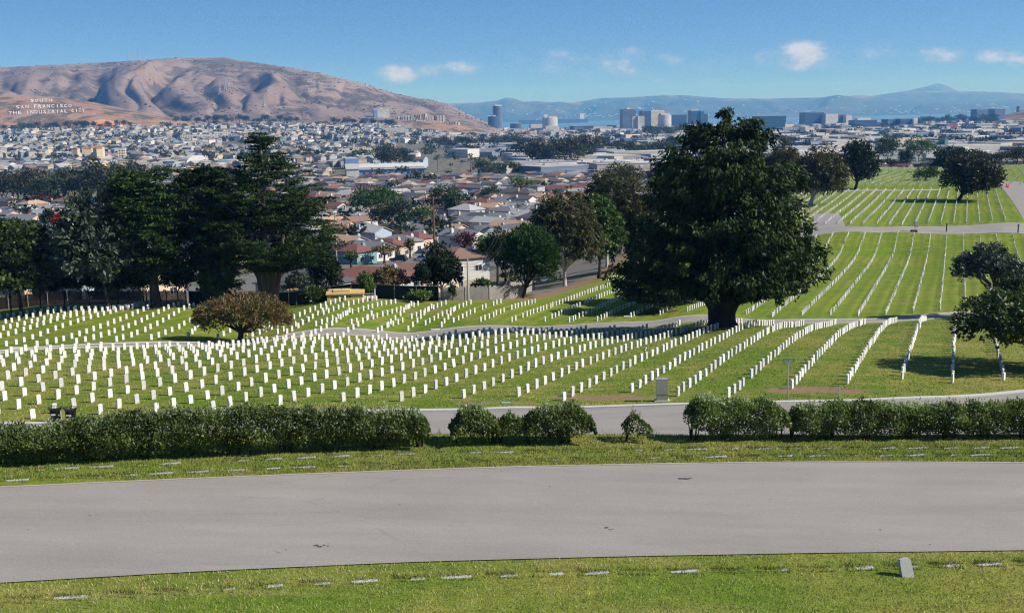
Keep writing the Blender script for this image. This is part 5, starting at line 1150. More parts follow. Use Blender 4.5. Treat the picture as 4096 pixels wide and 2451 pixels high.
# ------------------------------------------------------------------ fences
m_screen = mat('dark_green_screen', (.010, .030, .022), .85, .15, var=.15, scale=1.5); m_oldwood = mat('weathered_boards', (.30, .28, .255), .95, .1, var=.3, scale=3); m_brownwood = mat('dark_brown_boards', (.07, .045, .03), .9, .15, var=.3, scale=3)
def fence_line(name, label, pts, h, kind, bay=3.0):
    P = np.array(pts, float); d = np.concatenate([[0], np.cumsum(np.hypot(*np.diff(P, axis=0).T))]); n = max(1, int(round(d[-1]/bay))); t = np.linspace(0, d[-1], n+1)
    X = np.interp(t, d, P[:, 0]); Y_ = np.interp(t, d, P[:, 1]); Z_ = Hz(X, Y_); r_ = empty(name, (X[0], Y_[0], Z_[0]), 0, label, 'fence')
    for i in range(n+1):
        MB().tube([(X[i]-X[0], Y_[i]-Y_[0], Z_[i]-Z_[0]-.3), (X[i]-X[0], Y_[i]-Y_[0], Z_[i]-Z_[0]+h+(.25 if kind == 'screen' else .05))], .035 if kind == 'screen' else .05, 6).build('post', m_galv if kind == 'screen' else m_oldwood, r_)
    for i in range(n):
        a = np.array((X[i]-X[0], Y_[i]-Y_[0], Z_[i]-Z_[0])); b = np.array((X[i+1]-X[0], Y_[i+1]-Y_[0], Z_[i+1]-Z_[0])); u = (b-a)[:2]/np.linalg.norm((b-a)[:2]); nn = np.array((-u[1], u[0]))
        if kind == 'screen':
            q0, q1 = a+np.array((*(nn*.05), 0)), b+np.array((*(nn*.05), 0)); mb = MB(); mb.add([q0+(0, 0, -.05), q1+(0, 0, -.05), q1+(0, 0, h), q0+(0, 0, h), q0+np.array((*(nn*.02), -.05)), q1+np.array((*(nn*.02), -.05)), q1+np.array((*(nn*.02), h)), q0+np.array((*(nn*.02), h))], [(0, 1, 2, 3), (7, 6, 5, 4), (3, 2, 6, 7), (0, 3, 7, 4), (1, 5, 6, 2)]); mb.build('screen', m_screen, r_)
            MB().tube([a+(0, 0, h+.02), b+(0, 0, h+.02)], .02, 5).build('top_rail', m_galv, r_)
        else:
            L_ = np.linalg.norm((b-a)[:2]); k = int(L_/.15); mb = MB(); gg = random.Random(i)
            for j in range(k):
                p = a+(b-a)*(j+.5)/k; hh = h*gg.uniform(.9, 1.06); w_ = .066
                mb.add([p+np.array((*(-u*w_), -.1)), p+np.array((*(u*w_), -.1)), p+np.array((*(u*w_), hh)), p+np.array((*(-u*w_), hh)), p+np.array((*(-u*w_+nn*.025), -.1)), p+np.array((*(u*w_+nn*.025), -.1)), p+np.array((*(u*w_+nn*.025), hh)), p+np.array((*(-u*w_+nn*.025), hh))], [(0, 1, 2, 3), (7, 6, 5, 4), (0, 3, 7, 4), (1, 5, 6, 2), (3, 2, 6, 7)])
            o_ = mb.build('boards', m_oldwood if kind == 'old' else m_brownwood, r_); o_['kind'] = 'stuff'
    return r_
fence_line('screened_fence', 'chain-link fence with dark green screening behind the pump vault', [(-45, 159.5), (-24, 153), (-9.5, 148.5)], 1.9, 'screen')
fence_line('board_fence', 'pale weathered board fence right of the green screen', [(-9.2, 148.3), (-1.5, 149.8), (1.8, 153.5)], 1.8, 'old')
fence_line('board_fence', 'stepped board fence climbing beside the white house', [(-2.0, 151.5), (2.5, 166), (3.5, 178)], 1.9, 'old')
fence_line('board_fence', 'dark board fence in shade under the left trees', [(-95, 165), (-62, 162), (-45.5, 160)], 1.9, 'brown')

# ------------------------------------------------------------------ poles and wires
m_pole = mat('brown_pole_wood', (.17, .085, .05), .9, .15, var=.25, scale=3); m_gpole = mat('grey_pole', (.38, .36, .33), .9, .15, var=.2, scale=3); m_wire = mat('black_cable', (.02, .02, .02), .6, .3)
POLES = {}
def pole(key, label, px, pyb, pyt, Y, r0, material, arms=1, xf=False, rz=0.3):
    X = ray(px, pyb)[0]*Y; z0 = hz(X, Y); top = ray(px, pyt)[1]*Y; h = top-z0; r_ = empty('utility_pole', (X, Y, z0), rz, label, 'utility pole')
    MB().tube([(0, 0, -.5), (0, 0, h)], [r0, r0*.65], 9).build('pole', material, r_); pts = []
    for a in range(arms):
        z_ = h-.3-a*1.1; MB().box(-1.2, 1.2, -.06, .06, z_-.06, z_+.06).build('crossarm', material, r_)
        for x_ in (-1.1, -.55, .55, 1.1): MB().tube([(x_, 0, z_+.06), (x_, 0, z_+.26)], .05, 5).build('insulator', m_gpole, r_)
        pts += [(x_, z_+.28) for x_ in (-1.1, -.55, .55, 1.1)]
    if xf: MB().tube([(.3, -.25, h*.52), (.3, -.25, h*.52+1.1)], .24, 10).build('transformer', m_galv, r_)
    if not arms: pts = [(0, h-.2), (0, h-.7), (0, h-1.1), (0, h-1.5)]
    POLES[key] = [np.array((X+x_*math.cos(rz), Y+x_*math.sin(rz), z0+z_)) for x_, z_ in pts]
pole('a', 'tall red-brown utility pole with transformer among the houses', 435.5, 285, 196, 176, .21, m_pole, 2, True); pole('b', 'dark utility pole with a wide crossarm left of the round pine', 506, 297, 232, 165, .17, m_pole, 1, rz=.1)
pole('c', 'plain pale pole standing at the weathered board fence', 468.4, 301.6, 258.5, 147.6, .15, m_gpole, 0)
pole('d', 'utility pole between roofs at far left', 64, 262, 205, 240, .16, m_gpole, 1); pole('e', 'taller utility pole beside the palm at far left', 179/2.283+0, 262, 190, 260, .17, m_pole, 1); pole('f', 'thin utility pole behind the tall pointed cypress', 337, 268, 212, 185, .14, m_gpole, 1)
def wire(a, b, sag, r=.022):
    t = np.linspace(0, 1, 14)[:, None]; P = a*(1-t)+b*t; P[:, 2] -= sag*4*(t*(1-t))[:, 0]; return MB().tube([tuple(p) for p in P], r, 4)
for i, (p, q_, n, sg) in enumerate((('b', 'c', 4, 1.3), ('c', 'f', 3, 1.2), ('a', 'b', 3, 1.5), ('d', 'e', 4, .9), ('a', 'f', 2, 1.4))):
    root = empty('power_lines', tuple((POLES[p][0]+POLES[q_][0])/2), 0, ['sagging cables from the crossarm pole to the pale pole', 'cables running from the pale pole past the cypress', 'cables between the tall brown pole and the crossarm pole', 'cables between the two poles at far left', 'cables from the tall brown pole towards the pointed cypress'][i], 'cables')
    for k in range(n):
        mb = wire(POLES[p][k % len(POLES[p])], POLES[q_][k % len(POLES[q_])], sg); mb.V = [v-np.array(root.location) for v in mb.V]; mb.build('cable', m_wire, root)

# ------------------------------------------------------------------ houses
WALLC = {'white': (.55, .54, .51), 'cream': (.50, .42, .30), 'tan': (.52, .38, .24), 'teal': (.16, .30, .32), 'pink': (.60, .42, .34), 'grey': (.36, .38, .40), 'pale blue': (.33, .41, .49), 'peach': (.52, .33, .19), 'slate': (.22, .26, .31), 'sand': (.42, .36, .27)}
ROOFC = {'grey': (.17, .175, .185), 'brown': (.20, .125, .095), 'maroon': (.17, .075, .065), 'tan': (.40, .27, .18), 'dark grey': (.085, .09, .098), 'rust': (.34, .14, .075), 'pale grey': (.34, .34, .33), 'red': (.42, .05, .04)}
m_wall = {k: mat('wall_'+k.replace(' ', '_'), v, .85, .2, var=.07, scale=1.2) for k, v in WALLC.items()}
def roof_mat(name, c):
    m, n, b = base_mat(name, .9, .15); v = n.new('ShaderNodeTexCoord').outputs['Object']
    wv = n.new('ShaderNodeTexWave', bands_direction='Z'); n.l.new(v, wv.inputs[0]); wv.inputs['Scale'].default_value = 2.2; wv.inputs['Distortion'].default_value = 1.2; wv.inputs['Detail Scale'].default_value = 3
    nz = n.noise(v, 1.6, 4.0, .65); f = n.m('ADD', n.m('MULTIPLY', nz, .7), n.m('MULTIPLY', wv.outputs['Fac'], .22)); f = n.m('ADD', f, .58)
    cc = n.vm('SCALE', tuple(c)); n.put(cc.node.inputs['Scale'], f); n.l.new(cc, b.inputs['Base Color']); return m
m_roof = {k: roof_mat('roof_'+k.replace(' ', '_'), v) for k, v in ROOFC.items()}
m_glass = mat('window_glass', (.03, .04, .05), .12, .6, var=.1); m_trim = m_wht; m_brick = mat('brick_red', (.30, .12, .08), .9, .15, var=.2, scale=6); m_solar = mat('solar_cells', (.02, .03, .07), .2, .6, var=.1)
_mc = {}
def cached(key, fn):
    if key not in _mc: _mc[key] = fn()
    return _mc[key]
def roof_mb(w, d, h, rt, pitch=.42, ov=.4, th=.16):
    """w along x, d along y; gable ridge runs along y"""
    mb = MB(); W2, D2 = w/2+ov, d/2+ov; r = W2*pitch
    if rt == 'gable':
        for s in (-1, 1):
            mb.add([(s*W2, -D2, h-ov*pitch), (0, -D2, h-ov*pitch+r), (0, D2, h-ov*pitch+r), (s*W2, D2, h-ov*pitch), (s*W2, -D2, h-ov*pitch+th), (0, -D2, h-ov*pitch+r+th), (0, D2, h-ov*pitch+r+th), (s*W2, D2, h-ov*pitch+th)],
                   [(0, 3, 2, 1), (4, 5, 6, 7), (0, 1, 5, 4), (2, 3, 7, 6), (3, 0, 4, 7)])
    elif rt == 'hip':
        k = max(.05, D2-W2) if D2 > W2 else .05; z0 = h-.02
        mb.add([(-W2, -D2, z0), (W2, -D2, z0), (W2, D2, z0), (-W2, D2, z0), (-W2, -D2, z0+th), (W2, -D2, z0+th), (W2, D2, z0+th), (-W2, D2, z0+th), (0, -k, z0+th+r), (0, k, z0+th+r)],
               [(0, 3, 2, 1), (0, 1, 5, 4), (1, 2, 6, 5), (2, 3, 7, 6), (3, 0, 4, 7), (4, 5, 8), (5, 6, 9, 8), (6, 7, 9), (7, 4, 8, 9)])
    else:
        mb.box(-W2+.3, W2-.3, -D2+.3, D2-.3, h, h+.35)
    return mb, r
def house(loc, rz, w, d, h, rt, wc, rc, label, group=None, detail=2, pitch=.42, found=2.5, chim=True, solar=False, storeys=1, name='house', win=None):
    r_ = empty(name, loc, rz, label, 'house', group)
    def mk_wall():
        mb = MB()
        if rt == 'gable': mb.prism_y([(-w/2, -found), (w/2, -found), (w/2, h), (0, h+w/2*pitch), (-w/2, h)], -d/2, d/2)
        else: mb.box(-w/2, w/2, -d/2, d/2, -found, h)
        return mb.mesh('wall', m_wall[wc])
    link(bpy.data.objects.new('wall', cached(('w', w, d, h, rt, wc, pitch, found), mk_wall)), r_)
    rise = (w/2+.4)*pitch
    ro = link(bpy.data.objects.new('roof', cached(('r', w, d, h, rt, rc, pitch), lambda: roof_mb(w, d, h, rt, pitch)[0].mesh('roof', m_roof[rc]))), r_)
    if chim:
        o = link(bpy.data.objects.new('chimney', cached(('c', wc), lambda: MB().box(-.45, .45, -.35, .35, -1.6, 1.0).box(-.3, .3, -.22, .22, 1.0, 1.25).mesh('chimney', m_wall[wc if wc != 'tan' else 'sand']))), ro); o.location = (w*.32, -d*.18, h+rise*.45)
    if detail >= 1:
        fr = cached('wf', lambda: MB().box(-.75, .75, -.05, .04, -.6, .6).mesh('window', m_trim)); pn = cached('wp', lambda: MB().box(-.66, -.03, -.062, -.051, -.51, .51).box(.03, .66, -.062, -.051, -.51, .51).mesh('pane', m_glass))
        spots = [(w*.22, -d/2, 0), (-w*.25, -d/2, 0)]
        if detail >= 2: spots += [(-w/2, -d*.2, -90), (-w/2, d*.22, -90), (w/2, -d*.2, 90)]
        for s in range(storeys):
            for x_, y_, a in spots:
                o = link(bpy.data.objects.new('window', fr), r_); o.location = (x_, y_, 1.5+s*2.7); o.rotation_euler = (0, 0, R(a)); link(bpy.data.objects.new('pane', pn), o)
        if detail >= 2:
            o = link(bpy.data.objects.new('garage_door', cached('gd', lambda: MB().box(-1.2, 1.2, -.04, .03, 0, 2.1).mesh('garage_door', m_wall['sand']))), r_); o.location = (-w*.02, -d/2, -2.3 if found > 2.4 and storeys == 1 else 0)
    if solar:
        pw = w/2*.8; a = math.atan(pitch)
        so = empty('x', (0, 0, 0)); bpy.data.objects.remove(so)
        for i in range(4):
            for j in range(2):
                o = MB().box(-.48, .48, -.8, .8, 0, .05).build('solar_panel', m_solar, ro); o.location = (w*.27+(j-.5)*1.0*math.cos(a), -d*.2+i*1.7, h+rise-(w*.27+(j-.5)*1.0)*pitch+.32); o.rotation_euler = (0, a, 0)
    return r_
HRZ = R(50)
def hat(x, y, Y=None):
    if Y is None: g_ = G2(x, y, 165.0)
    else: X = ray(x*U, y*U)[0]*Y; g_ = np.array((X, Y, hz(X, Y)))
    return tuple(g_)
near_h = [ # x, y (base, 2480 view), Y, rz, w, d, h, roof, wall, roof colour, label, storeys, kw
 (1108, 668, 212, 28, 8.0, 10.5, 6.0, 'hip', 'white', 'brown', 'white two-storey house with solar panels behind the conical tree', 2, dict(solar=True, pitch=.34)),
 (985, 668, 205, 58, 11, 15, 2.7, 'hip', 'cream', 'brown', 'house with wide brown shingle roof left of the white house', 1, dict(solar=True, pitch=.36)),
 (893, 672, 196, 66, 12, 16, 2.6, 'hip', 'grey', 'maroon', 'house with broad maroon roof and roof vents behind the green fence', 1, dict(pitch=.3)),
 (740, 672, 190, 60, 10, 13, 2.6, 'hip', 'grey', 'dark grey', 'house with dark grey roof glimpsed behind the pointed cypress', 1, dict(pitch=.35)),
 (330, 668, 186, 60, 9, 12, 3.4, 'gable', 'cream', 'grey', 'cream house half hidden under the left cypresses', 1, {}),
 (190, 668, 188, 60, 9, 12, 3.0, 'gable', 'slate', 'grey', 'dark gabled house in shade behind the silver-green tree', 1, {}),
 (55, 640, 215, 60, 10, 13, 3.0, 'hip', 'tan', 'brown', 'brown-roofed house at the far left behind the olive tree', 1, {}),
 (852, 618, 285, 50, 6.6, 11, 3.2, 'hip', 'teal', 'maroon', 'teal house at the near end of the street row', 1, {}),
 (897, 612, 296, 50, 6.6, 11, 3.4, 'gable', 'white', 'grey', 'white gabled house with bay window next to the teal house', 1, {}),
 (938, 606, 306, 50, 7, 11.5, 3.3, 'hip', 'cream', 'maroon', 'cream house with maroon hip roof behind the parked dark car', 1, {}),
 (972, 594, 324, 50, 6.8, 11, 3.3, 'hip', 'white', 'grey', 'white house with grey hip roof fourth in the street row', 1, {}),
 (1003, 585, 338, 50, 6.8, 11, 3.3, 'hip', 'pink', 'maroon', 'pink house with maroon roof fifth in the street row', 1, {}),
 (1034, 576, 352, 50, 6.6, 11, 3.3, 'hip', 'grey', 'grey', 'grey house with two chimneys sixth in the street row', 1, {}),
 (1062, 570, 364, 50, 6.6, 11, 3.4, 'gable', 'peach', 'grey', 'peach gabled house left of the tan-roofed one', 1, {}),
 (1090, 563, 378, 50, 7, 11, 3.4, 'gable', 'cream', 'tan', 'cream gabled house with tan roof near the plum tree', 1, {}),
 (880, 566, 372, 50, 7.5, 11, 4.6, 'hip', 'pale blue', 'grey', 'pale blue two-storey house above the street row', 2, {}),
 (832, 570, 365, 50, 7.5, 11, 4.2, 'hip', 'cream', 'brown', 'cream house touching the right side of the pointed cypress', 2, {}),
 (1245, 590, 300, 58, 11, 14, 4.0, 'gable', 'slate', 'pale grey', 'blue-grey house with broad pale gable above the round pine', 1, dict(pitch=.38)),
 (1130, 532, 470, 50, 9, 12, 5.2, 'hip', 'pale blue', 'pale grey', 'pale blue two-storey house with light roof in the middle rows', 2, {}),
 (1165, 548, 440, 50, 8, 11, 3.4, 'gable', 'white', 'brown', 'white gable house with brown roof below the pale blue one', 1, {}),
 (1375, 480, 560, 58, 12, 15, 4.0, 'gable', 'cream', 'tan', 'cream house with tan gable beside the gum trees', 1, {}),
 (1375, 452, 660, 65, 9, 22, 4.5, 'gable', 'slate', 'maroon', 'long blue-grey house with maroon roof and white framed windows', 2, {}),
 (110, 476, 640, 62, 11, 16, 5.0, 'hip', 'white', 'red', 'white house with bright red roof at far left', 1, {}),
 (65, 510, 470, 62, 9, 12, 5.0, 'gable', 'cream', 'grey', 'cream two-storey gabled house below the red roof', 2, {}),
 (165, 480, 610, 62, 10, 14, 4.6, 'hip', 'white', 'brown', 'white house with brown hip roof right of the red-roofed one', 2, {}),
 (215, 482, 600, 62, 10, 15, 4.6, 'hip', 'teal', 'grey', 'teal house with flat grey roof near the left cypress', 2, {}),
 (40, 540, 390, 62, 10, 13, 3.4, 'hip', 'white', 'maroon', 'white house with maroon roof at the left edge', 1, {}),
 (95, 552, 370, 62, 9, 13, 3.2, 'hip', 'cream', 'rust', 'cream house with rusty roof behind the olive tree', 1, {}),
 (110, 515, 450, 62, 8, 12, 3.6, 'gable', 'white', 'grey', 'small white gabled house left of the palm', 1, {}),
]
USED = []
for x, y, Y, rz, w, d, h, rt, wc, rc, lb, st, kw in near_h:
    loc = hat(x, y, Y); house(loc, R(rz), w, d, h, rt, wc, rc, lb, None, 2, storeys=st, **kw); USED.append((loc[0], loc[1], max(w, d)*.75))
# procedural rows of town houses
g = random.Random(77); ru = np.array((math.sin(R(140)), math.cos(R(140)))); ro_ = np.array((math.sin(R(50)), math.cos(R(50))))
cand = []
for a in range(-70, 90):
    for b_i in range(-95, 130):
        row = a*17.0+(3 if a % 2 else 0); P_ = ro_*row*1.0+ru*(b_i*9.6)+np.array((0, 640.0))+np.array((g.uniform(-1, 1), g.uniform(-1, 1)))
        X, Y = P_
        if not (300 < Y < 1250): continue
        if abs(X) > .53*Y or X > .30*Y-10 and Y < 640: continue
        cand.append((X, Y, a))
CX = np.array([c[:2] for c in cand]); out_cem = ~inside(CX[:, 0], CX[:, 1], POLY) & (poly_dist(CX[:, 0], CX[:, 1], FENCE) > 14); CZ = Hz(CX[:, 0], CX[:, 1]); CPX, CPY = projpx(CX[:, 0], CX[:, 1], CZ)
m_ = (CPX > 60*.0) & (CPX < 1030)
# leave the wooded belt at left, the big depot and the industrial plain free
belt = (CPX < 128) & (CX[:, 1] > 640) & (CX[:, 1] < 800)
depot = (CPX > 325) & (CPX < 430) & (CX[:, 1] > 880) & (CX[:, 1] < 1250)
indus = (CPX > 430) & (CX[:, 1] > 880)
keep = out_cem & m_ & ~belt & ~depot & ~indus
WK = ['white', 'white', 'cream', 'white', 'grey', 'sand', 'pale blue', 'peach', 'white', 'pink']; RK = ['grey', 'grey', 'dark grey', 'brown', 'pale grey', 'maroon', 'tan', 'grey', 'dark grey']
HL = []
for i in np.where(keep)[0]:
    X, Y = CX[i]
    if any((X-u_[0])**2+(Y-u_[1])**2 < (u_[2]+6)**2 for u_ in USED): continue
    if g.random() < .10: continue
    HL.append((Y, X, CZ[i], g.choice(WK), g.choice(RK), g.choice(['hip', 'gable', 'gable']), g.choice([(6.8, 11, 3.3), (7.4, 11, 3.4), (7, 12, 4.8)]), HRZ+R(g.choice([0, 0, 0, 90, 180]))+R(g.uniform(-2, 2)), CPX[i]))
HL.sort(key=lambda t: t[0])
vis_h = [h_ for h_ in HL if h_[8] > 2 and h_[8] < 640]
n_ind = 300-len(near_h); done = 0; lab_seen = {}
FAR_H = []
for h_ in HL:
    Y, X, Z, wc, rc, rt, (w, d, hh), rz, px = h_
    hidden = (100 < px < 330 and Y < 560) or px > 640
    if done < n_ind and not hidden and Y < 800:
        zone = 'left of the cypresses' if px < 140 else ('behind the pointed cypress' if px < 350 else ('near the brown pole' if px < 470 else 'near the gum trees'))
        st = 2 if hh > 4 else 1
        house((X, Y, Z), rz, w, d, hh, rt, wc, rc, '%s %s house with %s %s roof %s' % (wc, 'two-storey' if st == 2 else 'single-storey', rc, rt, zone), 'valley houses '+zone, 1 if Y < 620 else 0, storeys=st, chim=Y < 700); done += 1
    else: FAR_H.append((X, Y, Z, wc, rc, rt, w, d, hh, rz))
# farther houses as one mass: left hillside town
gN = np.random.default_rng(5)
n = 5200; S_ = gN.uniform(-.5, .06, n); Y_ = 1150+1950*gN.random(n)**.85; X_ = S_*Y_
X_ = np.round(X_/13)*13+gN.normal(size=n)*1.5; Z_ = Hz(X_, Y_); okh = (fbm(X_*.006, Y_*.006, 3) > .40) & ~((S_ > -.08) & (Y_ < 2300)) & (Y_ < np.interp(S_, [-.5, -.33, -.28, -.2, -.1, 0, .06], [2900, 2880, 2980, 3060, 3080, 3080, 3080])); 
for X, Y, Z in zip(X_[okh], Y_[okh], Z_[okh]): FAR_H.append((X, Y, Z, g.choice(['white', 'white', 'white', 'cream', 'grey', 'sand', 'pale blue']), g.choice(['grey', 'pale grey', 'dark grey', 'grey', 'brown', 'pale grey']), g.choice(['gable', 'gable', 'flat']), g.uniform(7, 15), g.uniform(9, 15), g.uniform(4, 8.5), HRZ+R(g.choice([0, 90, 25, -30]))))
Vv, Ff, Cc = [], [], []; nv = 0
for X, Y, Z, wc, rc, rt, w, d, hh, rz in FAR_H:
    c, s = math.cos(rz), math.sin(rz); W2, D2 = w/2, d/2; r = W2*.36 if rt != 'flat' else .2; ov = .35
    k = D2+ov if rt == 'gable' else max(.1, D2-W2)
    P_ = [(-W2, -D2, -3), (W2, -D2, -3), (W2, D2, -3), (-W2, D2, -3), (-W2, -D2, hh), (W2, -D2, hh), (W2, D2, hh), (-W2, D2, hh), (-W2-ov, -D2-ov, hh+.05), (W2+ov, -D2-ov, hh+.05), (W2+ov, D2+ov, hh+.05), (-W2-ov, D2+ov, hh+.05), (0, -k, hh+r+.1), (0, k, hh+r+.1)]
    for i, sd in ((0, -1), (1, 1)):                                     # a window on the front and on the right wall
        pass
    P_ += [(-.75, -D2-.06, 1.1), (.75, -D2-.06, 1.1), (.75, -D2-.06, 2.3), (-.75, -D2-.06, 2.3), (-W2-.06, .75, 1.1), (-W2-.06, -.75, 1.1), (-W2-.06, -.75, 2.3), (-W2-.06, .75, 2.3)]
    P_ = np.array(P_); Q = np.stack([X+P_[:, 0]*c-P_[:, 1]*s, Y+P_[:, 0]*s+P_[:, 1]*c, Z+P_[:, 2]], 1); Vv.append(Q)
    fs = [(0, 1, 5, 4), (1, 2, 6, 5), (2, 3, 7, 6), (3, 0, 4, 7), (8, 9, 12, 12), (9, 10, 13, 12), (10, 11, 13, 13), (11, 8, 12, 13), (14, 15, 16, 17), (18, 19, 20, 21)]
    wcol = np.array(WALLC[wc])*g.uniform(.5, 1.05); rcol = np.array(ROOFC[rc])*g.uniform(.6, 1.15)
    for i, f in enumerate(fs):
        Ff.append([nv+j for j in f]); Cc.append(wcol if i < 4 else (rcol if i < 8 and not (rt == 'gable' and i in (4, 6)) else (wcol if i < 8 else (.04, .05, .06))))
    nv += len(P_)
Ff = np.array(Ff); tri = Ff[:, 2] == Ff[:, 3]; Cc = np.array(Cc)
m_far = attr_mat('far_house_paint')
tag(obj_np('far_houses', np.concatenate(Vv), [Ff[~tri], Ff[tri][:, :3]], m_far, vcol={'c': np.concatenate([Cc[~tri], Cc[tri]])}), 'dense far rows of pale houses across the valley and hillside town', 'houses', kind='stuff')
print('houses ind', done+len(near_h), 'far', len(FAR_H))

# ------------------------------------------------------------------ cars
m_tyre = mat('tyre_rubber', (.02, .02, .02), .8, .2); m_chrome = mat('wheel_metal', (.5, .5, .5), .35, .5, .7); m_lamp = mat('tail_lamp', (.35, .02, .02), .3, .5)
CARC = {'dark grey': (.035, .04, .045), 'white': (.75, .75, .74), 'silver': (.42, .43, .44), 'blue': (.04, .10, .25), 'red': (.35, .03, .03), 'black': (.012, .012, .014), 'yellow': (.75, .40, .02)}
m_car = {k: mat('car_paint_'+k.replace(' ', '_'), v, .28, .5, .2, var=.03) for k, v in CARC.items()}
def car(loc, rz, colour, label, suv=False, group=None, parts=True):
    r_ = empty('parked_car', loc, rz, label, 'car', group); h1_, h2_ = (.95, 1.68) if suv else (.82, 1.42)
    prof = [(-2.2, .35), (2.2, .35), (2.25, .62), (2.1, h1_-.08), (.95, h1_), (-2.0, h1_+.04), (-2.2, .8)]
    link(bpy.data.objects.new('body', cached(('cb', colour, suv), lambda: MB().prism_y(prof, -.88, .88).mesh('body', m_car[colour]))), r_)
    rear = -2.05 if suv else -1.7
    link(bpy.data.objects.new('cabin', cached(('cc', colour, suv), lambda: MB().add([(1.0, -.84, h1_), (rear, -.84, h1_), (rear, .84, h1_), (1.0, .84, h1_), (.25, -.68, h2_), (rear+.35, -.68, h2_), (rear+.35, .68, h2_), (.25, .68, h2_)], [(4, 7, 6, 5), (0, 1, 5, 4), (1, 2, 6, 5), (2, 3, 7, 6), (3, 0, 4, 7)], 0).mesh('cabin', m_glass))), r_)
    link(bpy.data.objects.new('roof', cached(('cr', colour, suv), lambda: MB().box(rear+.36, .24, -.69, .69, h2_-.01, h2_+.04).mesh('roof', m_car[colour]))), r_)
    if parts:
        wm = cached('wheel', lambda: MB().prism_y([(.33*math.cos(2*math.pi*i/14), .33*math.sin(2*math.pi*i/14)) for i in range(14)], -.11, .11).mesh('wheel', m_tyre)); rm = cached('rim', lambda: MB().prism_y([(.2*math.cos(2*math.pi*i/10), .2*math.sin(2*math.pi*i/10)) for i in range(10)], -.12, .12).mesh('rim', m_chrome))
        for x_ in (-1.35, 1.35):
            for y_ in (-.8, .8): o = link(bpy.data.objects.new('wheel', wm), r_); o.location = (x_, y_, .33); link(bpy.data.objects.new('rim', rm), o)
        for y_ in (-.68, .68): MB().box(2.12, 2.2, y_-.16, y_+.16, .6, .74).build('headlight', m_wht, r_); MB().box(-2.22, -2.18, y_-.14, y_+.14, .62, .8).build('tail_light', m_lamp, r_)
    return r_
for x, y, Y, rz, c, suv, lb in ((965, 605, 288, 165, 'dark grey', True, 'dark grey car parked before the cream house'), (1020, 604, 290, 150, 'white', False, 'white car parked right of the dark grey car'), (1215, 568, 345, 140, 'silver', False, 'silver car on the street above the round pine'), (1196, 574, 335, 140, 'white', True, 'white van-like car on the street above the round pine'), (1248, 553, 372, 100, 'blue', False, 'blue car parked at the kerb near the fenced lot'),
        (1262, 512, 470, 120, 'black', True, 'black car beside the white one at the end of the street'), (1280, 512, 472, 120, 'white', True, 'white car at the end of the street near the gum trees'), (1240, 536, 410, 110, 'dark grey', False, 'dark car by the fenced lot'), (695, 672, 182, 200, 'yellow', True, 'yellow vehicle glimpsed behind the pointed cypress trunk'), (1150, 585, 320, 150, 'silver', True, 'silver car near the plum tree')):
    loc = hat(x, y, Y); car((loc[0], loc[1], loc[2]+.06), R(rz), c, lb, suv)
# palm and small street trees
def palm(loc, h, label):
    r_ = empty('palm_tree', loc, 0, label, 'palm'); MB().tube([(0, 0, -.3), (.1, 0, h*.5), (0, 0, h)], [.42, .3, .28], 8).build('trunk', m_bark, r_); gg = G_(int(h*10)); P_, D_, N_ = [], [], []
    for i in range(34):
        a = gg.uniform(0, 6.28); e = gg.uniform(-.5, 1.2); L_ = h*.26
        for t in np.linspace(.15, 1, 12):
            p = np.array((math.cos(a)*math.cos(e)*L_*t, math.sin(a)*math.cos(e)*L_*t, h+math.sin(e)*L_*t-.45*L_*t*t)); P_.append(p); D_.append((math.cos(a), math.sin(a), math.sin(e)-.9*t)); N_.append(gg.normal(size=3)*.4+np.array((0, 0, 1)))
    V, F = leaf_quads(np.array(P_), np.array(D_), np.array(N_), h*.06, h*.03); obj_np('crown', V, F, m_grn, parent=r_, fattr={'v': gg.random(len(F))})
palm(hat(170, 522, 440), 12, 'tall palm beside the houses at far left')
for x, y, Y, h, lb in ((1060, 412, 1040, 14, 'slim palm behind the valley houses'), (1140, 420, 980, 13, 'palm near the big depot street'), (1255, 500, 480, 6, 'short palm by the street below the gum trees')): palm(hat(x, y, Y), h, lb)
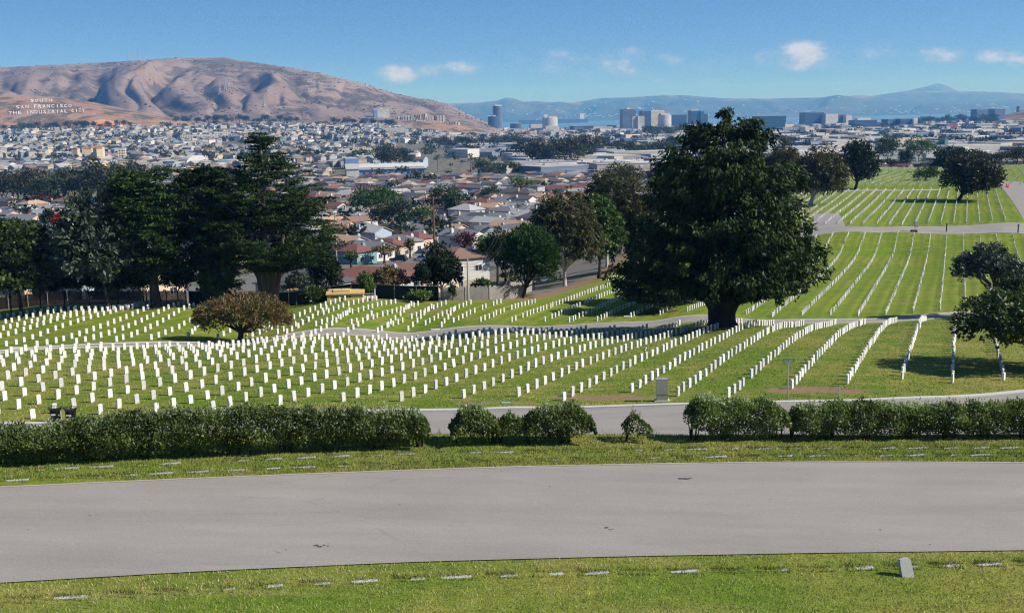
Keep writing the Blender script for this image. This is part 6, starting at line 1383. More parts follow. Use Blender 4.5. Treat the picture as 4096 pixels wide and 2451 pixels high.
tl = [('round_tree', 848, 968, 450, 512, 905, 522, 470, m_pine, 'wide dome-shaped green tree in the middle of the houses', 71), ('conifer_tree', 902, 1002, 488, 548, 960, 556, 400, m_dkg, 'dark pointed tree below the dome-shaped one', 72), ('bright_tree', 1040, 1120, 448, 512, 1085, 520, 480, m_cyp2, 'dark spreading cypress among the valley houses', 73),
      ('bush_tree', 1000, 1052, 498, 536, 1025, 544, 430, m_brt, 'bright bushy tree beside the tall brown pole', 74), ('plum_tree', 1098, 1152, 566, 596, 1125, 604, 300, m_plum, 'dark red plum tree on the street', 75), ('green_tree', 1150, 1215, 574, 622, 1180, 634, 225, m_brt, 'yellow-green leafy tree right of the white house', 76), ('dark_tree', 1180, 1235, 555, 640, 1205, 660, 210, m_dkg, 'dark tree behind the crossarm pole', 77),
      ('red_tree', 132, 152, 518, 548, 142, 556, 260, m_red, 'small bright red tree beside the silver-green tree', 78), ('green_tree', 190, 240, 430, 455, 215, 460, 700, m_brt, 'round bright green tree at the edge of the left wood', 79), ('dark_tree', 100, 138, 508, 556, 118, 562, 300, m_dkg, 'dark narrow tree among the left houses', 80), ('garden_bush', 905, 960, 596, 612, 930, 614, 280, m_brn, 'reddish ornamental grass before the cream house', 81),
      ('garden_bush', 985, 1002, 578, 602, 993, 606, 300, m_brn, 'orange-leaved small tree before the pink house', 82), ('garden_bush', 835, 866, 610, 628, 850, 630, 262, m_brt, 'green garden bush before the teal house', 83), ('dark_tree', 985, 1020, 415, 452, 1002, 458, 800, m_dkg, 'dark tree standing before the big white depot', 84), ('green_tree', 1235, 1290, 430, 455, 1262, 460, 640, m_brt, 'leafy street tree among the middle houses', 85), ('green_tree', 1170, 1210, 450, 470, 1190, 474, 580, m_grn, 'green garden tree among the middle houses', 86),
      ('green_tree', 1570, 1640, 380, 470, 1600, 500, 520, m_euc, 'tall thin gum tree left of the great cypress top', 87), ('dark_tree', 1580, 1625, 440, 520, 1600, 560, 330, m_dkg, 'dark tree against the left flank of the great cypress', 88), ('green_tree', 1440, 1560, 400, 470, 1500, 520, 400, m_euc, 'olive tree clump above the bright-topped tree', 89), ('dark_tree', 2180, 2210, 360, 392, 2195, 400, 640, m_dkg, 'dark tree at the back edge of the far lawns', 90), ('green_tree', 2120, 2180, 335, 385, 2150, 398, 720, m_grn, 'pale green tree beyond the far lawns', 91), ('green_tree', 2190, 2260, 330, 370, 2225, 385, 780, m_brt, 'bright tree pair beyond the far lawns', 92)]
for nm, x0, x1, y0, y1, xb, yb, Y, mm, lb, sd in tl:
    sc_ = max(1.0, Y/250); bl_tree(nm, lb, 'bush' if 'bush' in nm else 'tree', x0, x1, y0, y1, xb, yb, Y, mm, m_bark_d, sd, 7, 44, 1.1/sc_**1.35, .34*sc_**.75, .15*sc_**.75, .62*sc_**.8, .15, .3)

# ------------------------------------------------------------------ city buildings
def facade_mat(name, wall, glass, kind, fl=3.6, bay=3.0, frac=.5, rough=.35):
    """storey bands or window grid on a far facade, laid out in metres on the building"""
    m, n, b = base_mat(name, .6, .4); v = n.new('ShaderNodeTexCoord').outputs['Object']; s = n.new('ShaderNodeSeparateXYZ'); n.l.new(v, s.inputs[0])
    z = n.m('FRACT', n.m('DIVIDE', s.outputs[2], fl)); band = n.m('LESS_THAN', z, frac)
    if kind == 'grid':
        u = n.m('FRACT', n.m('DIVIDE', n.m('ADD', s.outputs[0], s.outputs[1]), bay)); band = n.m('MULTIPLY', band, n.m('LESS_THAN', u, .62))
    nz = n.noise(v, .08, 3.0); c = n.mix(band, wall, glass); cc = n.vm('SCALE', c); n.put(cc.node.inputs['Scale'], n.m('MULTIPLY_ADD', nz, .5, .75)); n.l.new(cc, b.inputs['Base Color'])
    n.l.new(n.m('MULTIPLY_ADD', band, rough-.7, .7), b.inputs['Roughness']); return m
FM = {'band_white': facade_mat('white_banded_facade', (.72, .71, .68), (.05, .07, .10), 'band'), 'band_blue': facade_mat('blue_banded_facade', (.16, .20, .28), (.03, .05, .09), 'band', 3.8, 3, .55), 'grid_white': facade_mat('white_window_grid', (.70, .68, .62), (.06, .07, .09), 'grid', 3.3, 3.2, .55),
      'grid_cream': facade_mat('cream_window_grid', (.66, .58, .42), (.07, .07, .08), 'grid', 3.4, 3.4, .5), 'grid_pink': facade_mat('pink_window_grid', (.42, .24, .20), (.10, .09, .10), 'grid', 3.2, 4.0, .55), 'grid_grey': facade_mat('grey_window_grid', (.34, .37, .44), (.07, .09, .13), 'grid', 3.2, 4.2, .6),
      'glass_blue': facade_mat('blue_curtain_glass', (.05, .09, .17), (.03, .055, .11), 'band', 4.0, 3, .75, .15), 'glass_teal': facade_mat('teal_curtain_glass', (.05, .13, .19), (.025, .075, .12), 'band', 4.2, 3, .8, .12), 'dark': facade_mat('dark_banded_facade', (.09, .10, .14), (.03, .035, .05), 'band', 3.8, 3, .5)}
FM['plain_white'] = mat('plain_white_block', (.50, .49, .46), .8, .2, var=.1, scale=.1); FM['plain_cream'] = mat('plain_cream_block', (.55, .47, .33), .8, .2, var=.1, scale=.1); FM['plain_brown'] = mat('plain_brown_block', (.26, .19, .14), .85, .2, var=.15, scale=.1); FM['plain_green'] = mat('plain_grey_green_block', (.13, .22, .22), .8, .2, var=.1, scale=.1); FM['plain_red'] = mat('plain_red_block', (.26, .09, .08), .8, .2, var=.1, scale=.1); FM['plain_blue'] = mat('plain_blue_block', (.16, .26, .46), .7, .3, var=.1, scale=.1)
m_flatroof = mat('pale_flat_roof', (.40, .39, .37), .9, .15, var=.12, scale=.06); m_groof = mat('grey_metal_roof', (.36, .37, .37), .6, .3, var=.1, scale=.08)
def ngon(n, rx, ry, a0=0): return [(rx*math.cos(a0+2*math.pi*i/n), ry*math.sin(a0+2*math.pi*i/n)) for i in range(n)]
def tower(name, label, px0, px1, yt, yb, Y, fm, shape='box', depth=None, rz=None, crown=None, parapet=True, wings=(), group=None, cat='building', dip=8):
    a0 = ray(px0, yb)[0]*Y; a1 = ray(px1, yb)[0]*Y; w = a1-a0; X = (a0+a1)/2; zt = ray((px0+px1)/2, yt)[1]*Y; zb = min(hz(X, Y), ray((px0+px1)/2, yb)[1]*Y)-1; h = zt-zb; d = depth or w*.7; rz = R(12) if rz is None else R(rz)
    r_ = empty(name, (X, Y+d/2, zb), rz, label, cat, group); w *= .97
    if shape == 'box': MB().box(-w/2, w/2, -d/2, d/2, -dip, h).build('wall', FM[fm], r_)
    elif shape == 'round': MB().prism(ngon(28, w/2, d/2), -dip, h).build('wall', FM[fm], r_, smooth=False)
    elif shape == 'wedge': MB().add([(-w/2, -d/2, -dip), (w/2, -d/2, -dip), (w/2, d/2, -dip), (-w/2, d/2, -dip), (-w/2*1.08, -d/2*1.05, h), (w/2*1.12, -d/2*1.05, h), (w/2*1.12, d/2, h), (-w/2*1.08, d/2, h)], [(0, 1, 5, 4), (1, 2, 6, 5), (2, 3, 7, 6), (3, 0, 4, 7), (4, 5, 6, 7)]).build('wall', FM[fm], r_)
    elif shape == 'gable': MB().prism_x([(-d/2, -dip), (d/2, -dip), (d/2, h*.72), (0, h), (-d/2, h*.72)], -w/2, w/2).build('wall', FM[fm], r_); MB().prism_x([(-d/2-.6, h*.72), (0, h+.25), (d/2+.6, h*.72), (d/2+.6, h*.72+.5), (0, h+.8), (-d/2-.6, h*.72+.5)], -w/2-.6, w/2+.6).build('roof', m_groof, r_)
    elif shape == 'vault':
        pr = [(-d/2, -dip), (d/2, -dip)]+[(d/2*math.cos(math.pi*i/10), h*.35+h*.65*math.sin(math.pi*i/10)) for i in range(11)]; MB().prism_x(pr, -w/2, w/2).build('wall', FM[fm], r_)
    if shape in ('box', 'wedge', 'round') and parapet:
        if shape == 'round': MB().prism(ngon(28, w/2*.96, d/2*.96), h, h+.6).build('roof', m_flatroof, r_)
        else: MB().box(-w/2*.97, w/2*.97, -d/2*.97, d/2*.97, h, h+.5).build('roof', m_flatroof, r_)
    if crown: cw, ch, cx_ = crown; MB().box(w*cx_-w*cw/2, w*cx_+w*cw/2, -d*.25, d*.25, h+.5, h+.5+ch).build('plant_room', FM['plain_white'], r_)
    for (x0, x1, hh, f2) in wings: MB().box(w*x0, w*x1, -d/2-d*.25, d/2*.9, -dip, h*hh).build('wing', FM[f2], r_)
    return r_
zA = lambda x, y: ((1900+x/4.133)/4, (380+y/4.133)/4); zB = lambda x, y: ((2450+x/4.133)/4, (400+y/4.133)/4); zC = lambda x, y: ((3000+x/2.34)/4, (400+y/2.34)/4); zD = lambda x, y: ((3500+x/2.356)/4, (300+y/2.356)/4)
def T(f, x0, x1, yt, yb, Y, name, label, fm, **k): a = f(x0, yt); b = f(x1, yb); return tower(name, label, a[0], b[0], a[1], b[1], Y, fm, **k)
T(zA, 295, 462, 180, 565, 4600, 'office_tower', 'tall dark blue rounded tower rising beside the mountain foot', 'band_blue', shape='round', depth=34, crown=(.7, 5, .05)); T(zA, 212, 385, 350, 545, 4550, 'office_tower', 'shorter glass tower leaning on the tall rounded tower', 'glass_blue', shape='round', depth=30, crown=(.3, 4, .1))
T(zA, 575, 773, 470, 555, 4700, 'office_block', 'low dark rounded block right of the two glass towers', 'dark', shape='round', depth=40); T(zA, 1112, 1375, 372, 515, 4300, 'office_block', 'white curved block with dark window bands above the bay', 'band_white', shape='round', depth=40, crown=(.55, 5, .15)); T(zA, 905, 1100, 480, 540, 4400, 'office_block', 'low white block left of the curved banded block', 'grid_white', depth=30); T(zA, 1150, 1380, 508, 558, 4200, 'office_block', 'long white low block before the curved banded block', 'grid_white', depth=22)
T(zA, 1590, 1945, 505, 595, 4000, 'office_block', 'wide dark low office block in the middle of the plain', 'dark', depth=50, wings=((-.5, -.05, .93, 'band_blue'),)); T(zA, 650, 890, 600, 722, 2900, 'apartment_block', 'pink brown apartment block left of the cream one', 'grid_pink', depth=22, crown=(.2, 3, .1), wings=((.2, .5, 1.02, 'plain_red'),)); T(zA, 885, 1040, 598, 700, 2950, 'apartment_block', 'cream apartment block between pink and grey ones', 'grid_cream', depth=22); T(zA, 1040, 1205, 590, 700, 2920, 'apartment_block', 'brown and grey apartment block with penthouse', 'grid_pink', depth=20, crown=(.2, 4, .1)); T(zA, 1210, 1490, 600, 695, 2900, 'apartment_block', 'grey and white apartment block with orange panels', 'grid_grey', depth=24, wings=((-.45, -.2, 1.01, 'plain_white'), (.05, .28, 1.01, 'plain_white')))
T(zA, 1590, 1720, 645, 740, 2700, 'apartment_block', 'cream apartment block right of the long tan shed', 'grid_cream', depth=20); T(zA, 1720, 1870, 640, 740, 2720, 'apartment_block', 'reddish apartment block beside the cream one', 'grid_pink', depth=20, wings=((.1, .32, 1.08, 'plain_white'),)); T(zA, 1280, 1625, 695, 740, 2500, 'long_shed', 'long low tan shed before the apartment blocks', 'plain_cream', depth=30)
T(zB, 145, 375, 150, 450, 4200, 'office_tower', 'tall blue-grey tower with white floor bands at the city centre', 'band_blue', depth=36, crown=(.3, 5, 0)); T(zB, 310, 525, 265, 490, 4000, 'office_tower', 'white banded tower with a tall fin in front of the blue-grey one', 'band_white', depth=26, wings=((-.1, .02, 1.02, 'plain_white'),)); T(zB, 455, 845, 172, 380, 4500, 'office_tower', 'cream and blue glass tower behind the banded ones', 'band_white', depth=40, wings=((-.5, -.12, .99, 'glass_blue'), (-.12, .5, .97, 'grid_cream')))
T(zB, 755, 990, 245, 485, 4000, 'office_tower', 'white ribbed cylindrical tower at the city centre', 'band_white', shape='round', depth=38, crown=(.7, 6, 0)); T(zB, 955, 1220, 240, 490, 4150, 'office_tower', 'plain blue slab tower right of the ribbed cylinder', 'glass_blue', depth=34); T(zB, 1272, 1440, 172, 430, 4300, 'office_tower', 'tall blue glass tower left of the great cypress top', 'glass_blue', depth=34, crown=(.8, 3, 0)); T(zB, 1440, 1500, 185, 430, 4300, 'office_tower', 'narrow pale-edged glass tower joined to the tall blue one', 'glass_teal', depth=30); T(zB, 1495, 1565, 225, 440, 4320, 'office_tower', 'slim blue tower nearest the great cypress top', 'glass_blue', depth=30)
T(zB, 1440, 1640, 395, 540, 3800, 'office_block', 'blue block with a wide white canopy roof', 'glass_blue', depth=30, wings=((-.5, .5, 1.06, 'glass_blue'),)); T(zB, 0, 250, 505, 650, 2900, 'apartment_block', 'blue-grey stepped apartment block left half', 'grid_grey', depth=24, crown=(.4, 4, .2), wings=((-.4, -.1, 1.05, 'grid_grey'), (.2, .45, 1.04, 'plain_white'))); T(zB, 250, 500, 500, 650, 2880, 'apartment_block', 'blue-grey stepped apartment block right half', 'grid_grey', depth=24, crown=(.3, 3, 0), wings=((-.45, -.2, 1.06, 'grid_grey'), (.1, .4, 1.04, 'grid_grey')))
T(zB, 785, 1075, 558, 670, 2600, 'gabled_hall', 'grey gabled hall with a pale speckled end wall', 'plain_white', shape='gable', depth=40, rz=-25); T(zB, 60, 460, 640, 700, 2300, 'domed_hall', 'white low vaulted hall roof', 'plain_white', shape='vault', depth=50, rz=5); T(zB, 1265, 1390, 400, 480, 3900, 'low_block', 'small white block under the tall blue glass tower', 'grid_white', depth=20)
T(zC, 60, 320, 148, 292, 3300, 'office_block', 'teal glass block flaring outward, right of the great cypress top', 'glass_teal', shape='wedge', depth=45, rz=10); T(zC, 495, 690, 115, 205, 4300, 'office_block', 'blue glass end of the long waterfront office', 'glass_blue', depth=50); T(zC, 690, 822, 128, 208, 4280, 'office_block', 'white colonnaded middle of the long waterfront office', 'grid_white', depth=40); T(zC, 820, 885, 136, 208, 4300, 'office_block', 'dark glass link of the long waterfront office', 'dark', depth=40); T(zC, 885, 945, 140, 208, 4280, 'office_block', 'white far end of the long waterfront office', 'grid_white', depth=40)
T(zC, 270, 500, 255, 318, 3000, 'office_block', 'long grey office with pale roof before the teal block', 'dark', depth=40, wings=((-.5, .2, 1.04, 'grid_grey'),)); T(zC, 500, 590, 250, 305, 2900, 'office_block', 'white windowed office right of the long grey one', 'grid_white', depth=30); T(zC, 690, 860, 272, 345, 2500, 'brick_block', 'brown brick block with trees before the waterfront', 'plain_brown', depth=30, wings=((.0, .5, .98, 'plain_cream'),)); T(zC, 840, 965, 262, 310, 2700, 'office_block', 'white low office behind the brown brick block', 'grid_white', depth=30); T(zC, 950, 1190, 185, 260, 3900, 'office_block', 'blue office under construction by the water', 'glass_blue', depth=40, crown=(.6, 6, 0)); T(zC, 1130, 1280, 260, 300, 3000, 'office_block', 'long cream office with a row of windows', 'grid_cream', depth=26); T(zC, 440, 590, 352, 395, 1900, 'dark_pavilion', 'dark low pavilion with a white roof edge', 'dark', depth=22)
T(zD, 100, 222, 415, 500, 3600, 'office_block', 'grey banded office left of the blue glass block', 'band_blue', depth=40); T(zD, 218, 352, 410, 500, 3580, 'office_block', 'blue glass office with a white right flank', 'glass_blue', depth=40, wings=((.4, .72, 1.0, 'grid_white'),)); T(zD, 943, 1065, 322, 380, 4200, 'office_block', 'dark hilltop office block by the wooded point', 'band_blue', depth=40); T(zD, 1110, 1222, 318, 375, 4200, 'office_block', 'second dark hilltop office block near the right edge', 'band_blue', depth=40); T(zD, 810, 962, 518, 588, 2300, 'housing_block', 'white housing slab with window grid, left of a pair', 'grid_white', depth=16); T(zD, 980, 1188, 520, 595, 2250, 'housing_block', 'white housing slab with window grid, right of a pair', 'grid_white', depth=16)
T(zD, 930, 1104, 458, 520, 2900, 'office_block', 'cream office with deep window bands near the right edge', 'band_white', depth=30); T(zD, 240, 548, 548, 610, 2000, 'depot_block', 'long dark blue depot with a pale end', 'plain_blue', depth=40, wings=((.4, .5, 1.2, 'plain_white'),)); T(zD, 120, 570, 598, 645, 1500, 'warehouse', 'long cream warehouse beyond the far lawns', 'plain_cream', depth=50); T(zD, 500, 640, 620, 690, 1300, 'grey_block', 'grey-green block with a stair tower beyond the lawns', 'plain_green', depth=30, wings=((.2, .45, 1.15, 'plain_green'),)); T(zD, 790, 1250, 665, 705, 1250, 'warehouse', 'wide white warehouse near the right edge', 'plain_white', depth=60); T(zD, 650, 775, 462, 510, 3000, 'brick_block', 'long low brick red block before the wooded point', 'plain_red', depth=30); T(zD, 1060, 1404, 605, 632, 1800, 'red_shed', 'long dark red shed at the right edge', 'plain_red', depth=40)
r_ = T(zD, 1338, 1346, 292, 352, 4400, 'twin_monument', 'dark twin-pillared monument on the right hill', 'dark', depth=6); T(zD, 1350, 1358, 290, 352, 4400, 'twin_monument', 'right pillar of the dark monument on the right hill', 'dark', depth=6)
# left and middle landmarks
zE = lambda x, y: ((1024+x/2.422)/4, (180+y/2.422)/4); zF = lambda x, y: ((x/2.422)/4, (180+y/2.422)/4)
T(zE, 1133, 1295, 618, 738, 3500, 'apartment_tower', 'white apartment tower standing alone on the mountain slope', 'grid_white', depth=18, crown=(.15, 5, 0), wings=((-.5, -.25, .97, 'plain_blue'),), dip=60)
T(zE, 1140, 1270, 868, 915, 2700, 'town_hall', 'pale town hall block under a slender clock tower', 'grid_white', depth=24); tw = T(zE, 1192, 1212, 845, 900, 2700, 'clock_tower', 'slender white clock tower above the town hall', 'plain_white', depth=7); 
MB().tube([(0, 0, 0), (0, 0, 9)], [4.0, .1], 4).build('spire', m_wht, tw); tw.children[-1].location = (0, 0, (ray(0, 0)[0]*0)+22)
depot = T(zE, 838, 1600, 1188, 1258, 960, 'depot', 'huge white depot with blue walls and arched roof bays', 'plain_blue', depth=60, rz=8)
MB().prism_x([(-31, 0), (31, 0), (31, .6), (12, 3.4), (0, 3.9), (-12, 3.4), (-31, .6)], -33, 33).build('roof_bay', FM['plain_white'], depot, loc=(0, 0, 7.2))
for i in range(9): MB().box(-1.3, 1.3, -1, 1, 0, 1.4).build('roof_unit', m_groof, depot, loc=(-28+i*7, -6+(i % 3)*5, 10.6))
for i in range(12): MB().box(-.9, .9, -.1, .06, -.6, .6).build('window', m_glass, depot, loc=(-29+i*5.2, -30.08, 4.2))
T(zE, 965, 1110, 1078, 1135, 1250, 'white_block', 'tall white block behind the depot', 'plain_white', depth=25); T(zE, 840, 970, 1100, 1160, 1150, 'tank_block', 'blue striped block behind the depot', 'plain_blue', depth=25); T(zE, 850, 975, 1162, 1215, 930, 'white_block', 'white gabled block at the front of the depot', 'plain_white', depth=20, shape='gable')
T(zE, 1300, 1350, 950, 1000, 1900, 'beige_block', 'square beige block among dark street trees', 'plain_cream', depth=20); T(zE, 920, 1110, 995, 1035, 1700, 'arcade_building', 'long yellow building with arcaded windows', 'grid_cream', depth=24); T(zE, 775, 918, 1010, 1050, 1650, 'white_block', 'plain white block left of the arcaded building', 'plain_white', depth=30); T(zE, 350, 560, 1040, 1075, 1500, 'red_roof_hall', 'low hall with a pink red roof right of the cypress top', 'plain_red', depth=30)
T(zE, 1690, 1870, 868, 905, 2500, 'terrace_building', 'peach arcaded terrace near the foot of the mountain', 'grid_cream', depth=20); T(zE, 820, 940, 885, 915, 2500, 'villa', 'cream villa with red roof on the lower slope', 'grid_cream', depth=18)
T(zF, 1740, 1920, 868, 895, 2300, 'school_block', 'long low white school wing on the hillside town', 'grid_white', depth=18); T(zF, 2060, 2225, 838, 890, 2350, 'school_block', 'taller white school block beside the long wing', 'grid_white', depth=22); T(zF, 1915, 2060, 866, 892, 2320, 'school_block', 'middle wing linking the white school blocks', 'plain_white', depth=18)
for i, (x0, x1, y0, y1) in enumerate(((700, 780, 1005, 1045), (780, 860, 995, 1040), (850, 940, 992, 1036), (930, 1020, 990, 1032), (800, 900, 1018, 1050), (900, 1000, 1015, 1048))):
    a = zF(x0, y0); b = zF(x1, y1); Y = 1500-i*12; X0 = ray(*b)[0]*Y; X1 = ray(a[0], b[1])[0]*Y; X = (X0+X1)/2; house((X, Y, ray((a[0]+b[0])/2, b[1])[1]*Y), R(20*(i % 3)), abs(X1-X0)*.6, abs(X1-X0)*.9, 6, 'hip', 'cream', 'rust', 'orange tiled apartment house, %s of its cluster in the hillside town' % ORD[i+1], 'orange tiled cluster', 0, chim=False, found=6)
T(zF, 1130, 1200, 1000, 1045, 1480, 'apartment_house', 'cream apartment house right of the orange tiled cluster', 'grid_cream', depth=14); T(zF, 1795, 1900, 1068, 1110, 1300, 'arched_hall', 'white hall with a big arched end wall', 'plain_white', shape='vault', depth=30, rz=-40)
for i, (x0, x1, y0, y1) in enumerate(((420, 520, 838, 866), (545, 680, 830, 866), (690, 760, 832, 864), (765, 850, 830, 862), (850, 940, 828, 866), (1030, 1115, 826, 866), (1120, 1215, 810, 860), (1220, 1305, 806, 842), (230, 330, 835, 872))): T(zF, x0, x1, y0, y1, 2700, 'apartment_house', 'pale apartment house below the hillside letters, %s from the left' % ORD[[2, 3, 4, 5, 6, 7, 8, 9, 1][i]], ['grid_white', 'grid_cream', 'grid_white', 'grid_grey', 'grid_cream', 'grid_white', 'grid_white', 'grid_white', 'grid_cream'][i], depth=16, dip=20)
# condos on the slope right of the white tower
gg = random.Random(8)
for row, (x0, x1, ya, yb, n) in enumerate(((1310, 1640, 728, 690, 15), (1480, 1815, 728, 700, 14), (1550, 1960, 752, 772, 17))):
    for i in range(n):
        x = x0+(x1-x0)*i/(n-1); y = ya+(yb-ya)*i/(n-1)+gg.uniform(-2, 2); a = zE(x-9, y-24); b = zE(x+9, y)
        Y = 3480 if row < 2 else 3420
        tower('hillside_condo', 'narrow peach and white condo, %s in the %s slope row' % (ORD[i+1], ('upper', 'middle', 'lower')[row]), a[0], b[0], a[1], b[1], Y, gg.choice(['grid_cream', 'grid_pink', 'grid_white', 'grid_cream']), depth=11, rz=gg.uniform(0, 40), group='condos on the mountain slope', dip=45)
# warehouses and sheds of the plain
Vv, Ff, Cc = [], [], []; nv = 0
def shed(X, Y, w, d, h, rz, wc, rc, Z=None):
    global nv
    c, s = math.cos(rz), math.sin(rz); Z = hz(X, Y) if Z is None else Z
    P_ = np.array([(-w/2, -d/2, -3), (w/2, -d/2, -3), (w/2, d/2, -3), (-w/2, d/2, -3), (-w/2, -d/2, h), (w/2, -d/2, h), (w/2, d/2, h), (-w/2, d/2, h)]); P_ = np.stack([X+P_[:, 0]*c-P_[:, 1]*s, Y+P_[:, 0]*s+P_[:, 1]*c, Z+P_[:, 2]], 1); Vv.append(P_)
    for i, f in enumerate(((0, 1, 5, 4), (1, 2, 6, 5), (2, 3, 7, 6), (3, 0, 4, 7), (4, 5, 6, 7))): Ff.append([nv+j for j in f]); Cc.append(wc if i < 4 else rc)
    nv += 8
SHED_W = [(.46, .45, .42), (.38, .37, .33), (.36, .33, .27), (.26, .29, .32), (.19, .23, .26), (.42, .36, .27), (.52, .51, .49), (.14, .19, .28)]; SHED_R = [(.44, .43, .41), (.34, .34, .33), (.25, .25, .25), (.38, .36, .33), (.19, .20, .21), (.32, .26, .22), (.50, .49, .48)]
gN = np.random.default_rng(31); ind_sheds = []
for _ in range(2600):
    s_ = gN.uniform(-.12, .52); Y = 900+4300*gN.random()**1.25
    if s_ < .0 and Y < 1500+900*(s_ < -.05): continue
    if s_ > .13 and Y < 950: continue
    w, d, h = 14+58*gN.random()**2, 14+36*gN.random()**1.5, gN.uniform(4.5, 11)
    if Y > 3500: h *= gN.uniform(.8, 1.8)
    if fbm(np.array([s_*30]), np.array([Y*.004]), 2)[0] < .36: continue
    ind_sheds.append((Y, s_*Y, w, d, h, R(gN.choice([12, 50, 30])), SHED_W[gN.integers(len(SHED_W))], SHED_R[gN.integers(len(SHED_R))]))
ind_sheds.sort(key=lambda t: t[0])
nw = 0; sh_lab = {0: 'white', 1: 'pale grey', 2: 'tan', 3: 'blue-grey', 4: 'grey', 5: 'sand', 6: 'bright white', 7: 'blue'}
for q_ in ind_sheds:
    Y, X, w, d, h, rz, wc, rc = q_; px = projpx(X, Y, hz(X, Y))[0]
    if nw < 70 and 430 < px < 1040:
        o = MB().box(-w/2, w/2, -d/2, d/2, -3, h).mesh('w', cached(('sw', wc), lambda: mat('shed_wall', wc, .8, .2, var=.1, scale=.3)))
        r_ = empty('warehouse', (X, Y, hz(X, Y)), rz, '%s flat-roofed warehouse of the industrial plain' % sh_lab[SHED_W.index(wc)], 'warehouse', 'warehouses of the industrial plain'); o.name = 'wall'; link(bpy.data.objects.new('wall', o), r_)
        MB().box(-w/2-.3, w/2+.3, -d/2-.3, d/2+.3, h, h+.6).build('roof', cached(('sr', rc), lambda: mat('shed_roof', rc, .85, .2, var=.14, scale=.12)), r_)
        for k in range(int(gN.integers(1, 4))): x_, y_ = gN.uniform(-w*.4, w*.4), gN.uniform(-d*.4, d*.4); MB().box(x_-1.2, x_+1.2, y_-1, y_+1, h+.6, h+1.9).build('roof_unit', m_groof, r_)
        nw += 1
    else: shed(X, Y, w, d, h, rz, np.array(wc), np.array(rc)); 
Vv2, Ff2, Cc2 = Vv, Ff, Cc
tag(obj_np('far_sheds', np.concatenate(Vv2), np.array(Ff2), m_far, vcol={'c': np.array(Cc2)}), 'pale sheds and flat roofs filling the far industrial plain', 'buildings', kind='stuff')
# parked cars beyond the far lawns
gg = random.Random(12); nc_ = 0
for i in range(46):
    x = gg.uniform(2098, 2260); y = gg.uniform(384, 399); loc = hat(x, y, gg.uniform(660, 800)); c = gg.choice(['white', 'silver', 'dark grey', 'blue', 'black', 'red']); car(loc, R(gg.choice([20, 110])+gg.uniform(-4, 4)), c, '%s car in the crowded car park beyond the far lawns' % c, gg.random() < .4, 'cars in the far car park', False)
# cones, bin and posts on the far road
m_org = mat('orange_plastic', (.75, .10, .02), .5, .3)
for i, (x, y) in enumerate(((2310, 478), (2326, 484))):
    g_ = G(*z2(x, y), 200); r_ = empty('traffic_cone', tuple(g_), 0, ('left', 'right')[i]+' orange traffic cone on the far cross road', 'traffic cone'); MB().tube([(0, 0, .05), (0, 0, 1.1)], [.3, .08], 10).build('cone', m_org, r_); MB().box(-.35, .35, -.35, .35, 0, .05).build('base', m_org, r_)
g_ = G(*z2(1432, 915), 200); r_ = empty('roadside_bin', tuple(g_), 0, 'dark roadside bin on a post by the far road', 'litter bin'); MB().tube([(0, 0, -.2), (0, 0, 2.0)], .06, 6).build('post', m_galv, r_); MB().box(-.35, .35, -.3, .3, 1.1, 2.3).build('box', m_gpole, r_); MB().box(-1.0, .2, -.4, .4, -.1, .5).build('planter', m_brownwood, r_)
for x, y, lb in ((1728, 912, 'dark post standing at the road end of a headstone row'), (2422, 925, 'dark post at the far right of the far road')): g_ = G(*z2(x, y), 200); r_ = empty('road_post', tuple(g_), 0, lb, 'post'); MB().tube([(0, 0, -.2), (0, 0, 1.7)], .12, 6).build('post', m_black, r_); MB().box(-.16, .16, -.16, .16, 1.7, 1.8).build('cap', m_black, r_)

# ------------------------------------------------------------------ far trees
gN = np.random.default_rng(41)
PROTO = []
for i, (mm, sh) in enumerate(((m_dkg, 'round'), (m_oak, 'round'), (m_euc, 'tall'), (m_cyp2, 'tall'), (m_grn, 'round'), (m_euc_b, 'round'))):
    g_ = G_(100+i); lob = [(math.cos(j*2.4)*.26, math.sin(j*2.4)*.26, .55+.2*g_.random()+(.1 if sh == 'tall' else 0), .24, .24, .24 if sh == 'round' else .3) for j in range(6)]+[(0, 0, .72, .28, .28, .26)]
    V, F, v = broad(g_, lob, 42.0, 12, .085, .05, .10, .15, .4, .8, cap=900); me = mesh_np('crown', V, F, mm, fattr={'v': v}); tm = limbs(g_, .35, .03, [((l[0], l[1], l[2]), .014) for l in lob[:4]], n=4).mesh('trunk', m_bark_d); PROTO.append((me, tm, V, F, v))
TREEKIND = ['dark round tree', 'dark brownish tree', 'tall olive gum tree', 'dark cypress', 'green leafy tree', 'brown-tinged tree']
def far_tree(X, Y, h, wd, kind, label, group):
    me, tm = PROTO[kind][:2]; r_ = empty('far_tree', (X, Y, hz(X, Y)), random.uniform(0, 6), label, 'tree', group); r_.scale = (wd, wd, h)
    link(bpy.data.objects.new('trunk', tm), r_); link(bpy.data.objects.new('crown', me), r_)
gt = random.Random(51); cnt_t = 0
def cluster(x0, x1, yb0, yb1, Y0, Y1, n, h0, h1, kinds, phrase, group):
    for i in range(n):
        x = x0+(x1-x0)*(i+gt.uniform(.1, .9))/n; Y = gt.uniform(Y0, Y1); X = ray(x*U, gt.uniform(yb0, yb1)*U)[0]*Y; h = gt.uniform(h0, h1); k = gt.choice(kinds)
        far_tree(X, Y, h, h*gt.uniform(.75, 1.15), k, '%s, %s from the left %s' % (TREEKIND[k], ORD[min(i+1, 40)], phrase), group)
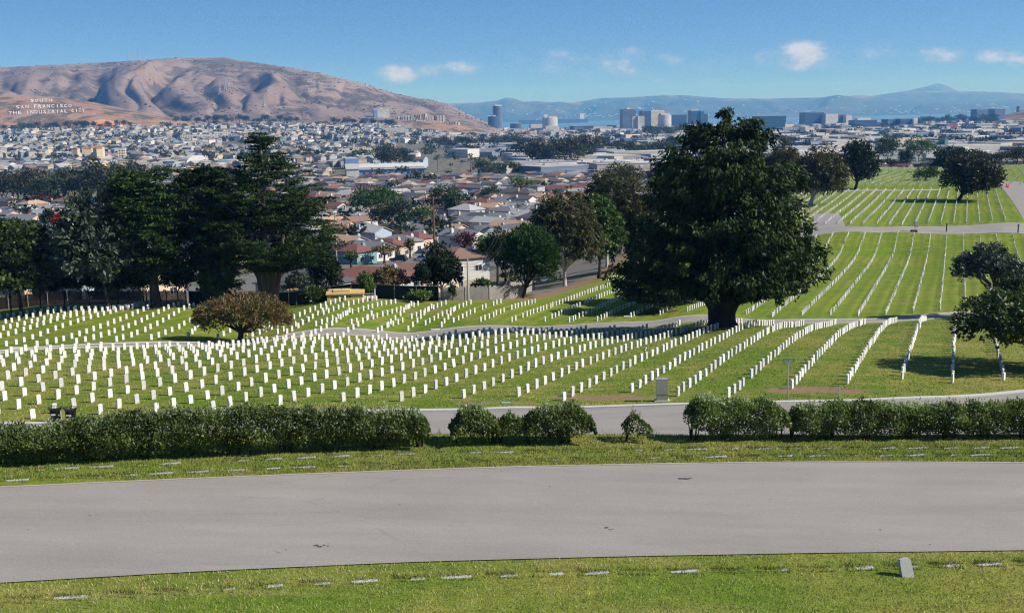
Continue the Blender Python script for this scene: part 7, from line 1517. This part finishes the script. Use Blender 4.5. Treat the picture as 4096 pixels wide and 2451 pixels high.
cluster(-30, 320, 440, 445, 600, 720, 26, 13, 20, [0, 1, 3, 0, 5], 'in the dark wood behind the left houses', 'trees of the left wood'); cluster(230, 320, 400, 430, 560, 640, 6, 18, 24, [2, 1], 'in the tall clump of the left wood', 'tall clump of the left wood'); cluster(430, 600, 410, 430, 640, 800, 9, 11, 17, [0, 1], 'between the cypress crowns', 'trees seen between the cypress crowns')
cluster(1278, 1440, 400, 405, 1000, 1150, 13, 20, 30, [1, 0, 2], 'in the gum grove of the plain', 'gum grove of the plain'); cluster(1440, 1640, 372, 378, 1250, 1500, 14, 15, 24, [1, 0], 'in the long grove behind the gum grove', 'long grove of the plain'); cluster(920, 985, 402, 406, 1050, 1150, 6, 17, 25, [0, 2], 'in the clump behind the depot', 'clump behind the depot'); cluster(1150, 1260, 405, 412, 900, 1000, 8, 10, 15, [5, 1, 4], 'in the clump right of the depot', 'clump right of the depot')
cluster(1060, 1310, 345, 350, 1900, 2000, 22, 14, 22, [0, 1], 'in the row of dark street trees', 'row of dark street trees'); cluster(1560, 1700, 330, 335, 2600, 3000, 12, 20, 34, [4, 0], 'below the central towers', 'trees below the central towers'); cluster(2090, 2480, 385, 400, 620, 760, 16, 7, 11, [1, 0, 4], 'along the back of the far lawns', 'trees along the back of the far lawns'); cluster(2360, 2490, 404, 408, 560, 600, 8, 7, 10, [0, 1], 'behind the small right-hand lawn', 'trees behind the right-hand lawn'); cluster(2220, 2420, 288, 292, 3900, 4200, 18, 24, 40, [0, 1], 'on the wooded point by the bay', 'trees on the wooded point')
cluster(0, 320, 292, 305, 2850, 2950, 22, 14, 26, [1, 0], 'on the slope foot under the letters', 'trees under the hillside letters'); cluster(420, 720, 285, 292, 3150, 3300, 26, 14, 30, [0, 1], 'along the mountain foot', 'trees along the mountain foot'); cluster(800, 960, 300, 306, 3000, 3150, 14, 14, 24, [0, 1], 'on the lower slope left of the white tower', 'trees on the lower slope'); cluster(0, 40, 258, 270, 3000, 3100, 5, 22, 34, [0], 'on the left shoulder of the letter hill', 'trees on the letter hill')
# the rest of the town's trees as one mass
Vs, Fs_, vs, nv = [], [], [], 0
V0, F0, v0 = PROTO[1][2:]; sel = np.arange(len(F0))[::22]; V0s = V0.reshape(-1, 4, 3)[sel]; v0s = v0[sel]
n = 2600; S_ = gN.uniform(-.5, .5, n); Y_ = 330+4200*gN.random(n)**1.35; X_ = S_*Y_; Zt = Hz(X_, Y_); okt = ((Y_ > 900) | (gN.random(n) < .28)) & ~inside(X_, Y_, POLY) & (poly_dist(X_, Y_, FENCE) > 12) & ~((S_ < 0) & (Y_ > 3100)) & ~((S_ > .2) & (Y_ < 620))
for X, Y, Z in zip(X_[okt], Y_[okt], Zt[okt]):
    h = gN.uniform(5, 11) if Y < 1400 else gN.uniform(7, 18); wd = h*gN.uniform(.9, 1.5); a = gN.uniform(0, 6.3); c, s = math.cos(a), math.sin(a); P_ = (V0s.mean(1, keepdims=True)+(V0s-V0s.mean(1, keepdims=True))*3.0).reshape(-1, 3)*np.array((wd, wd, h)); P_ = np.stack([X+P_[:, 0]*c-P_[:, 1]*s, Y+P_[:, 0]*s+P_[:, 1]*c, Z-.12*h+P_[:, 2]], 1); Vs.append(P_); vs.append(np.clip(v0s+gN.normal()*.25, 0, 1)); nv += len(P_)
tag(obj_np('town_trees', np.concatenate(Vs), np.arange(nv).reshape(-1, 4), m_dkg, fattr={'v': np.concatenate(vs)}), 'small garden and street trees scattered through the far town', 'trees', kind='stuff')
# lattice pylons on the mountain
pyl = MB()
for sx_, sy_ in ((-1, -1), (1, -1), (1, 1), (-1, 1)): pyl.tube([(sx_*3.4, sy_*3.4, -4), (sx_*.8, sy_*.8, 22), (0, 0, 34)], [.5, .42, .3], 4)
for z_ in (18, 23, 28): pyl.tube([(-6, 0, z_), (6, 0, z_)], .38, 4)
for z_, r_w in ((4, 2.9), (11, 1.9), (17, 1.3)):
    for q_ in (((-1, -1), (1, -1)), ((1, -1), (1, 1)), ((1, 1), (-1, 1)), ((-1, 1), (-1, -1))): pyl.tube([(q_[0][0]*r_w, q_[0][1]*r_w, z_), (q_[1][0]*r_w*.85, q_[1][1]*r_w*.85, z_+5)], .22, 3)
pyl_me = pyl.mesh('pylon', m_galv)
for i, (x, y, sc_) in enumerate(((1245, 146, 1.1), (1298, 143, 1.2), (1349, 138, 1.2), (2132, 470, 1.3), (2184, 440, 1.35), (2220, 415, 1.35), (2566+0, 600, 1.2))):
    px, py = (x/2.422)/4, (180+y/2.422)/4
    if i < 3: Yp = 5150; a = ray(px, py)[0]; p = np.array((a*Yp, Yp, mtn.h(np.array([a*Yp]), np.array([Yp]))[0]))
    else: p = mtn.hit(px, py)
    o = bpy.data.objects.new('pylon', pyl_me); COL.objects.link(o); o.location = p; o.scale = (sc_,)*3; o.rotation_euler = (0, 0, R(25))
    tag(o, ['left of three lattice pylons on the mountain crest', 'middle of three lattice pylons on the mountain crest', 'right of three lattice pylons on the mountain crest', 'lowest of three pylons in the shaded gully', 'middle of three pylons in the shaded gully', 'highest of three pylons in the shaded gully', 'faint pylon on the right mountain flank'][i], 'pylon', 'mountain pylons')
# ships and an aeroplane
m_hull = mat('dark_hull', (.07, .08, .10), .6, .3)
for px, py, L_, lb in ((zA(1535, 455)[0], 122.6, 150, 'long dark cargo ship with white stern house on the bay'), (zA(985, 465)[0], 123.6, 120, 'dark low cargo ship left of the curved banded block')):
    Y = 56/(-ray(px, py)[1]); X = ray(px, py)[0]*Y; r_ = empty('cargo_ship', (X, Y, -56), R(4), lb, 'ship'); sc_ = Y/9000
    MB().prism_y([(-L_/2*sc_*2, 0), (L_/2*sc_*2, 0), (L_/2*2.1*sc_, 14*sc_*2), (-L_/2*2.05*sc_, 14*sc_*2)], -14, 14).build('hull', m_hull, r_); MB().box(L_*.62*sc_, L_*.85*sc_, -12, 12, 28*sc_, 68*sc_).build('bridge', m_wht, r_)
Y = 5200; p = at(*zB(455, 132), Y); r_ = empty('aeroplane', p, R(-35), 'small white aeroplane climbing before the far hills', 'aeroplane')
MB().tube([(-17, 0, 0), (-15, 0, .2), (10, 0, 0), (16, 0, -.3), (18, 0, -.6)], [.6, 1.9, 2.0, 1.2, .2], 10).build('fuselage', m_wht, r_); MB().prism([(3, 0), (-6, -17), (-9, -17), (-3, 0), (-9, 17), (-6, 17)], -.5, 0).build('wing', m_wht, r_); MB().prism_y([(-12, 1), (-16, 1), (-19, 8), (-16.5, 8)], -.25, .25).build('tail_fin', m_wht, r_); MB().prism([(-13, 0), (-17, -6), (-18.5, -6), (-16.5, 0), (-18.5, 6), (-17, 6)], .6, .9).build('tailplane', m_wht, r_)
r_.rotation_euler = (0, R(-14), R(150))
# street lights of the valley
lm = MB().tube([(0, 0, -.3), (0, 0, 7.5), (.5, 0, 8.4), (2.0, 0, 8.7)], [.11, .08, .06, .05], 5).box(1.8, 2.6, -.15, .15, 8.58, 8.72).mesh('street_lamp', m_gpole); gg = random.Random(66); pts_l = [(905, 445), (1010, 428), (1060, 470), (1120, 440), (1175, 425), (1210, 490), (1245, 460), (1310, 445), (1330, 420), (1390, 425), (1440, 440), (1485, 420), (860, 452), (955, 436), (1085, 412), (1530, 430)]
for i, (x, y) in enumerate(pts_l):
    g_ = G2(x, y, 300); o = bpy.data.objects.new('street_lamp', lm); COL.objects.link(o); o.location = g_; o.rotation_euler = (0, 0, R(gg.uniform(0, 360))); o.scale = (1.2, 1.2, 1.25); tag(o, 'thin street lamp, %s from the left among the valley houses' % ORD[sorted(pts_l).index((x, y))+1], 'street lamp', 'valley street lamps')
pm = MB().tube([(0, 0, -.5), (0, 0, 11)], [.16, .11], 6).box(-1.2, 1.2, -.06, .06, 10.2, 10.34).box(-1.0, 1.0, -.06, .06, 9.2, 9.34).mesh('utility_pole', m_pole); pts_p = [(885, 470), (975, 492), (1040, 455), (1105, 478), (1160, 500), (1205, 455), (1270, 490), (1320, 470), (1350, 440), (1410, 445), (930, 440), (1230, 425)]
for i, (x, y) in enumerate(pts_p):
    g_ = G2(x, y, 300); o = bpy.data.objects.new('utility_pole', pm); COL.objects.link(o); o.location = g_; o.rotation_euler = (0, 0, R(gg.uniform(0, 90))); tag(o, 'wooden utility pole, %s from the left among the valley roofs' % ORD[sorted(pts_p).index((x, y))+1], 'utility pole', 'valley utility poles')

# ------------------------------------------------------------------ look-alikes are told apart by their order in the view
from collections import defaultdict
bylab = defaultdict(list)
for o in COL.objects:
    if o.parent is None and o.get('label') and o.get('group'): bylab[o['label']].append(o)
for lb, L_ in bylab.items():
    if len(L_) > 1:
        L_.sort(key=lambda o: projpx(*o.location)[0])
        for i, o in enumerate(L_):
            o['label'] = lb+', %s from the left of its like' % (ORD[i+1] if i < 40 else 'farther') if len(lb.split()) <= 9 else lb+' (%s from left)' % (ORD[i+1] if i < 40 else 'farther')

_big = sorted(((len(m.loops)-2*len(m.polygons), m.name) for m in bpy.data.meshes), reverse=True)[:34]; print('BIG', _big)
print('TRIS', sum(len(o.data.loops)-2*len(o.data.polygons) for o in COL.objects if o.type == 'MESH'), 'unique', sum(len(m.loops)-2*len(m.polygons) for m in bpy.data.meshes))
